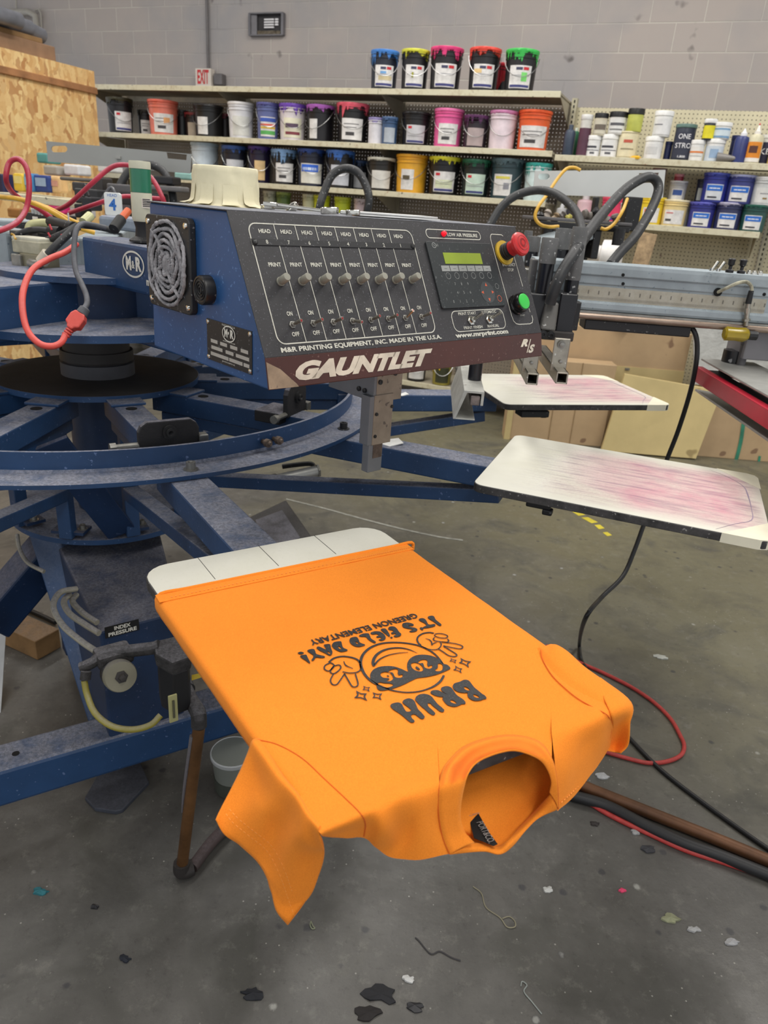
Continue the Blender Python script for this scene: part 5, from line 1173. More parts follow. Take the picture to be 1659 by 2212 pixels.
for r_ in range(3):
    for c_ in range(4):
        s_ = [['·', '7', '8', '9'], ['·', '4', '5', '6'], ['0', '1', '2', '3']][r_][c_]
        m = MB(); vs, fs, _ = text_geo(s_, .0065, MK @ Matrix.Translation((.374+.0155*c_+.001*r_, .0905-.0145*r_, .0002))); m.add(vs, fs); m.build('key_number', GTXT, kp)
OR = mat('orange arrow print', (206, 96, 66), .5)
cx_, cy_ = .4655, .0755
vs, fs = flat_fill([oval(cx_, cy_, .0175, .0185, 28)], MK, .0001); MB().add(vs, fs).build('arrow_pad', mat('arrow pad grey', (66, 70, 72), .45), kp)
for a_ in range(4):
    ca, sa_ = cos(a_*pi/2), sin(a_*pi/2); pc = (cx_+.0125*ca, cy_+.0125*sa_)
    tri = [(pc[0]+.004*ca, pc[1]+.004*sa_), (pc[0]-.002*ca-.0028*sa_, pc[1]-.002*sa_+.0028*ca), (pc[0]-.002*ca+.0028*sa_, pc[1]-.002*sa_-.0028*ca)]
    vs, fs = flat_fill([tri], MK, .0003); MB().add(vs, fs).build('arrow', OR, kp)
m = MB(); stroke(m, oval(.4925, .0640, .0052, .0052, 20), .0008, True, MK, 1, .0002); m.build('enter_ring', OR, kp)
m = MB(); stroke(m, oval(.4935, .0855, .0046, .0046, 20), .0005, True, MK, 1, .0002); m.build('back_ring', GTXT, kp)
# print start / automatic box
m = MB(); stroke(m, rr_out(.3655, .0130, .4960, .0470, .011), .0014, True); m.build('switch_outline', LINE, fp)
for s_, x, y, w_ in (('PRINT START', .4045, .0420, .044), ('AUTOMATIC', .4590, .0425, .040), ('PRINT FINISH', .4110, .0182, .046), ('MANUAL', .4620, .0182, .030)):
    m = MB(); text_fit(m, s_, .0048, w_, MF @ Matrix.Translation((x, y, .0003)), off=.0001); m.build('switch_text', LINE, fp)
for x in (.4090, .4550):
    Mt = MF @ Matrix.Translation((x, .0300, 0))
    tg = MB().lathe(Mt, [(.0085, 0), (.0085, .002), (.0055, .0025), (.0055, .007), (0.0001, .008)], 6).build('toggle_base', CHROME, fp)
    MB().tube([Mt @ Vector((0, 0, .005)), Mt @ Vector((.005, .004, .024))], .0022, 10, r2=.0034).build('toggle_lever', CHROME, tg, smooth=30)
# emergency stop and start buttons
m = MB(); stroke(m, [(.519, .1790), (.516, .1775), (.513, .173), (.5125, .165), (.5175, .034), (.5195, .024), (.5250, .0190), (.533, .0175), (.563, .0170), (.571, .0190), (.5745, .0250), (.5745, .0320)], .0014)
stroke(m, [(.519, .1790), (.545, .1785), (.549, .1765)], .0014); stroke(m, [(.5655, .1420), (.5690, .0850)], .0012); stroke(m, [(.5710, .0470), (.5720, .0380)], .0012); m.build('button_outline', LINE, fp)
for s_, x, y, w_ in (('EMERGENCY', .5450, .1245, .036), ('STOP', .5465, .1150, .016)):
    m = MB(); text_fit(m, s_, .0052, w_, MF @ Matrix.Translation((x, y, .0003)), off=.0001); m.build('stop_text', LINE, fp)
m = MB(); vs, fs, _ = text_geo('START', .004, MF @ Matrix.Translation((.548, .0330, .0003)), sx=1.2); m.add(vs, fs); m.build('start_text', LINE, fp)
Me = MF @ Matrix.Translation((.5385, .1455, 0))
es = MB().lathe(Me, [(.0215, 0), (.0215, .0035), (.0145, .0035)], 36).build('stop_collar', mat('yellow collar', (206, 170, 50), .5, var=.15), fp, smooth=30)
MB().lathe(Me, [(.0145, .003), (.0145, .006), (.0135, .0065), (.0145, .009), (.0135, .011), (.0145, .014), (.0135, .016), (.0135, .019), (0.0001, .019)], 32).build('stop_boot', RUBBER, es, smooth=30)
REDB = mat('red stop button', (200, 42, 46), .35, var=.08, spec=.6)
sb = MB().lathe(Me, [(.0130, .019), (.0130, .029), (.0115, .031), (.0170, .034), (.0205, .036), (.0205, .0395), (.0185, .0425), (.010, .0445), (0.0001, .0450)], 40).build('stop_button', REDB, es, smooth=30)
m = MB()
for rr_, z_ in ((.0075, .0452), (.0125, .0444)): m.lathe(Me, [(rr_-.0006, z_-.0004), (rr_, z_), (rr_+.0006, z_-.0006)], 36)
m.build('button_rings', mat('darker red groove', (150, 26, 30), .4), sb, smooth=30)
Mg = MF @ Matrix.Translation((.5360, .0520, 0))
gb = MB().lathe(Mg, [(.0180, 0), (.0180, .004), (.0165, .006), (.0175, .010), (.0170, .016), (.0160, .0185), (.0135, .0190), (0.0001, .019)], 36).build('start_button', mat('glossy black bezel', (16, 16, 17), .2), fp, smooth=30)
MB().lathe(Mg, [(.0138, .0188), (.0134, .0205), (.0120, .0210), (0.0001, .0208)], 32).build('green_cap', mat('green button cap', (60, 186, 76), .35, emit=.04), gb, smooth=30)
# name strip lettering
GW = mat('worn cream lettering', (214, 204, 186), .5, var=.14, vscale=30)
wx = Vector((1, 0))
def strip_txt(s_, x0, x1, y0, y1, sh=.35, off=.002, nm='lettering'):
    vs, fs, w0 = text_geo(s_, (y1-y0)/.72, I4, off=off, shear=sh, align='LEFT', spacing=.95)
    xs = [v.x for v in vs]; ys = [v.y for v in vs]; a_, b_ = min(xs), max(xs); c_, d2 = min(ys), max(ys)
    MB().add([MSt @ Vector((x0+(v.x-a_)/(b_-a_)*(x1-x0), y0+(v.y-c_)/(d2-c_)*(y1-y0), .0003)) for v in vs], fs).build(nm, GW, bp_)
strip_txt('GAUNTLET', .0430, .3070, .0075, .0330, .4, .0022)
strip_txt('R', .5285, .5500, .0200, .0330, .4, .0012); strip_txt('S', .5500, .5700, .0080, .0225, .4, .0012); strip_txt('/', .5450, .5590, .0090, .0320, .2, .0002)
m = MB(); vs, fs = flat_fill([[(-.0005, .001), (.047, .0), (.044, .004), (.020, .0255), (-.0005, .036)]], MSt, .0004); m.add(vs, fs); m.build('worn_corner', mat('rubbed bare tan metal', (150, 130, 108), .6, var=.2, vscale=40, speck=.2, speckcol=(90, 80, 76)), bp_)
# left end: fan, buzzer and rating plate
NL = -UD; ML = frame(CB0, -WD, NL)        # dummy; build own basis: x = -WD (towards the viewer's right), y = up, z = outwards
ML = Matrix.Translation(CB0) @ Matrix((-WD, Vector((0, 0, 1)), -UD)).transposed().to_4x4()
FRM = mat('black fan frame', (30, 30, 32), .5, var=.15, speck=.25, speckcol=(120, 120, 124), bump=.2)
fx, fz, fs_ = -.2475, .1335, .134
fn_ = MB().prism(ML, [(fx+x, fz+y) for x, y in rrect(-fs_/2, -fs_/2*.97, fs_/2, fs_/2*.97, .010)], 0, .010).build('fan_frame', FRM, con, bevel=.0015)
MB().lathe(ML @ Matrix.Translation((fx, fz, .0102)), [(.059, 0), (0.0001, .0001)], 40).build('fan_opening', mat('fan dark interior', (20, 20, 22), .9), fn_)
LINT = mat('matted grey lint', (168, 166, 170), .95, var=.25, vscale=80, bump=1, bscale=220, dist=.003)
def lint_ring(r_, seed, ga):
    pts = []
    for k in range(56):
        a_ = 2*pi*k/56; w_ = 1+.05*noise.noise(Vector((cos(a_)*2+seed, sin(a_)*2, seed)))
        pts.append(ML @ Vector((fx+r_*w_*cos(a_), fz+r_*w_*sin(a_)*1.0, .0125+.002*sin(a_*3+seed))))
    return pts
for i, r_ in enumerate((.0150, .0235, .0320, .0405, .0490, .0575)):
    mbx = MB(); P_ = catmull(lint_ring(r_, i*1.7, 0), 3, True)
    mbx.tube(P_, lambda t_, i=i: .0028+.0015*noise.noise(Vector((t_*60, i, 0))), 8, closed=True)
    mbx.build('grille_ring', LINT, fn_, smooth=True)
for a_ in (.3, 1.95, 3.4, 5.1):
    MB().tube([ML @ Vector((fx+r_*cos(a_+r_*6), fz+r_*sin(a_+r_*6), .0135)) for r_ in (.012, .025, .038, .050, .059)], .0026, 8).build('grille_spoke', LINT, fn_, smooth=True)
MB().lathe(ML @ Matrix.Translation((fx, fz, .010)), [(.0125, 0), (.0125, .003), (.009, .0045), (0.0001, .005)], 24).build('fan_hub', LINT, fn_, smooth=True)
for sx_ in (-1, 1):
    for sy_ in (-1, 1): MB().lathe(ML @ Matrix.Translation((fx+sx_*.057, fz+sy_*.055, .010)), [(.0045, 0), (.004, .002), (0.0001, .0028)], 12).build('frame_screw', CHROME, fn_, smooth=True)
bz = MB().lathe(ML @ Matrix.Translation((-.1475, .1085, 0)), [(.0200, 0), (.0200, .012), (.0190, .0145), (.0165, .0150), (.0160, .0140), (0.0001, .0135)], 36).build('buzzer', mat('black ribbed buzzer', (20, 20, 22), .4, speck=.2, speckcol=(110, 110, 112), bump=.2), con, smooth=30)
for r_ in (.0045, .0085, .0125): MB().tube([ML @ Vector((-.1475+r_*cos(k*.35), .1085+r_*sin(k*.35), .0142)) for k in range(18)], .0011, 6, closed=True).build('buzzer_ring', RUBBER, bz, smooth=True)
RP = mat('black rating plate', (26, 27, 30), .4, speck=.2, speckcol=(110, 110, 114), speckscale=300, var=.1)
rp = MB().box(ML, .117, .0575, .0012, (-.0965, .0410, .0006)).build('rating_plate', RP, con, bevel=.0003)
MRp = ML @ Matrix.Translation((-.0965, .0410, .0014))
MRlogo(rp, MRp @ Matrix.Translation((.002, .0160, 0)), .034)
m = MB(); text_fit(m, 'MADE IN THE U.S.A.', .0025, .034, MRp @ Matrix.Translation((.001, .0262, .0002))); m.build('plate_text', WPRINT, rp)
m = MB(); text_fit(m, 'www.mrprint.com', .0022, .032, MRp @ Matrix.Translation((.002, .0050, .0002))); m.build('plate_text', WPRINT, rp)
SLV = mat('silver plate field', (190, 190, 186), .35, metal=.4)
for x, y, w_ in ((-.038, -.0005, .018), (-.0125, -.0005, .018), (.014, -.0005, .018), (.041, -.0005, .018), (-.031, -.0095, .030), (.003, -.0095, .020), (.036, -.0095, .033), (-.024, -.0185, .048), (.019, -.0185, .034), (.046, -.0185, .014)):
    MB().box(MRp, w_, .0048, .0004, (x, y, .0001)).build('plate_field', SLV, rp)
m = MB(); text_fit(m, 'M&R PRINTING EQUIPMENT, INC.', .0018, .034, MRp @ Matrix.Translation((.0, -.0240, .0002))); m.build('plate_text', WPRINT, rp)
for sx_ in (-1, 1):
    for sy_ in (-1, 1): MB().lathe(MRp @ Matrix.Translation((sx_*.0545, sy_*.0245, 0)), [(.0033, 0), (.003, .0012), (0.0001, .0016)], 12).build('plate_rivet', CHROME, rp, smooth=True)
MB().lathe(ML @ Matrix.Translation((-.026, .022, 0)), [(.003, 0), (.0026, .0008), (0.0001, .001)], 12).build('side_rivet', BLUE2, con, smooth=True)

# things lying on the console
ZT = f1.z+th+.0006
def ontp(x, w_, z=0): p = atp(x, 445, CB0+WD*w_, Vector((UD.y, -UD.x, 0))); return Vector((p.x, p.y, ZT+z))
MASK = mat('masking paper tape', (226, 218, 186), .65, var=.07, vscale=12, bump=.2, bscale=60)
def ontop(x, y, z=0): return atz(x, y, ZT+z)
cc = atd(488, 430, 1.30); cc = CB0+UD*((cc-CB0).dot(UD))+WD*.215; cc.z = ZT
def dcyl(x0, x1, dpt): return (x1-x0)/2*dpt/FPX
dpc = dep(cc); cxp = Vector(cc); 
P_ = atd(487, 400, dpc); cc.x, cc.y = P_.x, P_.y
rC = dcyl(417, 561, dpc)*.97
tc_ = thing('wrapped_cylinder', 'squat cylinder wrapped in wrinkled cream masking tape on top of the console', 'cylinder', cc)
def wr(r_, z_, a_, i):
    w_ = .0016*noise.noise(Vector((cos(a_)*4, sin(a_)*4, z_*60)))+.0026*(.3-abs(noise.noise(Vector((cos(a_)*3.5+3, sin(a_)*3.5, z_*60+a_*1.5)))))
    return r_+w_*(1 if z_ > .012 else .5), z_
MB().lathe(Matrix.Translation(cc), [(rC*1.32, 0), (rC*1.15, .0010), (rC*1.06, .004), (rC*1.03, .010), (rC*1.02, .018), (rC*1.01, .024), (rC*1.005, .030), (rC*1.0, .036), (rC*.995, .042), (rC*.99, .048), (rC*.985, .0545), (rC*.95, .0565), (rC*.8, .0552), (0.0001, .0555)], 96, fn=wr).build('tape_wrap', MASK, tc_, smooth=60)
for a_ in (-2.6, -1.9, -1.2, -.6):
    MB().grid([[cc+Vector((cos(a_+q)*rC*k_, sin(a_+q)*rC*k_, z_)) for q in (-.22, 0, .2)] for k_, z_ in ((1.02, .03), (1.05, .016), (1.12, .006), (1.4, .0022))], 4, 4).build('tape_strip', MASK, tc_, smooth=True)
def wrench(pa, pb, ring, tilt, label, s=1, jaw=True):
    """shank from pa to pb, ring end beyond pb"""
    d = pb-pa; L_ = d.length; M = frame(pa, d); t = thing('wrench', label, 'wrench', pa)
    MB().prism(M, [(0, -.0035*s), (L_, -.0045*s), (L_, .0045*s), (0, .0035*s)], .002, .0065).build('shank', CHROME, t, bevel=.0012)
    Rg = M @ Matrix.Translation((L_+ring*.7, 0, .001)) @ Matrix.Rotation(-tilt, 4, 'Y')
    MB().lathe(Rg, [(ring*.62, 0), (ring*.95, 0), (ring, .0015), (ring, ring*.62), (ring*.94, ring*.70), (ring*.64, ring*.70), (ring*.62, 0)], 28, fn=lambda r_, z_, a_, i: (r_*(1+(.05*cos(12*a_) if r_ < ring*.7 else 0)), z_)).build('ring_end', CHROME, t, smooth=30)
    if jaw: MB().prism(M @ Matrix.Translation((0, 0, .0005)), [(0, -.004), (-.008, -.010), (-.020, -.010), (-.021, -.004), (-.010, -.003), (-.009, .004), (-.020, .006), (-.018, .011), (-.006, .010), (0, .004)], 0, .006).build('jaw', CHROME, t, bevel=.001)
wrench(ontp(592, .24), ontp(624, .235), .0115, .75, 'small chrome wrench whose ring end tilts up beside the wrapped cylinder', .8)
wrench(ontp(600, .20, .004), ontp(700, .135), .0135, .12, 'long chrome wrench lying along the console top, thick ring at its right end', 1.0)
wrench(ontp(735, .120), ontp(752, .112), .0110, .05, 'short chrome wrench head at the left end of the white card', .9, False)
cp0, cp1, cp2, cp3 = ontp(738, .215), ontp(770, .13), ontp(948, .10), ontp(905, .19)
tag(MB().slab([p+Vector((0, 0, .0065)) for p in (cp0, cp1, cp2, cp3)], .0022).slab([p+Vector((.004, .003, .0035)) for p in (cp0, cp1, cp2, cp3)], .0025).build('paper_pad', mat('white card', (226, 226, 224), .6)), 'white cards lying flat on the console behind the right knobs', 'card')

# squeegee bar hanging under the console
Q = atd(812, 868, 1.30); MQ = frame(Q, UD)
hb_ = thing('hanging_bracket', 'tan and grey metal bracket hanging below the console over the ring', 'bracket', Q-Vector((0, 0, .12)))
TAN = mat('worn tan plated metal', (160, 146, 128), .5, metal=.15, var=.15, vscale=20, speck=.15, speckcol=(90, 80, 74), speckscale=90)
GRY = mat('grey machined block', (128, 130, 134), .4, metal=.3, var=.08)
def qz(x, y, P=Q, n_=None): v = MQ.inverted() @ atp(x, y, P, Vector((UD.y, -UD.x, 0))); return v.x, v.z
x0_, z0_ = qz(812, 868); x1_, _ = qz(868, 840); _, zt_ = qz(812, 800)
MB().box(MQ, .006, .13, .09, (x0_-.003, .065, z0_+.045)).build('side_cheek', GRY, hb_, bevel=.001)
f_ = MB().box(MQ, x1_-x0_, .02, .095, ((x0_+x1_)/2, .01, z0_+.046)).build('front_block', TAN, hb_, bevel=.0015)
xa_, za_ = qz(783+14, 862); xb_, _ = qz(858, 950); _, zc_ = qz(800, 957)
g_ = MB().box(MQ, .046, .016, za_-zc_+.01, (x0_+.024-.006, .006, (za_+zc_)/2)).build('middle_plate', TAN, hb_, bevel=.001)
MB().box(MQ, .0105, .024, za_-zc_+.008, (x0_-.0105, .010, (za_+zc_)/2)).build('middle_cheek', GRY, hb_, bevel=.001)
_, ze_ = qz(815, 1013)
MB().box(MQ, .034, .018, zc_-ze_+.02, (x0_+.008, .010, (zc_+ze_)/2+.006)).build('lower_block', GRY, hb_, bevel=.001)
MB().box(MQ, .022, .001, (zc_-ze_)*.55, (x0_+.012, .0005, (zc_*.7+ze_*.3))).build('rust_stain_plate', mat('rust stained patch', (104, 88, 76), .7, var=.3, vscale=60), hb_)
for x, z in ((x0_+.007, z0_+.035), (x0_+.042, z0_+.048)): MB().lathe(MQ @ Matrix.Translation((x, -.0005, z)) @ Matrix.Rotation(pi/2, 4, 'X'), [(.0045, 0), (.0045, .002), (.0025, .002), (0.0001, .0008)], 14).build('hex_screw', BLACK, hb_, smooth=30)
for x, z in ((x0_+.001, (za_+zc_)/2+.012), (x0_+.038, (za_+zc_)/2+.022), (x0_+.001, zc_+.012)): MB().lathe(MQ @ Matrix.Translation((x, -.0025, z)) @ Matrix.Rotation(pi/2, 4, 'X'), [(.0032, 0), (.0032, .0015), (0.0001, .0018)], 12).build('hex_screw', BLACK, hb_, smooth=30)
for y_ in (.012, .028): MB().lathe(MQ @ Matrix.Translation((x0_-.006, y_+.012, z0_+.016)) @ Matrix.Rotation(-pi/2, 4, 'Y'), [(.0045, 0), (.0045, .003), (.003, .0035), (0.0001, .0035)], 14).build('hex_screw', BLACK, hb_, smooth=30)
# ---------------------------------------------------------------- the t-shirt
def f_cloth(base, deep):
    def f(nt, N, L, b):
        g = N.new('ShaderNodeNewGeometry'); P = g.outputs['Position']
        n = noisen(N, L, P, 14, 4, .6); fine = noisen(N, L, P, 1100, 2, .6)
        c = mixn(N, L, mapr(N, L, n, .3, .7), lin(base), tuple(v*.95 for v in lin(base)))
        c = mixn(N, L, mapr(N, L, fine, .40, .62, 0, .30), c, tuple(v*.66 for v in lin(deep)))
        L.new(c, b.inputs['Base Color']); b.inputs['Roughness'].default_value = .85; b.inputs['Specular IOR Level'].default_value = .2
        b.inputs['Sheen Weight'].default_value = .25; b.inputs['Sheen Roughness'].default_value = .5
        b.inputs['Sheen Tint'].default_value = lin((255, 190, 120))+(1,)
        b.inputs['Subsurface Weight'].default_value = .0
        bp = N.new('ShaderNodeBump'); bp.inputs['Strength'].default_value = .35; bp.inputs['Distance'].default_value = .0006
        h = math_n(N, L, 'ADD', math_n(N, L, 'MULTIPLY', fine, .6), math_n(N, L, 'MULTIPLY', noisen(N, L, P, 55, 4, .6), 1.3))
        L.new(h, bp.inputs['Height']); L.new(bp.outputs[0], b.inputs['Normal'])
    return f
CLOTH = custom('orange cotton jersey', f_cloth((248, 144, 44), (240, 112, 20)))
SEAMC = mat('orange seam thread shadow', (220, 102, 18), .9)
THREAD = mat('light orange stitching', (246, 158, 70), .8)
def sp(x, y, dz=0.0): return atz(x, y, ZP+.0022+dz)
tee = thing('t_shirt', 'bright orange t-shirt stretched over the nearest pallet, black cartoon print upside down', 't-shirt', pol(RI+LP/2, AZ0, ZP+.002))
mKi = mK.inverted()
def loc2(x, y, z=ZP+.0022): v = mKi @ atz(x, y, z); return v.x, v.y
hA_, hB_ = loc2(347, 1284), loc2(889, 1173)
iA_, iB_ = loc2(627, 1727), loc2(1296, 1466)
HW = WP/2
def cloth_n(p, amp): return p+Vector((0, 0, amp*noise.noise(p*9)+amp*.5*noise.noise(p*27)))
m = MB(); NS_, prof_t = 40, []
edge = [(-.05, -.0225), (-.02, -.0225), (.002, -.0215), (.0033, -.015), (.0033, -.004), (.0018, .0000), (-.002, .0018), (-.006, .0022)]   # (outwards, height)
HL_ = HW-.0125
prof_t = [(-HL_-q[0], q[1]) for q in edge]+[(-HL_+.006+(HW+HL_-.012)*k/30, .0022) for k in range(1, 30)]+[(HW+q[0], q[1]) for q in edge[::-1]]
rows = []
for i in range(NS_+3):
    f_ = min(1, i/NS_); ext = max(0, i-NS_); row = []
    for (t_, z_) in prof_t:
        if t_ < -HL_+.01: t_ = t_+.010*f_
        s0_ = hA_[0]+(hB_[0]-hA_[0])*((t_-hA_[1])/(hB_[1]-hA_[1])); s1_ = iA_[0]+(iB_[0]-iA_[0])*((t_-iA_[1])/(iB_[1]-iA_[1]))
        s_ = s0_+(s1_-s0_)*f_
        p = mK @ Vector((s_+ext*.010, t_+(ext*.001 if t_ < 0 else 0), z_-.0005*ext))
        row.append(p+Vector((0, 0, (.0004*noise.noise(p*30) if z_ > .001 else .001*noise.noise(p*25))*min(1, (1-f_)*6))))
    rows.append(row)
o = len(m.v); k_ = len(prof_t)
for r_ in rows: m.v += r_
for i in range(NS_+2):
    for j in range(k_-1): m.f.append((i*k_+j, i*k_+j+1, (i+1)*k_+j+1, (i+1)*k_+j))
# front drape, left of the neck
def G(rows_px, amp=.006): 
    R_ = [[sp(*q) for q in r_] for r_ in rows_px]
    for k in (.18, .5)[::-1]: R_.insert(1, [Vector((a.x+(b.x-a.x)*k, a.y+(b.y-a.y)*k, a.z+(b.z-a.z)*k*k)) for a, b in zip(R_[0], R_[1] if k == .5 else R_[2])])
    m.grid(R_, 6, 6, fn=lambda p, a, b: p+Vector((0, 0, max(0, min(b*1.8-.5, 1))**1.5*amp*(noise.noise(p*20)+.5*noise.noise(p*44)))))
def tr(cols): return [list(c) for c in zip(*cols)]
I_ = lambda x: (x, 1972-.39*x)
G(tr([
 [(*I_(637), 0), (690, 1799, .0006), (696, 1806, -.010), (700, 1803, -.020)],
 [(*I_(690), 0), (716, 1787, .0012), (724, 1802, -.014), (732, 1810, -.024)],
 [(*I_(760), 0), (789, 1760, .0012), (789, 1788, -.022), (787, 1808, -.040)],
 [(*I_(800), 0), (826, 1746, .000), (828, 1795, -.020), (812, 1829, -.052)],
 [(*I_(838), 0), (866, 1731, .0012), (868, 1798, -.040), (850, 1846, -.065)],
 [(*I_(890), 0), (912, 1714, .0012), (910, 1785, -.030), (906, 1857, -.066)],
 [(*I_(945), 0), (949, 1700, .0012), (950, 1775, -.034), (972, 1845, -.066)]]))
G(tr([
 [(*I_(945), 0), (948, 1650, 0), (949, 1700, -.001)], [(*I_(955), 0), (955, 1632, 0), (955, 1668, 0)], [(*I_(968), 0), (966, 1620, 0), (968, 1646, 0)],
 [(*I_(990), 0), (998, 1600, 0), (1003, 1613, 0)], [(*I_(1052), 0), (1056, 1577, 0), (1060, 1593, 0)], [(*I_(1110), 0), (1113, 1564, 0), (1115, 1590, 0)],
 [(*I_(1160), 0), (1163, 1562, 0), (1165, 1604, 0)], [(*I_(1190), 0), (1192, 1574, 0), (1192, 1640, -.008)]]), .0003)
G(tr([
 [(*I_(1190), 0), (1192, 1585, .0012), (1200, 1665, -.020), (1205, 1748, -.066)],
 [(*I_(1215), 0), (1220, 1580, .0012), (1228, 1655, -.026), (1229, 1728, -.068)],
 [(*I_(1248), 0), (1262, 1566, .0012), (1266, 1622, -.030), (1263, 1694, -.070)],
 [(*I_(1272), 0), (1302, 1549, .0012), (1304, 1592, -.026), (1300, 1641, -.066)],
 [(*I_(1286), 0), (1332, 1534, -.002), (1324, 1575, -.034), (1318, 1612, -.058)]]))
# hanging corner at right: end of the far sleeve
SL2 = MB().grid([[sp(*q) for q in r_] for r_ in tr([
 [(1286, 1471, 0), (1318, 1540, .0012), (1322, 1575, -.034), (1312, 1608, -.058), (1312, 1622, -.062)],
 [(1293, 1466, 0), (1345, 1527, .0012), (1340, 1566, -.030), (1330, 1605, -.062), (1327, 1625, -.068)],
 [(1297, 1464, 0), (1363, 1517, -.003), (1361, 1565, -.024), (1357, 1608, -.050), (1341, 1627, -.062)]])], 6, 6)
for xs in (949, 1191):                                   # facing tape under the joins beside the neck
    q_ = [sp(xs-14, 1968-.39*xs, -.0007), sp(xs+14, 1964-.39*xs, -.0007), sp(xs+(14 if xs > 1000 else 3), 1572 if xs > 1000 else 1690, -.0007), sp(xs-(3 if xs > 1000 else 14), 1572 if xs > 1000 else 1694, -.0007)]
    m.add(q_, [(0, 1, 2, 3)])
body_v, body_f = list(m.v), list(m.f)
body = m.build('body', CLOTH, tee, smooth=80, merge=.0002)
SL2.build('sleeve', CLOTH, tee, smooth=80, solid=.0012)
# hump of the far sleeve above the pallet edge
MB().grid([[sp(*q) for q in r_] for r_ in (
 [(1160, 1400, .0), (1168, 1418, 0), (1190, 1446, 0), (1225, 1478, 0), (1262, 1500, .0), (1300, 1522, 0)],
 [(1172, 1398, .004), (1188, 1414, .006), (1212, 1436, .006), (1248, 1464, .005), (1290, 1492, .004), (1325, 1520, .002)],
 [(1190, 1391, .002), (1203, 1394, .009), (1226, 1408, .008), (1262, 1441, .004), (1310, 1475, .003), (1352, 1508, .000)],
 [(1196, 1396, -.012), (1206, 1398, -.012), (1232, 1420, -.012), (1266, 1446, -.012), (1314, 1480, -.012), (1356, 1512, -.012)])], 6, 5).build('sleeve_cap', CLOTH, tee, smooth=80)
# near sleeve
KL = [
 [(545, 1601, 0), (536, 1626, -.012), (520, 1663, -.028), (500, 1703, -.042), (477, 1747, -.054), (466, 1772, -.058)],
 [(573, 1645, 0), (558, 1678, -.022), (539, 1715, -.040), (514, 1757, -.055), (491, 1788, -.066), (482, 1800, -.070)],
 [(602, 1688, 0), (590, 1722, -.016), (570, 1762, -.040), (548, 1800, -.064), (528, 1822, -.080), (517, 1824, -.086)],
 [(638, 1730, .0006), (622, 1764, -.026), (603, 1802, -.056), (584, 1836, -.078), (564, 1858, -.094), (556, 1860, -.100)],
 [(660, 1765, 0), (652, 1796, -.014), (636, 1832, -.044), (617, 1872, -.078), (595, 1906, -.106), (582, 1908, -.114)],
 [(680, 1789, 0), (682, 1818, -.024), (668, 1852, -.058), (649, 1897, -.090), (620, 1950, -.128), (596, 1965, -.138)],
 [(689, 1797, 0), (697, 1822, -.018), (699, 1850, -.046), (688, 1890, -.080), (662, 1943, -.120), (621, 1999, -.150)]]
Rr = [[sp(c[0][0]+16-1.8*i, c[0][1]-7-i, -.0014)]+[sp(*q) for q in c] for i, c in enumerate(KL)]
slv = MB().grid(Rr, 6, 6, fn=lambda p, a, b: p+Vector((0, 0, .0042*sin(13.5*a+.6)*min(1, 2.2*b)*min(1, 6*a, 6*(1-a))*1.0+min(1, a*2, b*3+.3)*.0050*(noise.noise(p*20)+.4*noise.noise(p*44)))))
slv_v, slv_f = list(slv.v), list(slv.f)
# back layer of the same sleeve, a little behind
dBk = (az(AZ0)*-.3+Vector((0, 0, -1))).normalized()
slv.grid([[p+Vector((-.010, .030, -.012))*(.15+.85*min(1, j/3)) if 0 < i < len(Rr)-1 else p+Vector((0, .002, -.002)) for j, p in enumerate(c)] for i, c in enumerate(Rr)], 6, 6)
slv.build('sleeve', CLOTH, tee, smooth=80, solid=.0011)
# hem roll at the pallet's back end
hp = [mK @ Vector((hA_[0]+(hB_[0]-hA_[0])*k/12, hA_[1]+(hB_[1]-hA_[1])*k/12, .0030)) for k in range(13)]
hp = [mK @ Vector((hA_[0]+.004, hA_[1]+.010, -.020)), mK @ Vector((hA_[0]+.001, hA_[1]-.0005 if hA_[1] > 0 else hA_[1]-.004, -.010))]+hp+[mK @ Vector((hB_[0]+.001, hB_[1]+.003, -.010))]
MB().tube(hp, .0026, 8, smooth=4).build('hem_roll', CLOTH, tee, smooth=True)
MB().bar(mK @ Vector((hA_[0]+.011, -HL_-.0025, .0034)), mK @ Vector((hB_[0]+.011, HW+.0028, .0034)), .021, .0012).build('hem_band', CLOTH, tee, bevel=.0005)
# seams
from mathutils.bvhtree import BVHTree
BV = BVHTree.FromPolygons([tuple(v) for v in body_v+slv_v], [tuple(f) for f in body_f]+[tuple(i+len(body_v) for i in f) for f in slv_f])
def laid(pts, lift, seg):
    """a seam drawn through picture points, laid on the cloth surface"""
    out = []
    for p in catmull([sp(*p[:2], (p[2] if len(p) > 2 else 0)) for p in pts], seg):
        d = (p-CAM).normalized(); h, n_, i_, ds = BV.ray_cast(CAM, d, 3)
        if h is None or (h-p).length > .03: h = p; n_ = Vector((0, 0, 1))
        if n_.dot(d) > 0: n_ = -n_
        out.append(h+n_*lift)
    return out
def path3(pts, dz=.0012, seg=6): return catmull([sp(p[0], p[1], (p[2] if len(p) > 2 else 0)+dz) for p in pts], seg)
LS = [(556, 1598), (600, 1609), (652, 1638), (700, 1682), (745, 1724), (779, 1758), (789, 1780, -.016), (786, 1806, -.038)]
RS = [(1168, 1404, .002), (1172, 1424), (1192, 1458), (1221, 1487), (1250, 1510), (1285, 1530), (1313, 1546), (1321, 1572, -.030), (1314, 1610, -.056)]
MB().tube(laid(LS, .0002, 10), .0006, 6).build('armhole_seam', SEAMC, tee, smooth=True)
MB().tube(path3(RS, .0014), .0006, 6).build('armhole_seam', SEAMC, tee, smooth=True)
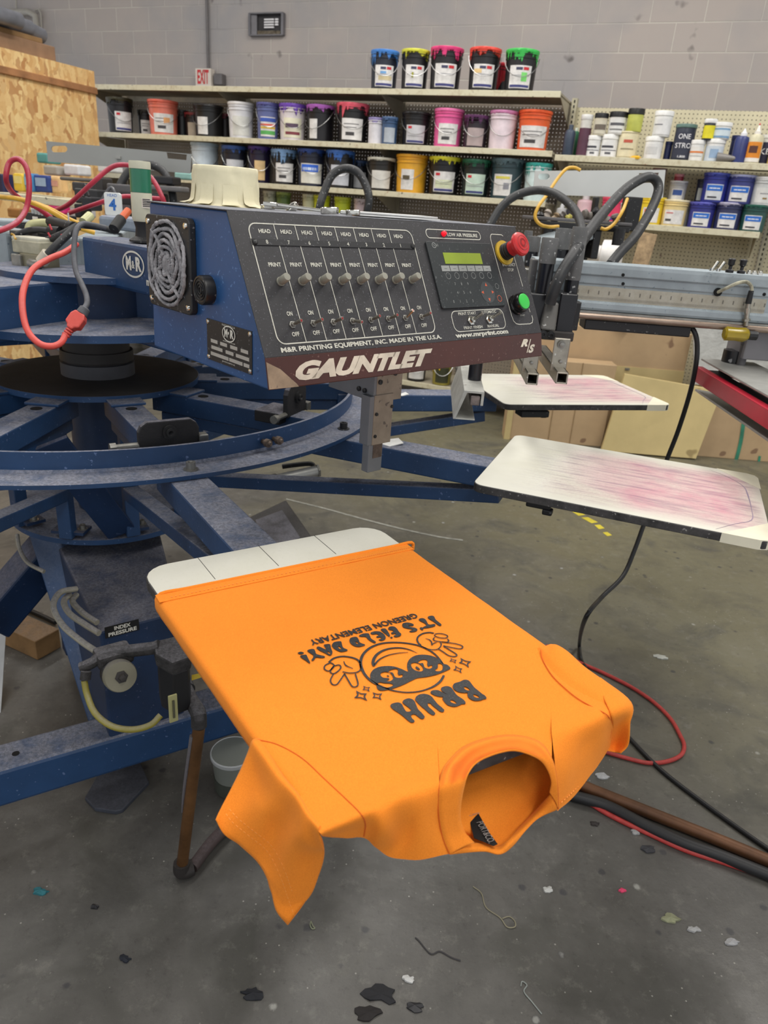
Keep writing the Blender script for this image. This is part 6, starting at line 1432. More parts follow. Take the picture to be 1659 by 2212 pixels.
def stitches(pts, dz, name='stitching', step=.0042):
    P_ = laid(pts, .0004, 14) if dz > .0025 else path3(pts, dz, 12); mb = MB(); acc = 0; last = P_[0]
    for i in range(1, len(P_)):
        seg = (P_[i]-P_[i-1]).length; acc += seg
        if acc >= step:
            d_ = (P_[i]-last); d_.normalize(); M = frame(P_[i], d_); mb.box(M, step*.62, .0008, .0006); acc = 0; last = P_[i]
    mb.build(name, THREAD, tee)['kind'] = 'stuff'
stitches([(484, 1752, -.0525), (503, 1776, -.066), (540, 1806, -.081), (578, 1838, -.094), (604, 1886, -.107), (622, 1938, -.128), (636, 1977, -.140)], .0028)
stitches([(491, 1742, -.050), (512, 1765, -.062), (548, 1794, -.075), (587, 1826, -.086), (613, 1872, -.098), (630, 1922, -.118)], .0028)
stitches([(362+i*53, 1291-i*11) for i in range(11)], .0022, step=.0035)
stitches([(1208, 1738, -.062), (1232, 1716, -.064), (1262, 1684, -.066), (1300, 1632, -.062)], .0016)
# collar
NO = [(972, 1845, -.066), (958, 1812, -.052), (950, 1775, -.034), (947, 1738, -.016), (949, 1700, 0), (955, 1668, 0), (968, 1646, 0), (1003, 1613, 0), (1060, 1593, 0), (1115, 1589, 0), (1165, 1603, 0), (1192, 1640, -.008), (1203, 1690, -.030), (1206, 1747, -.064)]
NI = [(1024, 1820, -.068), (1004, 1797, -.056), (995, 1768, -.040), (996, 1733, -.022), (1003, 1697, -.006), (1012, 1672, .001), (1026, 1652, .001), (1048, 1638, .001), (1082, 1626, .001), (1113, 1622, .001), (1148, 1632, .0), (1174, 1650, -.010), (1190, 1685, -.028), (1187, 1712, -.044)]
RIB = mat('orange ribbed collar', (240, 124, 28), .85, var=.04, bump=.0)
rib = MB(); c_ = []
A_ = path3(NO, .0012, 10); B_i = path3(NI, .0022, 10); nA_ = len(A_)
for i in range(nA_):
    for j in range(5):
        f_ = j/4; p = A_[i].lerp(B_i[i], f_); p = p+Vector((0, 0, .0014*sin(pi*f_)))
        rib.v.append(p)
for i in range(nA_-1):
    for j in range(4): rib.f.append((i*5+j, (i+1)*5+j, (i+1)*5+j+1, i*5+j+1))
col = rib.build('collar', CLOTH, tee, smooth=80, solid=.0016)
mb = MB()
for i in range(4, nA_-2, 1):
    for q in (0, .5):
        a0_ = A_[i].lerp(A_[i+1], q); b0_ = B_i[i].lerp(B_i[i+1], q); mm_ = a0_.lerp(b0_, .5)
        mb.tube([a0_.lerp(b0_, .06)+Vector((0, 0, .0010)), mm_+Vector((0, 0, .0023)), a0_.lerp(b0_, .95)+Vector((0, 0, .0012))], .0003, 4)
mb.build('collar_ribbing', mat('deeper orange rib', (238, 124, 34), .9), col)['kind'] = 'stuff'
MB().tube(A_, .0008, 6).build('collar_seam', SEAMC, tee, smooth=True)
# back of the neck: band and back panel seen through the opening
BO = [(972, 1845, -.066), (1010, 1841, -.074), (1048, 1839, -.078), (1080, 1845, -.080), (1106, 1828, -.080), (1135, 1794, -.078), (1163, 1767, -.074), (1206, 1747, -.064)]
BI = [(1018, 1822, -.072), (1032, 1822, -.076), (1052, 1824, -.080), (1076, 1829, -.082), (1098, 1816, -.0745), (1122, 1788, -.082), (1156, 1752, -.078), (1189, 1716, -.050)]
MB().grid([[sp(*q) for q in BO], [sp((a[0]+b[0])/2, (a[1]+b[1])/2, (a[2]+b[2])/2+.003) for a, b in zip(BO, BI)], [sp(*q) for q in BI]], 8, 4).build('collar_back', CLOTH, tee, smooth=80, solid=.0016)
# back panel under the pallet
def lo(x, y, dz): return sp(x, y, dz)
BK = [[lo(*q) for q in BO],
      [lo(985, 1800, -.076), lo(1015, 1805, -.082), lo(1048, 1812, -.086), lo(1076, 1815, -.088), lo(1100, 1800, -.088), lo(1126, 1770, -.086), lo(1165, 1735, -.082), lo(1215, 1690, -.062)]]
t2 = [-.16, -.10, -.06, -.02, .02, .06, .12, .18]
BK.append([mK @ Vector((LP-.03, q, [-.026, -.034, -.046, -.060, -.064, -.060, -.046, -.030][i])) for i, q in enumerate(t2)])
BK.append([mK @ Vector((LP-.16, q, -.040)) for q in t2])
BK.append([mK @ Vector((LP-.40, q, -.030)) for q in t2])
MB().grid(BK, 6, 6).build('back_panel', CLOTH, tee, smooth=80, solid=.001)
# neck label
def lb_(x, y, dz=-.072): return sp(x, y, dz)
LBL = mat('black neck label', (16, 14, 14), .55, var=.05)
l_ = MB().slab([lb_(1008, 1748), lb_(1020, 1755), lb_(1033, 1756), lb_(1056, 1797), lb_(1075, 1823), lb_(1066, 1827), lb_(1044, 1818), lb_(1024, 1810)], .0006).build('neck_label', LBL, tee)
MB().slab([lb_(992, 1744, -.0745), lb_(1014, 1740, -.0745), lb_(1030, 1757, -.0745), lb_(1012, 1768, -.0745)], .0006).build('size_label', LBL, tee)
pa, pb = lb_(1035, 1776, -.0705), lb_(1062, 1821, -.0705); dl = (pb-pa); ML_ = frame((pa+pb)/2, dl.normalized())
text_fit(MB(), 'PORT&CO.', .0075, dl.length, ML_ @ Matrix.Translation((0, 0, .0006))).build('label_text', mat('grey label ink', (150, 142, 138), .6), l_)
pa, pb = lb_(1018, 1761, -.0705), lb_(1030, 1758, -.0705); dl2 = pa-pb; text_fit(MB(), 'Core', .003, .012, frame((pa+pb)/2+Vector((0, 0, .0006)), (pb-pa).normalized())).build('label_text', mat('grey label ink', (0, 0, 0)), l_)

# ---------------------------------------------------------------- the print on the shirt
INK = mat('black plastisol ink', (40, 40, 42), .6, var=.15, vscale=60, speck=.3, speckcol=(96, 94, 92), speckscale=900)
CR = {'A': (630, 1310, 4.879), 'B': (830, 1450, 6.9125), 'C': (760, 1350, 6.144), 'D': (620, 1290, 3.456)}
ZI_ = ZP+.0034
def cl(c, x, y): o_ = CR[c]; return loc2(o_[0]+x/o_[2], o_[1]+y/o_[2], ZI_)
MPi = PF(AZ0, ZI_, RI)
def poly(c, pts, smooth=True):
    P_ = [cl(c, *p) for p in pts]
    return [(v.x, v.y) for v in catmull([Vector((p[0], p[1], 0)) for p in P_], 4, True)] if smooth else P_
prn = thing('screen_print', '', '', wloc(tee)); prn.parent = tee; prn.location = (0, 0, 0)
for k in ('label', 'category'): del prn[k]
bpy.data.objects.remove(prn)
def ink(name, loops, m_=None, z_=.0, par=None):
    vs, fs = flat_fill(loops, MPi, z_); return MB().add(vs, fs).build(name, m_ or INK, par or tee, solid=.0003)
def circ(c, x, y, rx, ry, n=20): return [cl(c, x+rx*cos(2*pi*k/n), y+ry*sin(2*pi*k/n)) for k in range(n)]
ink('letter_b', [poly('B', [(1025,215),(1050,180),(1130,155),(1190,128),(1240,130),(1275,150),(1310,195),(1350,245),(1400,285),(1460,335),(1500,360),(1525,390),(1522,410),(1490,415),(1450,430),(1400,440),(1340,437),(1290,415),(1255,385),(1243,350),(1245,320),(1200,320),(1140,315),(1090,300),(1050,275),(1028,245)]),
    poly('B', [(1190,235),(1215,230),(1255,250),(1280,280),(1265,290),(1225,280),(1200,262)]), poly('B', [(1328,355),(1350,345),(1390,360),(1418,385),(1410,400),(1380,395),(1345,380)])])
ink('letter_r', [poly('B', [(690,315),(710,290),(760,280),(810,285),(860,310),(915,338),(945,348),(905,325),(868,300),(848,272),(852,248),(885,230),(940,222),(985,235),(1015,260),(1050,310),(1090,360),(1150,400),(1195,435),(1215,470),(1205,488),(1160,490),(1130,505),(1080,525),(1020,527),(950,505),(905,465),(875,420),(870,400),(885,383),(830,380),(770,365),(715,340)]),
    poly('B', [(985,440),(1005,428),(1050,445),(1078,475),(1065,485),(1025,475),(995,460)])])
ink('letter_u', [poly('B', [(463,410),(480,375),(530,345),(600,338),(660,350),(710,380),(750,430),(800,490),(860,540),(895,575),(890,600),(860,608),(820,590),(770,550),(720,510),(690,480),(660,475),(648,490),(665,530),(710,570),(755,615),(762,635),(745,652),(710,648),(660,615),(610,570),(550,520),(490,460),(465,430)])])
ink('letter_h', [poly('B', [(92,515),(115,485),(180,467),(230,470),(265,495),(290,540),(320,590),(340,603),(380,600),(402,580),(370,545),(310,500),(275,465),(285,435),(330,412),(380,405),(430,425),(460,460),(480,510),(510,570),(560,620),(600,670),(603,690),(580,710),(545,705),(510,680),(470,650),(440,640),(410,650),(400,665),(415,700),(450,735),(450,755),(420,765),(385,755),(340,720),(270,660),(200,610),(130,565)])])
GL = {'i': [[(1435,110),(1470,98),(1500,105),(1520,140),(1575,185),(1575,200),(1550,198),(1500,160),(1450,130)]],
 't': [[(1340,135),(1370,123),(1400,130),(1420,150),(1445,190),(1500,185),(1515,195),(1505,208),(1440,225),(1385,228),(1390,215),(1420,200),(1400,175),(1360,155)]],
 'apostrophe': [[(1350,225),(1375,220),(1390,235),(1380,250),(1360,240)]],
 's': [[(1165,195),(1180,175),(1230,170),(1280,185),(1285,200),(1260,205),(1230,200),(1250,215),(1300,225),(1325,240),(1315,260),(1265,270),(1240,262),(1270,248),(1265,240),(1220,232),(1180,220)]],
 'f': [[(1018,230),(1035,213),(1080,212),(1110,235),(1130,265),(1155,290),(1145,310),(1100,322),(1075,310),(1100,298),(1090,285),(1060,290),(1050,275),(1075,265),(1060,250),(1030,245)]],
 'i ': [[(940,240),(980,232),(1005,250),(1035,300),(1030,318),(1010,305),(960,265)], [(1039,327),(1053,319),(1067,327),(1053,335)]],
 'e': [[(835,275),(880,262),(930,265),(970,290),(990,320),(985,345),(950,360),(915,350),(945,340),(935,325),(900,328),(895,315),(920,305),(895,290),(860,295),(840,290)]],
 'l': [[(720,300),(760,285),(810,285),(825,310),(840,340),(885,370),(880,385),(850,375),(810,350),(780,320),(740,318),(712,312)]],
 'd': [[(610,355),(625,330),(680,320),(705,345),(720,380),(770,400),(765,412),(700,425),(650,410),(620,385)], [(668,375),(690,375),(705,395),(690,395)]],
 'd ': [[(425,405),(445,378),(490,368),(522,370),(530,400),(545,435),(588,455),(580,468),(520,478),(465,455),(435,430)], [(490,420),(508,425),(525,448),(512,450),(495,438)]],
 'a': [[(263,435),(285,422),(330,440),(365,455),(350,425),(340,405),(370,398),(405,400),(415,440),(430,480),(420,510),(395,515),(350,490),(300,465)], [(372,480),(395,478),(408,495),(400,502)]],
 'y': [[(165,465),(200,450),(235,450),(250,475),(260,500),(310,515),(348,525),(345,538),(300,540),(260,535),(240,560),(220,572),(210,560),(228,535),(225,510),(195,490)]],
 'exclamation': [[(90,520),(130,510),(155,510),(170,540),(195,590),(185,597),(150,570),(110,545)], [(64,490),(97,477),(130,490),(97,503)]]}
for k, lp in GL.items(): ink('letter_'+k.strip(), [poly('A', q) for q in lp])
g0, g1 = cl('A', 1318, 88), cl('A', 196, 380)
v0_ = MPi @ Vector((g0[0], g0[1], 0)); v1_ = MPi @ Vector((g1[0], g1[1], 0)); dg = v1_-v0_
Mtx = frame((v0_+v1_)/2, dg.normalized())
q0_, q1_ = cl('A', 1285, 62), cl('A', 1310, 112); hcap = math.hypot(q0_[0]-q1_[0], q0_[1]-q1_[1])*.92
text_fit(MB(), 'GREENON ELEMENTARY', hcap, dg.length, Mtx, off=.0003).build('school_text', INK, tee, solid=.0003)
# the face
def st(name, c, pts, w_, closed=False, k=None):
    P_ = [cl(c, *p) for p in pts]; sc_ = math.hypot(*(Vector(cl(c, 700, 700))-Vector(cl(c, 800, 700)))[:2])/100 if 0 else 1/CR[c][2]*.00062
    ww = [q*sc_ for q in w_] if isinstance(w_, (list, tuple)) else w_*sc_
    return ink(name, ribbon(P_, ww, 5, closed))
st('face_outline', 'C', [(1222,668),(1180,740),(1100,805),(1000,850),(880,882),(740,893),(620,882),(500,855),(360,800),(250,735),(170,650),(128,560),(118,480),(150,390),(230,310),(340,258),(460,234),(600,230),(750,243),(880,270),(1000,318),(1090,375),(1160,445),(1210,515)], [26,30,26,18,18,18,18,22,26,30,32,34,34,32,30,26,24,24,24,24,22,20,18])
gl = [[(245,690),(250,640),(290,590),(370,555),(470,545),(560,552),(650,580),(710,608),(748,618),(736,565),(740,500),(780,440),(860,402),(960,395),(1060,410),(1150,450),(1210,510),(1270,530),(1308,570),(1290,590),(1200,630),(1100,665),(980,690),(870,705),(780,745),(690,790),(600,825),(500,855),(400,870),(350,855),(330,820),(325,790),(290,760),(255,730)],
 [(345,778),(370,758),(430,770),(500,775),(540,785),(545,805),(500,825),(440,832),(380,813),(354,797)],
 [(1145,515),(1180,512),(1204,532),(1208,562),(1195,600),(1150,615),(1110,608),(1108,590),(1140,570)],
 [(785,530),(800,505),(850,500),(900,520),(940,560),(945,600),(910,618),(850,605),(805,575)], [(845,560),(860,550),(890,570),(905,590),(885,595),(858,580)],
 [(880,495),(920,465),(980,460),(1005,485),(1000,520),(1015,550),(1030,545),(1060,532),(1067,560),(1040,580),(1000,578),(965,560),(955,530),(940,505),(905,510)],
 [(380,655),(400,630),(460,620),(520,645),(545,690),(545,720),(510,745),(470,745),(475,730),(500,720),(480,705),(420,700),(390,680)], [(462,670),(480,668),(498,680),(480,684)],
 [(490,610),(530,590),(590,580),(615,600),(610,640),(625,665),(640,662),(670,655),(675,680),(650,700),(600,700),(570,685),(555,650),(535,630),(500,628)]]
ink('sunglasses', [poly('C', q) for q in gl])
st('smile', 'C', [(868,372),(780,332),(690,308),(600,302),(500,312),(410,340),(340,385),(298,440),(282,500),(292,545)], [3, 14, 20, 24, 26, 30, 34, 36, 36, 26])
st('smile', 'C', [(300,530),(350,470),(420,425),(510,392),(620,372),(748,362)], [24, 20, 16, 14, 12, 5])
for nm, c, pts, w_ in (
 ('hand_outline', 'C', [(915,268),(880,230),(868,185),(890,145),(950,110),(1030,98),(1090,108)], 22),
 ('hand_outline', 'C', [(1100,122),(1140,113),(1200,115),(1260,135),(1272,158),(1240,172),(1170,168),(1110,148),(1096,130)], 14),
 ('hand_outline', 'C', [(1100,165),(1082,182),(1100,205),(1170,220),(1260,226),(1288,208),(1270,184)], 15),
 ('hand_outline', 'C', [(910,270),(970,305),(1050,325),(1130,322),(1172,292),(1188,255),(1175,228)], 14),
 ('thumb_crease', 'C', [(978,180),(1030,195),(1060,228),(1062,265),(1085,242),(1130,228)], [6, 14, 16, 12, 14, 10]),
 ('finger_outline', 'C', [(1190,225),(1300,235),(1400,252),(1462,275),(1472,300),(1430,315),(1340,300),(1215,275)], 15),
 ('finger_outline', 'C', [(1215,275),(1300,330),(1380,380),(1393,405),(1355,418),(1285,403),(1220,360),(1150,315)], 16),
 ('hand_outline', 'D', [(548,492),(525,465),(475,447),(410,441),(350,455),(312,485)], 13),
 ('hand_outline', 'D', [(545,495),(550,535),(525,558),(470,565),(415,556)], 9),
 ('hand_outline', 'D', [(320,490),(285,508),(280,535),(310,550),(340,530),(352,508),(330,490),(318,490)], 9),
 ('hand_outline', 'D', [(352,512),(390,505),(402,525),(380,552),(348,570),(325,560),(332,535),(350,512)], 9),
 ('thumb_crease', 'D', [(424,478),(440,508),(492,532)], [5, 9, 4]),
 ('finger_outline', 'D', [(348,570),(325,618),(340,650),(372,650),(402,612),(430,570)], 9),
 ('finger_outline', 'D', [(430,570),(458,620),(488,665),(520,665),(530,640),(510,570)], 9)): st(nm, c, pts, w_)
def star(c, tips, w_):
    cx = sum(t_[0] for t_ in tips)/4; cy = sum(t_[1] for t_ in tips)/4; P_ = []
    def mk(sc):
        o_ = []
        for i in range(4):
            a_, b_ = tips[i], tips[(i+1) % 4]
            for q in range(5):
                f_ = q/5; x = a_[0]+(b_[0]-a_[0])*f_; y = a_[1]+(b_[1]-a_[1])*f_; pull = .34*sin(pi*f_)
                x, y = x+(cx-x)*pull, y+(cy-y)*pull; o_.append(cl(c, cx+(x-cx)*sc, cy+(y-cy)*sc))
        return o_
    ink('sparkle', [mk(1.08), mk(w_)])
for tips in ([(1315,440),(1390,465),(1380,505),(1298,478)], [(1445,440),(1580,485),(1550,560),(1425,500)], [(1375,540),(1465,580),(1455,635),(1350,595)], [(155,810),(240,825),(235,880),(145,858)], [(60,875),(195,910),(200,1000),(38,965)], [(280,895),(400,910),(390,990),(278,965)]):
    star('C', tips, .66)
# ---------------------------------------------------------------- left side: valves, lamp, hoses
REDH = mat('dusty red air hose', (178, 40, 62), .4, var=.12, vscale=30, dust=.5, dustcol=(190, 150, 165))
YELH = mat('yellow air hose', (222, 172, 56), .45, var=.12, vscale=30, dust=.35, dustcol=(210, 190, 150))
GRYH = mat('grey rubber cord', (84, 86, 92), .6, var=.15, vscale=60, dust=.3, dustcol=(130, 130, 138))
BLKH = mat('black hose', (44, 45, 47), .5, var=.2, vscale=30, speck=.15, speckcol=(150, 150, 150), dust=.3, dustcol=(95, 95, 98))
CORAL = mat('coral red power cord', (222, 84, 74), .45, var=.08, dust=.2, dustcol=(200, 150, 150))
def hose(pts, r, m, label, cat='hose', name='air_hose', seg=8, group=None, n=10):
    return tag(MB().tube([atd(*p) for p in pts], r, n, smooth=seg).build(name, m, smooth=True), label, cat, group)
hose([(-20, 505, 1.75), (30, 485, 1.8), (55, 455, 1.85), (63, 410, 1.85), (58, 365, 1.85), (40, 344, 1.85), (20, 352, 1.85), (13, 385, 1.85), (22, 410, 1.9), (45, 430, 2.0), (85, 452, 2.05), (130, 485, 2.1), (160, 500, 2.1)], .0068, REDH, 'dusty red hose looping up at the left picture edge')
hose([(120, 455, 2.2), (150, 440, 2.15), (200, 395, 2.1), (235, 365, 2.1), (262, 356, 2.1), (300, 363, 2.1), (330, 388, 2.1), (350, 425, 2.1), (358, 450, 2.12)], .0068, REDH, 'red hose arching over the number 4 plate and the green lamp')
hose([(150, 460, 2.25), (200, 443, 2.2), (250, 427, 2.2), (283, 424, 2.25), (330, 428, 2.25), (356, 430, 2.25)], .0068, REDH, 'red hose running nearly level behind the green lamp')
hose([(-20, 424, 1.9), (30, 428, 1.9), (75, 440, 1.92), (120, 462, 1.95), (165, 490, 1.98), (205, 503, 2.0)], .0062, YELH, 'yellow air hose crossing the valve cluster from the left edge')
hose([(75, 438, 2.0), (110, 452, 2.0), (160, 478, 2.02), (200, 490, 2.04)], .0055, YELH, 'second yellow hose lying over the cluster, just right of the other yellow hose')
hose([(258, 415, 2.9), (262, 395, 2.9), (285, 365, 2.9), (320, 356, 2.9), (350, 368, 2.9), (368, 400, 2.9), (376, 440, 2.9)], .0155, BLKH, 'black hose arch behind the green and white lamp', n=12)
hose([(680, 530, 2.7), (684, 490, 2.65), (690, 450, 2.6), (700, 415, 2.6), (718, 378, 2.6), (745, 364, 2.6), (772, 372, 2.6), (790, 400, 2.6), (797, 430, 2.6), (793, 460, 2.62), (790, 500, 2.68), (785, 540, 2.72)], .0145, BLKH, 'black hose arch rising behind the console top', n=12)
hose([(1040, 520, 2.6), (1062, 480, 2.6), (1085, 445, 2.6), (1120, 420, 2.6), (1165, 411, 2.6), (1205, 422, 2.55), (1240, 452, 2.5), (1256, 490, 2.45), (1257, 530, 2.4)], .0145, BLKH, 'black hose arch just right of the console, in front of the grey cover', n=12)
hose([(1188, 656, 1.685), (1196, 630, 1.67), (1212, 592, 1.66), (1240, 548, 1.68), (1272, 500, 1.76), (1310, 452, 1.9), (1352, 408, 1.98), (1392, 384, 2.02), (1415, 388, 2.04), (1422, 412, 2.04), (1404, 458, 2.0), (1372, 510, 1.95), (1340, 545, 1.92), (1318, 572, 1.90)], .0132, BLKH, 'thick paint spotted black hose looping above the print head beam', n=14)
hose([(1320, 570, 1.93), (1340, 555, 1.93), (1352, 535, 1.93), (1372, 505, 1.95)], .003, BLKH, 'thin black wire beside the foot of the thick looping hose', 'wire', 'wire')
hose([(1254, 368, 2.75), (1240, 362, 2.75), (1222, 366, 2.75), (1200, 392, 2.74), (1182, 420, 2.72), (1163, 446, 2.7), (1156, 468, 2.7), (1166, 484, 2.7), (1185, 490, 2.7), (1206, 489, 2.72)], .0062, YELH, 'yellow air hose curling over the pale grey head cover')
hose([(1355, 430, 2.75), (1345, 455, 2.7), (1328, 482, 2.7), (1310, 495, 2.7), (1298, 493, 2.7)], .0062, YELH, 'short yellow hose behind the thick looping black hose')
# grey cord and coral plug
hose([(228, 492, 1.62), (200, 486, 1.60), (178, 484, 1.58), (164, 500, 1.56), (160, 545, 1.55), (164, 585, 1.54), (176, 612, 1.53), (186, 636, 1.52), (188, 655, 1.51), (181, 668, 1.50)], .0058, GRYH, 'grey cord hanging down to the coral plug', 'cord', 'power_cord')
pg0, pg1 = atd(176, 678, 1.50), atd(140, 728, 1.49); dP = (pg1-pg0).normalized(); MPg = frame(pg0, dP, Vector((0, -1, .3)))
t = thing('plug_connector', 'coral red moulded plug joining grey and coral cords over the ring', 'plug', pg1)
MB().lathe(MPg @ Matrix.Rotation(pi/2, 4, 'Y') @ Matrix.Translation((0, 0, -.016)), [(.007, 0), (.011, .003), (.012, .016), (.009, .018)], 14).build('grey_plug', GRYH, t, smooth=30)
o = MB().prism(MPg, [(.0, -.011), (.010, -.016), (.030, -.016), (.034, -.008), (.040, -.0065), (.040, .0065), (.034, .008), (.030, .016), (.010, .016), (0, .011)], -.011, .011)
o.build('connector_body', CORAL, t, bevel=.003)
m = MB()
for k in range(3): m.lathe(MPg @ Matrix.Rotation(pi/2, 4, 'Y') @ Matrix.Translation((0, 0, .040+k*.006)), [(.006, 0), (.0085, .001), (.0085, .004), (.006, .005)], 12)
m.build('strain_relief', CORAL, t, smooth=30)
hose([(142, 722, 1.49), (132, 740, 1.48), (112, 748, 1.47), (85, 742, 1.46), (60, 715, 1.46), (49, 670, 1.47), (51, 625, 1.49), (70, 583, 1.52), (105, 560, 1.56), (140, 545, 1.60), (165, 528, 1.66)], .0066, CORAL, 'coral red power cord hanging in a wide loop from the plug', 'cord', 'power_cord')
# valve cluster
vc = thing('valve_cluster', 'cream and black pneumatic valve cluster on the hub plate', 'valve', atd(70, 590, 1.85))
def vb(x0, y0, x1, y1, d_, th, nm, m, bev=.003, a=-25): return bx4(x0, y0, x1, y1, d_, th, nm, m, vc, bev, a)
CRV = mat('dirty cream valve body', (176, 172, 150), .5, var=.15, vscale=30, dust=.3, dustcol=(150, 146, 140))
vb(26, 520, 84, 548, 1.80, .06, 'valve_body', CRV); vb(24, 512, 82, 521, 1.80, .055, 'valve_cap', mat('pale valve cap', (206, 204, 186), .5)); vb(43, 549, 86, 583, 1.80, .06, 'manifold', mat('grey brass manifold', (140, 134, 112), .4, metal=.5))
vb(24, 549, 44, 580, 1.81, .05, 'manifold_end', STEEL); vb(20, 500, 80, 513, 1.88, .06, 'wiring_block', plast((60, 58, 56))); vb(62, 494, 100, 515, 1.92, .06, 'valve_body', CRV)
vb(54, 462, 130, 478, 2.1, .06, 'terminal_block', BLACK); vb(70, 468, 80, 475, 2.09, .003, 'white_tag', WHT, .0)
vb(84, 520, 110, 570, 1.95, .06, 'dark_bracket', BLACK); vb(95, 540, 160, 590, 1.98, .08, 'blue_block', DBLUE)
m = MB()
for k in range(8): m.lathe(Matrix.Translation(atd(72+k*7, 461+k*1.6, 2.1)), [(.005, 0), (.006, .012), (.003, .014), (.004, .018), (0.0001, .019)], 8)
m.build('terminal_screws', mat('silvery terminals', (176, 178, 176), .4, metal=.3), vc, smooth=30)['kind'] = 'stuff'
def fit(pts, r, mt, nm): return MB().tube([atd(*p) for p in pts], r, 12, smooth=4).build(nm, mt, vc, smooth=True)
fit([(66, 568, 1.78), (80, 572, 1.77), (90, 568, 1.77)], .011, STEEL, 'elbow_fitting'); fit([(90, 566, 1.77), (104, 548, 1.76)], .015, mat('ivory fitting', (190, 182, 166), .45), 'ivory_fitting')
fit([(103, 550, 1.76), (122, 530, 1.76), (145, 508, 1.77), (165, 490, 1.78)], .0095, BLKH, 'black_hose'); fit([(84, 530, 1.85), (110, 518, 1.82), (140, 505, 1.8), (170, 488, 1.8)], .010, BLKH, 'black_hose')
fit([(36, 508, 1.86), (60, 498, 1.86), (85, 496, 1.86), (115, 500, 1.86)], .0075, BLKH, 'black_hose'); fit([(110, 480, 1.9), (140, 488, 1.86), (160, 492, 1.84)], .015, RUBBER, 'black_fitting')
fit([(108, 500, 1.86), (130, 502, 1.85)], .014, RUBBER, 'black_fitting')
fit([(64, 515, 1.9), (63, 492, 1.9), (72, 484, 1.9), (95, 482, 1.9), (110, 485, 1.9)], .011, mat('yellowish clear tube', (206, 206, 156), .35), 'clear_tube')
fit([(180, 480, 1.86), (195, 466, 1.88)], .012, mat('yellowish clear tube', (0, 0, 0)), 'clear_tube')
fit([(24, 505, 1.82), (30, 508, 1.82), (34, 517, 1.81)], .0028, YELH, 'thin_wire')
for (x0, y0, x1, y1) in ((107, 485, 112, 497), (104, 503, 109, 512), (132, 507, 146, 516)): fit([(x0, y0, 1.79), (x1, y1, 1.79)], .0025, mat('red clip', (176, 36, 50), .4), 'red_clip')
fit([(147, 460, 1.9), (148, 478, 1.9), (140, 494, 1.9)], .002, mat('pale wire', (176, 176, 180), .5), 'thin_wire')
fit([(246, 495, 1.8), (262, 473, 1.82)], .0135, RUBBER, 'black_fitting'); fit([(262, 473, 1.82), (277, 455, 1.84)], .0095, mat('orange fitting', (206, 92, 46), .45), 'orange_fitting')
fit([(170, 486, 1.9), (220, 492, 1.9), (250, 500, 1.9)], .008, BLKH, 'black_hose')
bx4(212, 470, 330, 500, 2.15, .1, 'arm_cover', mat('pale dusty cover', (150, 162, 178), .6, var=.2, dust=.5, dustcol=(170, 170, 186)), vc, .01, -30)
# signal lamp
lp_b = atz(311, 523, 1.289); dl_ = dep(lp_b); kk = dl_/FPX
sl = thing('signal_lamp', 'cylindrical signal lamp with a green dome over a cream base, left of the console', 'lamp', lp_b)
ML2 = Matrix.Translation(lp_b); rl = 21.5*kk
CRM = mat('cream lamp plastic', (206, 204, 182), .45, var=.06)
MB().lathe(ML2, [(rl*1.4, 0), (rl*1.4, .004), (rl*.8, .012), (rl*.72, .03), (rl*.9, .045)], 28).build('foot', RUBBER, sl, smooth=30)
MB().lathe(ML2, [(rl*.9, .044), (rl, .05), (rl, .102), (rl*.98, .104)], 32).build('base', CRM, sl, smooth=30)
MB().lathe(ML2, [(rl, .1045), (rl, .152)], 40, fn=lambda r_, z_, a_, i: (r_*(1+.006*cos(40*a_)), z_)).build('green_lens', mat('green lens', (22, 116, 84), .25, spec=.7, var=.1), sl, smooth=30)
MB().lathe(ML2, [(rl*1.02, .1525), (rl*1.03, .164), (rl*.98, .168), (0.0001, .169)], 32).build('cap', CRM, sl, smooth=30)
MLt = frame(lp_b, az(math.degrees(toward(lp_b))+90))
MB().box(MLt, rl*.9, .002, .020, (.010, -rl*.99, .083)).build('rating_label', WHT, sl)
m = MB()
for k in range(5): m.box(MLt, rl*.7, .002, .0018, (.010, -rl*1.02, .077+k*.0035))
m.build('label_lines', plast((50, 50, 50)), sl)
# number plate 4
n4 = atd(245, 441, 2.1); M4 = frame(n4, az(0)); t = thing('number_plate', 'white rounded plate with a hand painted blue 4', 'plate', n4-Vector((0, 0, .03)))
k4 = 2.1/FPX
MB().prism(M4 @ Matrix.Rotation(pi/2, 4, 'X'), rrect(-18*k4, -23*k4, 18*k4, 23*k4, 5*k4), -.006, .006).build('plate', mat('white plate plastic', (226, 230, 230), .4), t, bevel=.0015)
vs, fs, _ = text_geo('4', .042, M4 @ Matrix.Rotation(pi/2, 4, 'X') @ Matrix.Translation((0, -.003, .0064)), off=.0012); MB().add(vs, fs).build('digit', mat('blue marker', (40, 110, 196), .5), t)
vs, fs, _ = text_geo('HEAD', .011, M4 @ Matrix.Rotation(pi/2, 4, 'X') @ Matrix.Translation((0, .023, .0064))); MB().add(vs, fs).build('small_print', mat('blue marker', (0, 0, 0)), t)

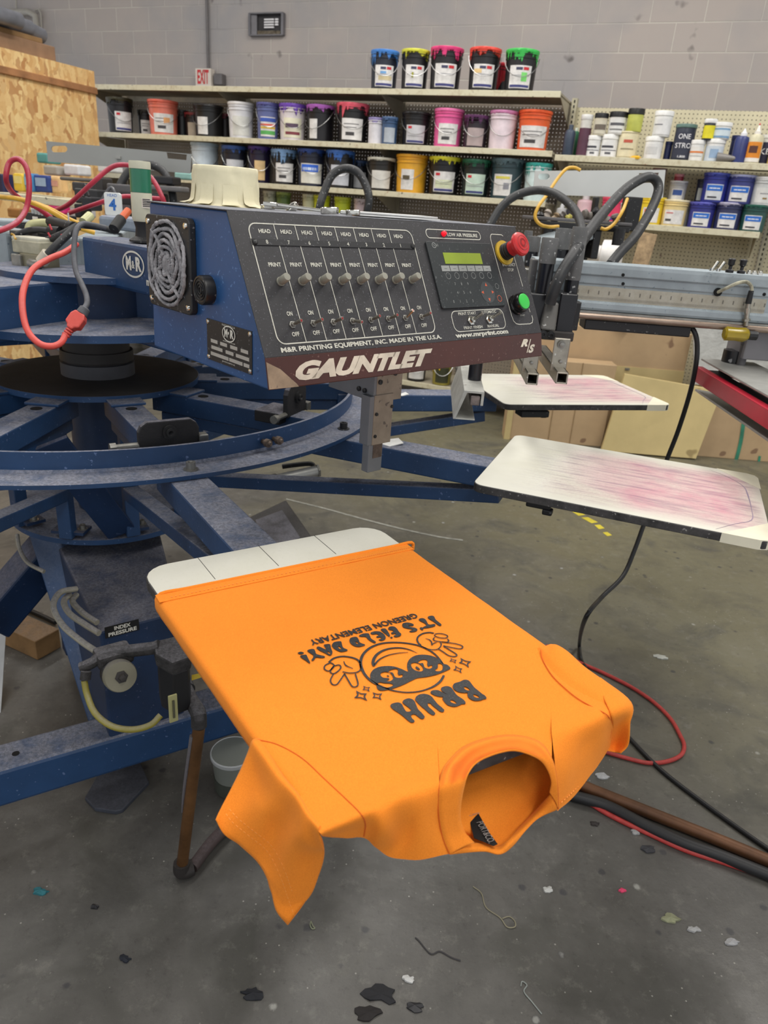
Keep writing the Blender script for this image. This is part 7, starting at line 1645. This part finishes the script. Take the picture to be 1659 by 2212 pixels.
# small shelf with coloured packs, left behind
sf = thing('wall_shelf', 'low cream shelf carrying coloured packs in front of the strand board', 'shelf', atd(95, 420, 3.6))
s0_, s1_ = atd(30, 416, 3.7), atd(158, 430, 3.7)
MB().bar(s0_, s1_+(s1_-s0_)*.3, .3, .035).build('board', LIP, sf, bevel=.003)
def pack(x0, y0, x1, y1, c, label, d_=3.65, band=None, a=-14):
    t = thing('ink_pack', label, 'container', atd((x0+x1)/2, y1, d_), 'packs on the low cream shelf')
    bx4(x0, y0, x1, y1, d_, .07, 'pack_body', plast(c), t, .012, a); 
    if band: bx4(band[0], band[1], band[2], band[3], d_-.006, .003, 'pack_label', plast(band[4]), t, 0, a)
pack(27, 374, 50, 413, (222, 186, 60), 'yellow pack, leftmost on the low cream shelf', band=(30, 380, 46, 396, (232, 212, 130)))
pack(50, 374, 70, 414, (70, 130, 180), 'pale blue pack beside the yellow one on the low shelf', band=(52, 382, 66, 400, (130, 170, 200)))
pack(70, 378, 107, 415, (38, 62, 130), 'deep blue pack in the middle of the low shelf', band=(76, 384, 98, 402, (150, 170, 196)))
pack(106, 380, 129, 417, (222, 182, 128), 'cream orange pack, rightmost on the low shelf', band=(110, 390, 124, 402, (206, 150, 130)))
for x0, y0, x1, y1, c, lb in ((-15, 375, 8, 430, (40, 44, 80), 'dark blue tub cut by the left picture edge'), (103, 434, 136, 462, (226, 60, 130), 'hot pink tub lid seen through the machinery'), (137, 355, 170, 378, (226, 226, 228), 'white printed box behind the left head cover'), (210, 352, 240, 372, (228, 228, 226), 'white box below the left head cover'), (93, 357, 124, 378, (176, 170, 160), 'greyish wall register right of the strand board'), (78, 330, 103, 352, (92, 160, 156), 'teal and orange box beside the left head cover'), (234, 430, 262, 460, (90, 84, 90), 'dark tub behind the number plate'), (150, 442, 180, 470, (200, 196, 196), 'pale tub behind the red hoses')):
    t = thing('storage_box', lb, 'container', atd((x0+x1)/2, y1, 4.2)); bx4(x0, y0, x1, y1, 4.2, .12, 'box_body', plast(c), t, .01, -14)
for x0, y0, x1, y1, c, lb in ((15, 450, 45, 470, (180, 130, 76), 'wooden block at the far left behind the hoses'), (340, 345, 372, 360, (110, 150, 130), 'greenish tub above the wrapped cylinder left'), (376, 372, 414, 388, (150, 196, 190), 'mint green tub behind the left head cover')):
    t = thing('storage_box', lb, 'container', atd((x0+x1)/2, y1, 4.4)); bx4(x0, y0, x1, y1, 4.4, .12, 'box_body', plast(c), t, .01, -14)

# ---------------------------------------------------------------- lower left: regulator, filter, pipes
LNT = mat('iron under thick lint', (62, 60, 60), .8, var=.3, vscale=60, dust=1, dustcol=(124, 122, 126), bump=1, bscale=170, dist=.006)
rg = thing('pressure_regulator', 'lint covered round pressure regulator on the index housing', 'regulator', atd(250, 1480, 1.42))
DR = 1.40
rgP = atd(262, 1462, DR); MR_ = frame(rgP, ti, Vector((0, 0, 1))); axr = (ni+Vector((0, 0, .35))).normalized(); Mr2 = frame(rgP, ti, axr)
kr = DR/FPX
MB().lathe(Mr2, [(30*kr, -.05), (33*kr, -.045), (34*kr, -.02), (35*kr, -.018)], 32).build('regulator_body', LNT, rg, smooth=30)
MB().lathe(Mr2, [(35*kr, -.018), (35*kr, -.004), (33*kr, .0), (18*kr, .001), (0.0001, .001)], 36).build('dial', mat('cream knurled dial', (128, 124, 106), .6, var=.15, dust=.6, dustcol=(118, 116, 120)), rg, smooth=30)
MB().lathe(Mr2, [(14*kr, .001), (14*kr, .003), (8*kr, .004), (7*kr, .012), (0.0001, .013)], 6).build('centre_nut', DARKIRON, rg)
def lt(pts, r, nm, par, mt=LNT, n=12): return MB().tube([atd(*p) for p in pts], r, n, smooth=4).build(nm, mt, par, smooth=True)
lt([(205, 1430, DR+.02), (235, 1412, DR+.03), (290, 1405, DR+.04), (330, 1400, DR+.04), (345, 1395, DR+.04)], .013, 'top_pipe', rg)
lt([(176, 1442, DR+.01), (195, 1434, DR+.01), (212, 1424, DR+.02)], .011, 'elbow', rg); lt([(186, 1450, DR), (184, 1468, DR)], .010, 'hose_nut', rg)
MB().box(frame(atd(245, 1415, DR+.04), ti), .07, .05, .03).build('bridge', LNT, rg, bevel=.008)
lt([(182, 1470, DR), (188, 1500, DR), (205, 1540, DR-.01), (240, 1568, DR-.02), (285, 1576, DR-.02), (325, 1566, DR-.01), (347, 1545, DR)], .0062, 'yellow_hose', rg, mat('yellowed clear hose', (146, 136, 58), .4, dust=.3, var=.12))
fl = thing('air_filter', 'black air filter block with a dusty top and a label, right of the regulator', 'filter', atd(380, 1570, 1.40))
q = [atd(*p) for p in ((338, 1420, 1.40), (410, 1420, 1.40), (398, 1375, 1.47), (330, 1382, 1.47))]
zf = q[0].z; q = [atz(x, y, zf) for x, y in ((336, 1412), (372, 1432), (412, 1418), (414, 1392), (385, 1372), (330, 1385))]
MB().slab(q, .03).build('filter_head', LNT, fl, bevel=.004)
qb = [p+Vector((0, 0, -.03)) for p in q]
cq = sum(qb, Vector((0, 0, 0)))/len(qb)
MB().slab([cq+(p-cq)*.85 for p in qb], .10).build('filter_bowl', mat('black filter bowl', (30, 30, 32), .5, var=.2, dust=.4), fl, bevel=.004)
lq = atd(374, 1530, 1.385)
MB().box(frame(lq, ti), .017, .004, .062).build('filter_label', mat('aged yellow label', (176, 172, 120), .6, var=.12), fl, bevel=.001)
MB().box(frame(lq+ti*.0-ni*-.003, ti), .004, .003, .04).build('label_mark', plast((90, 88, 70)), fl)
YT = mat('yellow warning tag', (196, 166, 30), .5, var=.1)
MB().hexa([atd(414, 1470, 1.45), atd(452, 1458, 1.45), atd(452, 1458, 1.46), atd(414, 1470, 1.46), atd(414, 1458, 1.45), atd(452, 1450, 1.45), atd(452, 1450, 1.46), atd(414, 1458, 1.46)]).build('warning_tag', YT, fl)
cp = thing('copper_pipe', 'brownish copper pipe dropping to the floor in front of the blue beam', 'pipe', atz(392, 1885, 0))
CPM = mat('tarnished copper', (122, 86, 52), .45, metal=.5, var=.25, vscale=12, dust=.6, dustcol=(110, 104, 104), bump=.3)
foot = atz(393, 1872, .03); dft = dep(foot); 
topp = atd(424, 1565, dft*1.0); topp.z = topp.z
# make the riser plumb enough: use the real distance of the floor foot, slightly leaning
rs = foot; re = atp(430, 1570, foot, Vector((0, 1, 0)))
lt2 = lambda P_, r, nm, mt: MB().tube(P_, r, 14, smooth=5).build(nm, mt, cp, smooth=True)
lt2([rs, rs.lerp(re, .5), re], .0125, 'riser', CPM)
e1 = atp(428, 1540, foot+Vector((0, .01, 0)), Vector((0, 1, 0))); e2 = atd(412, 1512, dep(re)+.05); e3 = atd(392, 1470, dep(re)+.12)
lt2([re, e1, e2, e3], .0155, 'elbow', LNT)
lt2([atd(402, 1492, dep(re)+.09), atd(394, 1475, dep(re)+.11)], .020, 'union_nut', LNT)
MB().tube([re+Vector((-.013, -.004, -.02)), rs.lerp(re, .6)+Vector((-.014, -.004, 0)), rs.lerp(re, .42)+Vector((-.013, -.004, 0))], .006, 6, r2=.002, smooth=3).build('lint_fringe', mat('hanging grey lint', (112, 108, 112), .95, bump=1, bscale=200, dist=.004), cp, smooth=True)
lt2([foot+Vector((0, 0, .012)), foot+Vector((0, 0, -.012)), foot+Vector((.02, .012, -.014))], .018, 'floor_elbow', DARKIRON)
f2_ = atz(484, 1797, .016); f2_ += (f2_-foot)*.6; f2_.z = .016
lt2([foot+Vector((.02, .01, -.012)), foot.lerp(f2_, .5)+Vector((0, 0, -.0)), f2_], .0135, 'floor_run', mat('dusty dark pipe', (76, 62, 60), .7, var=.2, dust=.7, dustcol=(92, 82, 84)))
# grey hoses left of the housing
for i, pts in enumerate(([(215, 1412, 1.5), (175, 1385, 1.52), (135, 1350, 1.55), (115, 1310, 1.58), (130, 1280, 1.62), (165, 1272, 1.66)], [(214, 1368, 1.56), (185, 1350, 1.58), (150, 1325, 1.6), (138, 1300, 1.63), (150, 1284, 1.66)], [(210, 1345, 1.6), (180, 1325, 1.62), (157, 1300, 1.65), (165, 1285, 1.68)])):
    hose(pts, .0068, mat('lint furred pale hose', (150, 146, 132), .7, dust=.8, dustcol=(130, 128, 130), bump=.6, bscale=200), ['outermost pale hose curving left of the index housing', 'middle pale hose left of the index housing', 'innermost pale hose left of the index housing'][i], group='pale hoses beside the index housing')
hose([(37, 1155, 1.95), (42, 1185, 1.93), (60, 1215, 1.9), (95, 1235, 1.88)], .0055, mat('lint furred pale hose', (0, 0, 0)), 'thin pale hose hanging from the lower disc')
# plastic bucket
bk = atz(505, 1700, .0); tb = thing('plastic_bucket', 'translucent plastic bucket with a white rim beside the near sleeve', 'bucket', bk)
rb_ = 46*dep(atd(505, 1600, dep(bk)))/FPX
PB = mat('cloudy plastic', (150, 154, 146), .35, alpha=.55, trans=0, var=.05)
hb_k = .115
MB().lathe(Matrix.Translation(bk), [(0.0001, .002), (rb_*.78, .002), (rb_*.98, hb_k)], 36).build('bucket_wall', PB, tb, smooth=30, solid=.0015)
MB().lathe(Matrix.Translation(bk), [(rb_*.99, hb_k-.012), (rb_*1.03, hb_k-.010), (rb_*1.04, hb_k-.001), (rb_*1.0, hb_k+.002), (rb_*.97, hb_k), (rb_*.97, hb_k-.012), (rb_*.99, hb_k-.012)], 40).build('rim', mat('milky rim plastic', (186, 188, 188), .3), tb, smooth=30)
MB().lathe(Matrix.Translation(bk), [(rb_*.86, .004), (rb_*.9, .045), (0.0001, .047)], 30).build('dark_contents', mat('dark sludge', (70, 74, 66), .6, var=.2), tb, smooth=30)
# floor clutter at the left
WD_ = mat('raw timber', (146, 112, 72), .75, var=.22, vscale=10, bump=.2, dust=.5, dustcol=(120, 112, 106))
w1, w2 = atz(-60, 1300, .07), atz(102, 1372, .07); tag(MB().bar(w1, w2, .09, .07).build('timber_offcut', WD_, bevel=.003), 'dusty timber offcut on the floor at the left edge', 'timber')
tag(MB().hexa([atz(-30, 1540, .0), atz(2, 1540, .0), atz(2, 1538, .0), atz(-30, 1538, .0), atz(-30, 1352, .14), atz(14, 1352, .14), atz(14, 1349, .14), atz(-30, 1349, .14)]).build('metal_sheet', mat('white sheet', (176, 178, 180), .4), bevel=.001), 'white sheet standing at the left picture edge', 'sheet')
tag(MB().tube([atz(-30, 1290, .012), atz(40, 1310, .012), atz(90, 1330, .012), atz(120, 1345, .012)], .008, 8, smooth=5).build('floor_cable', RUBBER, smooth=True), 'black cable behind the timber offcut', 'cable')
# motor box and cylinder beyond the ring
mt_ = thing('motor_box', 'black dusty box on the floor between the near arm and the pallet', 'box', atz(600, 1140, 0))
zz_ = .16; qq = [atz(x, y, zz_) for x, y in ((528, 1120), (560, 1240), (690, 1180), (618, 1078))]
MB().hexa([Vector((p.x, p.y, 0)) for p in qq]+qq).build('box_body', mat('black case', (44, 43, 45), .5, var=.15, dust=.6, dustcol=(78, 76, 76)), mt_, bevel=.01)
qq2 = [atz(x, y, zz_+.012) for x, y in ((550, 1122), (575, 1195), (650, 1160), (610, 1100))]
MB().hexa([p-Vector((0, 0, .014)) for p in qq2]+qq2).build('raised_lid', mat('dark lid', (52, 51, 52), .5, dust=.4), mt_, bevel=.008)
cy = thing('air_cylinder', 'silver air cylinder under the braces beyond the near arm', 'cylinder', atd(640, 1025, 2.2))
c0_, c1_ = atd(600, 1036, 2.15), atd(684, 1017, 2.2)
MB().tube([c0_, c1_], .0165, 18).build('barrel', ALU, cy, smooth=30); MB().tube([c0_-(c1_-c0_)*.12, c0_], .022, 4).build('end_block', STEEL, cy); MB().tube([c1_, c1_+(c1_-c0_)*.05], .021, 6).build('end_block', STEEL, cy)
MB().tube([atd(610, 1008, 2.3), atd(640, 1004, 2.3), atd(672, 1002, 2.3), atd(680, 1012, 2.3)], .008, 8, smooth=4).build('air_line', RUBBER, cy, smooth=True)

# ---------------------------------------------------------------- cords, pipes and marks on the floor
BC = mat('black power cord', (28, 28, 30), .45, var=.1)
pc_ = [onh(1470, 706, -.02), onh(1490, 705, -.01), onh(1502, 722, 0), onh(1506, 750, .0)]
d0 = dep(pc_[-1])
pc_ += [atd(1503, 790, d0+.02), atd(1490, 850, d0+.08), atd(1465, 930, d0+.15), atd(1438, 1000, d0+.2), atd(1410, 1085, d0+.25), atd(1392, 1130, d0+.25), atd(1370, 1190, d0+.25), atd(1345, 1245, d0+.24), atd(1300, 1290, d0+.18), atd(1265, 1335, d0+.08), atz(1252, 1385, .05), atz(1254, 1420, .008), atz(1266, 1445, .007), atz(1310, 1535, .007), atz(1365, 1600, .007), atz(1430, 1665, .007), atz(1520, 1735, .007), atz(1610, 1800, .007), atz(1700, 1862, .007)]
tag(MB().tube(pc_, .0062, 10, smooth=8).build('power_cord', BC, smooth=True), 'long black cord hanging from the beam and running across the floor', 'cord')
RC = mat('orange red floor cord', (186, 62, 58), .5, var=.12, vscale=60)
tag(MB().tube([atz(x, y, .0065) for x, y in ((1180, 1395), (1250, 1430), (1300, 1452), (1360, 1482), (1410, 1515), (1448, 1552), (1470, 1590), (1478, 1612), (1470, 1632), (1440, 1645), (1400, 1648), (1355, 1638), (1310, 1625), (1270, 1612))], .006, 10, smooth=8).build('extension_cord', RC, smooth=True), 'orange red cord curving in a loop on the floor right of the t-shirt', 'cord')
tag(MB().tube([atz(x, y, .007) for x, y in ((1180, 1690), (1240, 1715), (1320, 1762), (1400, 1800), (1480, 1836), (1560, 1862), (1640, 1888), (1720, 1915))], .0065, 10, smooth=8).build('extension_cord', RC, smooth=True), 'straight orange red cord lying nearest the viewer beside the pipes', 'cord')
tag(MB().tube([atz(x, y, .017) for x, y in ((1180, 1660), (1260, 1698), (1460, 1778), (1560, 1818), (1700, 1876))], .0155, 14, smooth=6).build('floor_pipe', mat('rusty brown pipe', (104, 70, 46), .5, metal=.3, var=.25, vscale=10), smooth=True), 'rust brown pipe lying on the floor next to a black hose', 'pipe')
tag(MB().tube([atz(x, y, .016) for x, y in ((1170, 1690), (1230, 1716), (1310, 1740), (1400, 1786), (1480, 1822), (1560, 1850), (1700, 1906))], .0145, 14, smooth=6).build('floor_hose', mat('matt black floor hose', (34, 34, 36), .5, var=.15), smooth=True), 'matt black hose between the rusty pipe and the red cord', 'hose')
hz = thing('hazard_tape', 'short strip of yellow hazard tape stripes stuck on the floor', 'tape', atz(1270, 1125, 0))
for (a_, b_, c_, d_) in (((1236, 1105), (1250, 1103), (1264, 1112), (1250, 1114)), ((1256, 1118), (1270, 1117), (1292, 1128), (1278, 1130)), ((1284, 1134), (1296, 1133), (1306, 1141), (1294, 1143)), ((1302, 1150), (1312, 1149), (1322, 1156), (1312, 1158))):
    MB().slab([atz(*q, .0012) for q in (a_, b_, c_, d_)], .001).build('yellow_stripe', mat('yellow tape', (206, 190, 60), .5), hz)
TAPE = mat('scuffed pale floor tape', (150, 150, 142), .6, var=.2, vscale=30)
wl_ = [atz(x, y, .0012) for x, y in ((618, 1078), (700, 1098), (780, 1120), (870, 1143), (950, 1160), (1000, 1167))]
tag(MB().grid([[p+Vector((0, -.007, 0)) for p in wl_], [p+Vector((0, .009, 0)) for p in wl_]], 4, 1).build('floor_tape', TAPE, solid=.0006), 'pale tape line on the floor beyond the shirt pallet', 'tape')
# litter
random.seed(21)
LIT = [(88, 1926, .016, (44, 110, 120), 'teal ink scrap on the floor at the lower left', .5), (1344, 1924, .009, (222, 70, 110), 'tiny pink scrap on the floor at the lower right', 1), (884, 2116, .012, (206, 206, 204), 'small white tag on the floor near the bottom edge', 0),
       (1183, 1923, .012, (196, 196, 192), 'white paper curl on the floor below the neckline', 0), (1448, 1985, .020, (150, 152, 122), 'yellowish lint tuft on the floor at the lower right', 0), (1497, 2008, .014, (176, 176, 176), 'pale grey flake just right of the yellowish tuft', 0), (1580, 2036, .015, (170, 170, 172), 'silvery flake near the lower right corner', 0),
       (1427, 1420, .022, (186, 188, 180), 'white elongated scrap on the floor inside the red cord loop', 0), (1300, 1677, .020, (186, 188, 190), 'white flake lying above the rusty pipe', 0), (1372, 1798, .014, (160, 160, 160), 'small grey flake below the red cord', 0),
       (545, 2148, .020, (34, 36, 42), 'black lint curl near the bottom edge, left of centre', 1), (268, 2072, .012, (34, 38, 48), 'small dark blue chip on the floor at the lower left', 1), (822, 2150, .032, (36, 36, 40), 'large dark crumpled scrap at the bottom centre', 1), (795, 2190, .024, (38, 34, 34), 'dark brown tuft cut near the bottom edge', 1), (1400, 1835, .018, (60, 60, 64), 'dark smudge of lint beside the red cord', 1), (205, 1960, .010, (40, 40, 44), 'small black speck of lint below the foot plate', 1), (895, 2175, .016, (40, 40, 44), 'dark wisp right of the crumpled scrap', 1), (1285, 1780, .012, (56, 50, 48), 'brown crumb below the red cord', 1)]
for i, (x, y, s_, c_, lb, dk_) in enumerate(LIT):
    P_ = atz(x, y, .001); m = MB(); ks = 15
    a0_ = random.random()*6
    top = []; 
    for k in range(ks):
        a_ = 2*pi*k/ks; r_ = s_*(.72+.5*noise.noise(Vector((cos(a_)*1.6, sin(a_)*1.6, i*3.3)))+.12*random.random())
        top.append(P_+Vector((r_*cos(a_+a0_)*1.25, r_*sin(a_+a0_)*.7, .001+.004*random.random())))
    c0 = P_+Vector((0, 0, .006)); n_ = len(top)
    m.add(top+[c0]+[Vector((p.x, p.y, .0003)) for p in top], [(k, (k+1) % n_, n_) for k in range(n_)]+[(k, n_+1+k, n_+1+(k+1) % n_, (k+1) % n_) for k in range(n_)])
    tag(m.build('floor_scrap', plast(c_, .8), smooth=False), lb, 'scrap')
def thread(pts, c_, lb): tag(MB().tube([atz(x, y, .0022) for x, y in pts], .0013, 6, smooth=8).build('loose_thread', plast(c_, .8), smooth=True), lb, 'thread')
thread([(1022, 1915), (1040, 1930), (1050, 1960), (1080, 1982), (1095, 2002), (1112, 2002), (1112, 1990), (1100, 1980), (1085, 1984)], (140, 134, 112), 'long pale thread ending in a loop on the floor below the shirt')
thread([(1125, 2130), (1128, 2120), (1138, 2128), (1132, 2142), (1150, 2165), (1170, 2190)], (150, 156, 152), 'pale grey thread at the bottom edge right of centre')
thread([(897, 2025), (905, 2032), (930, 2060), (950, 2055), (975, 2068), (995, 2075)], (66, 64, 66), 'dark thread on the floor left of the pale looped thread')
thread([(672, 1990), (676, 2000), (680, 2005), (674, 2006), (670, 1998), (672, 1990)], (136, 140, 116), 'tiny closed loop of pale thread beside the sleeve tip')
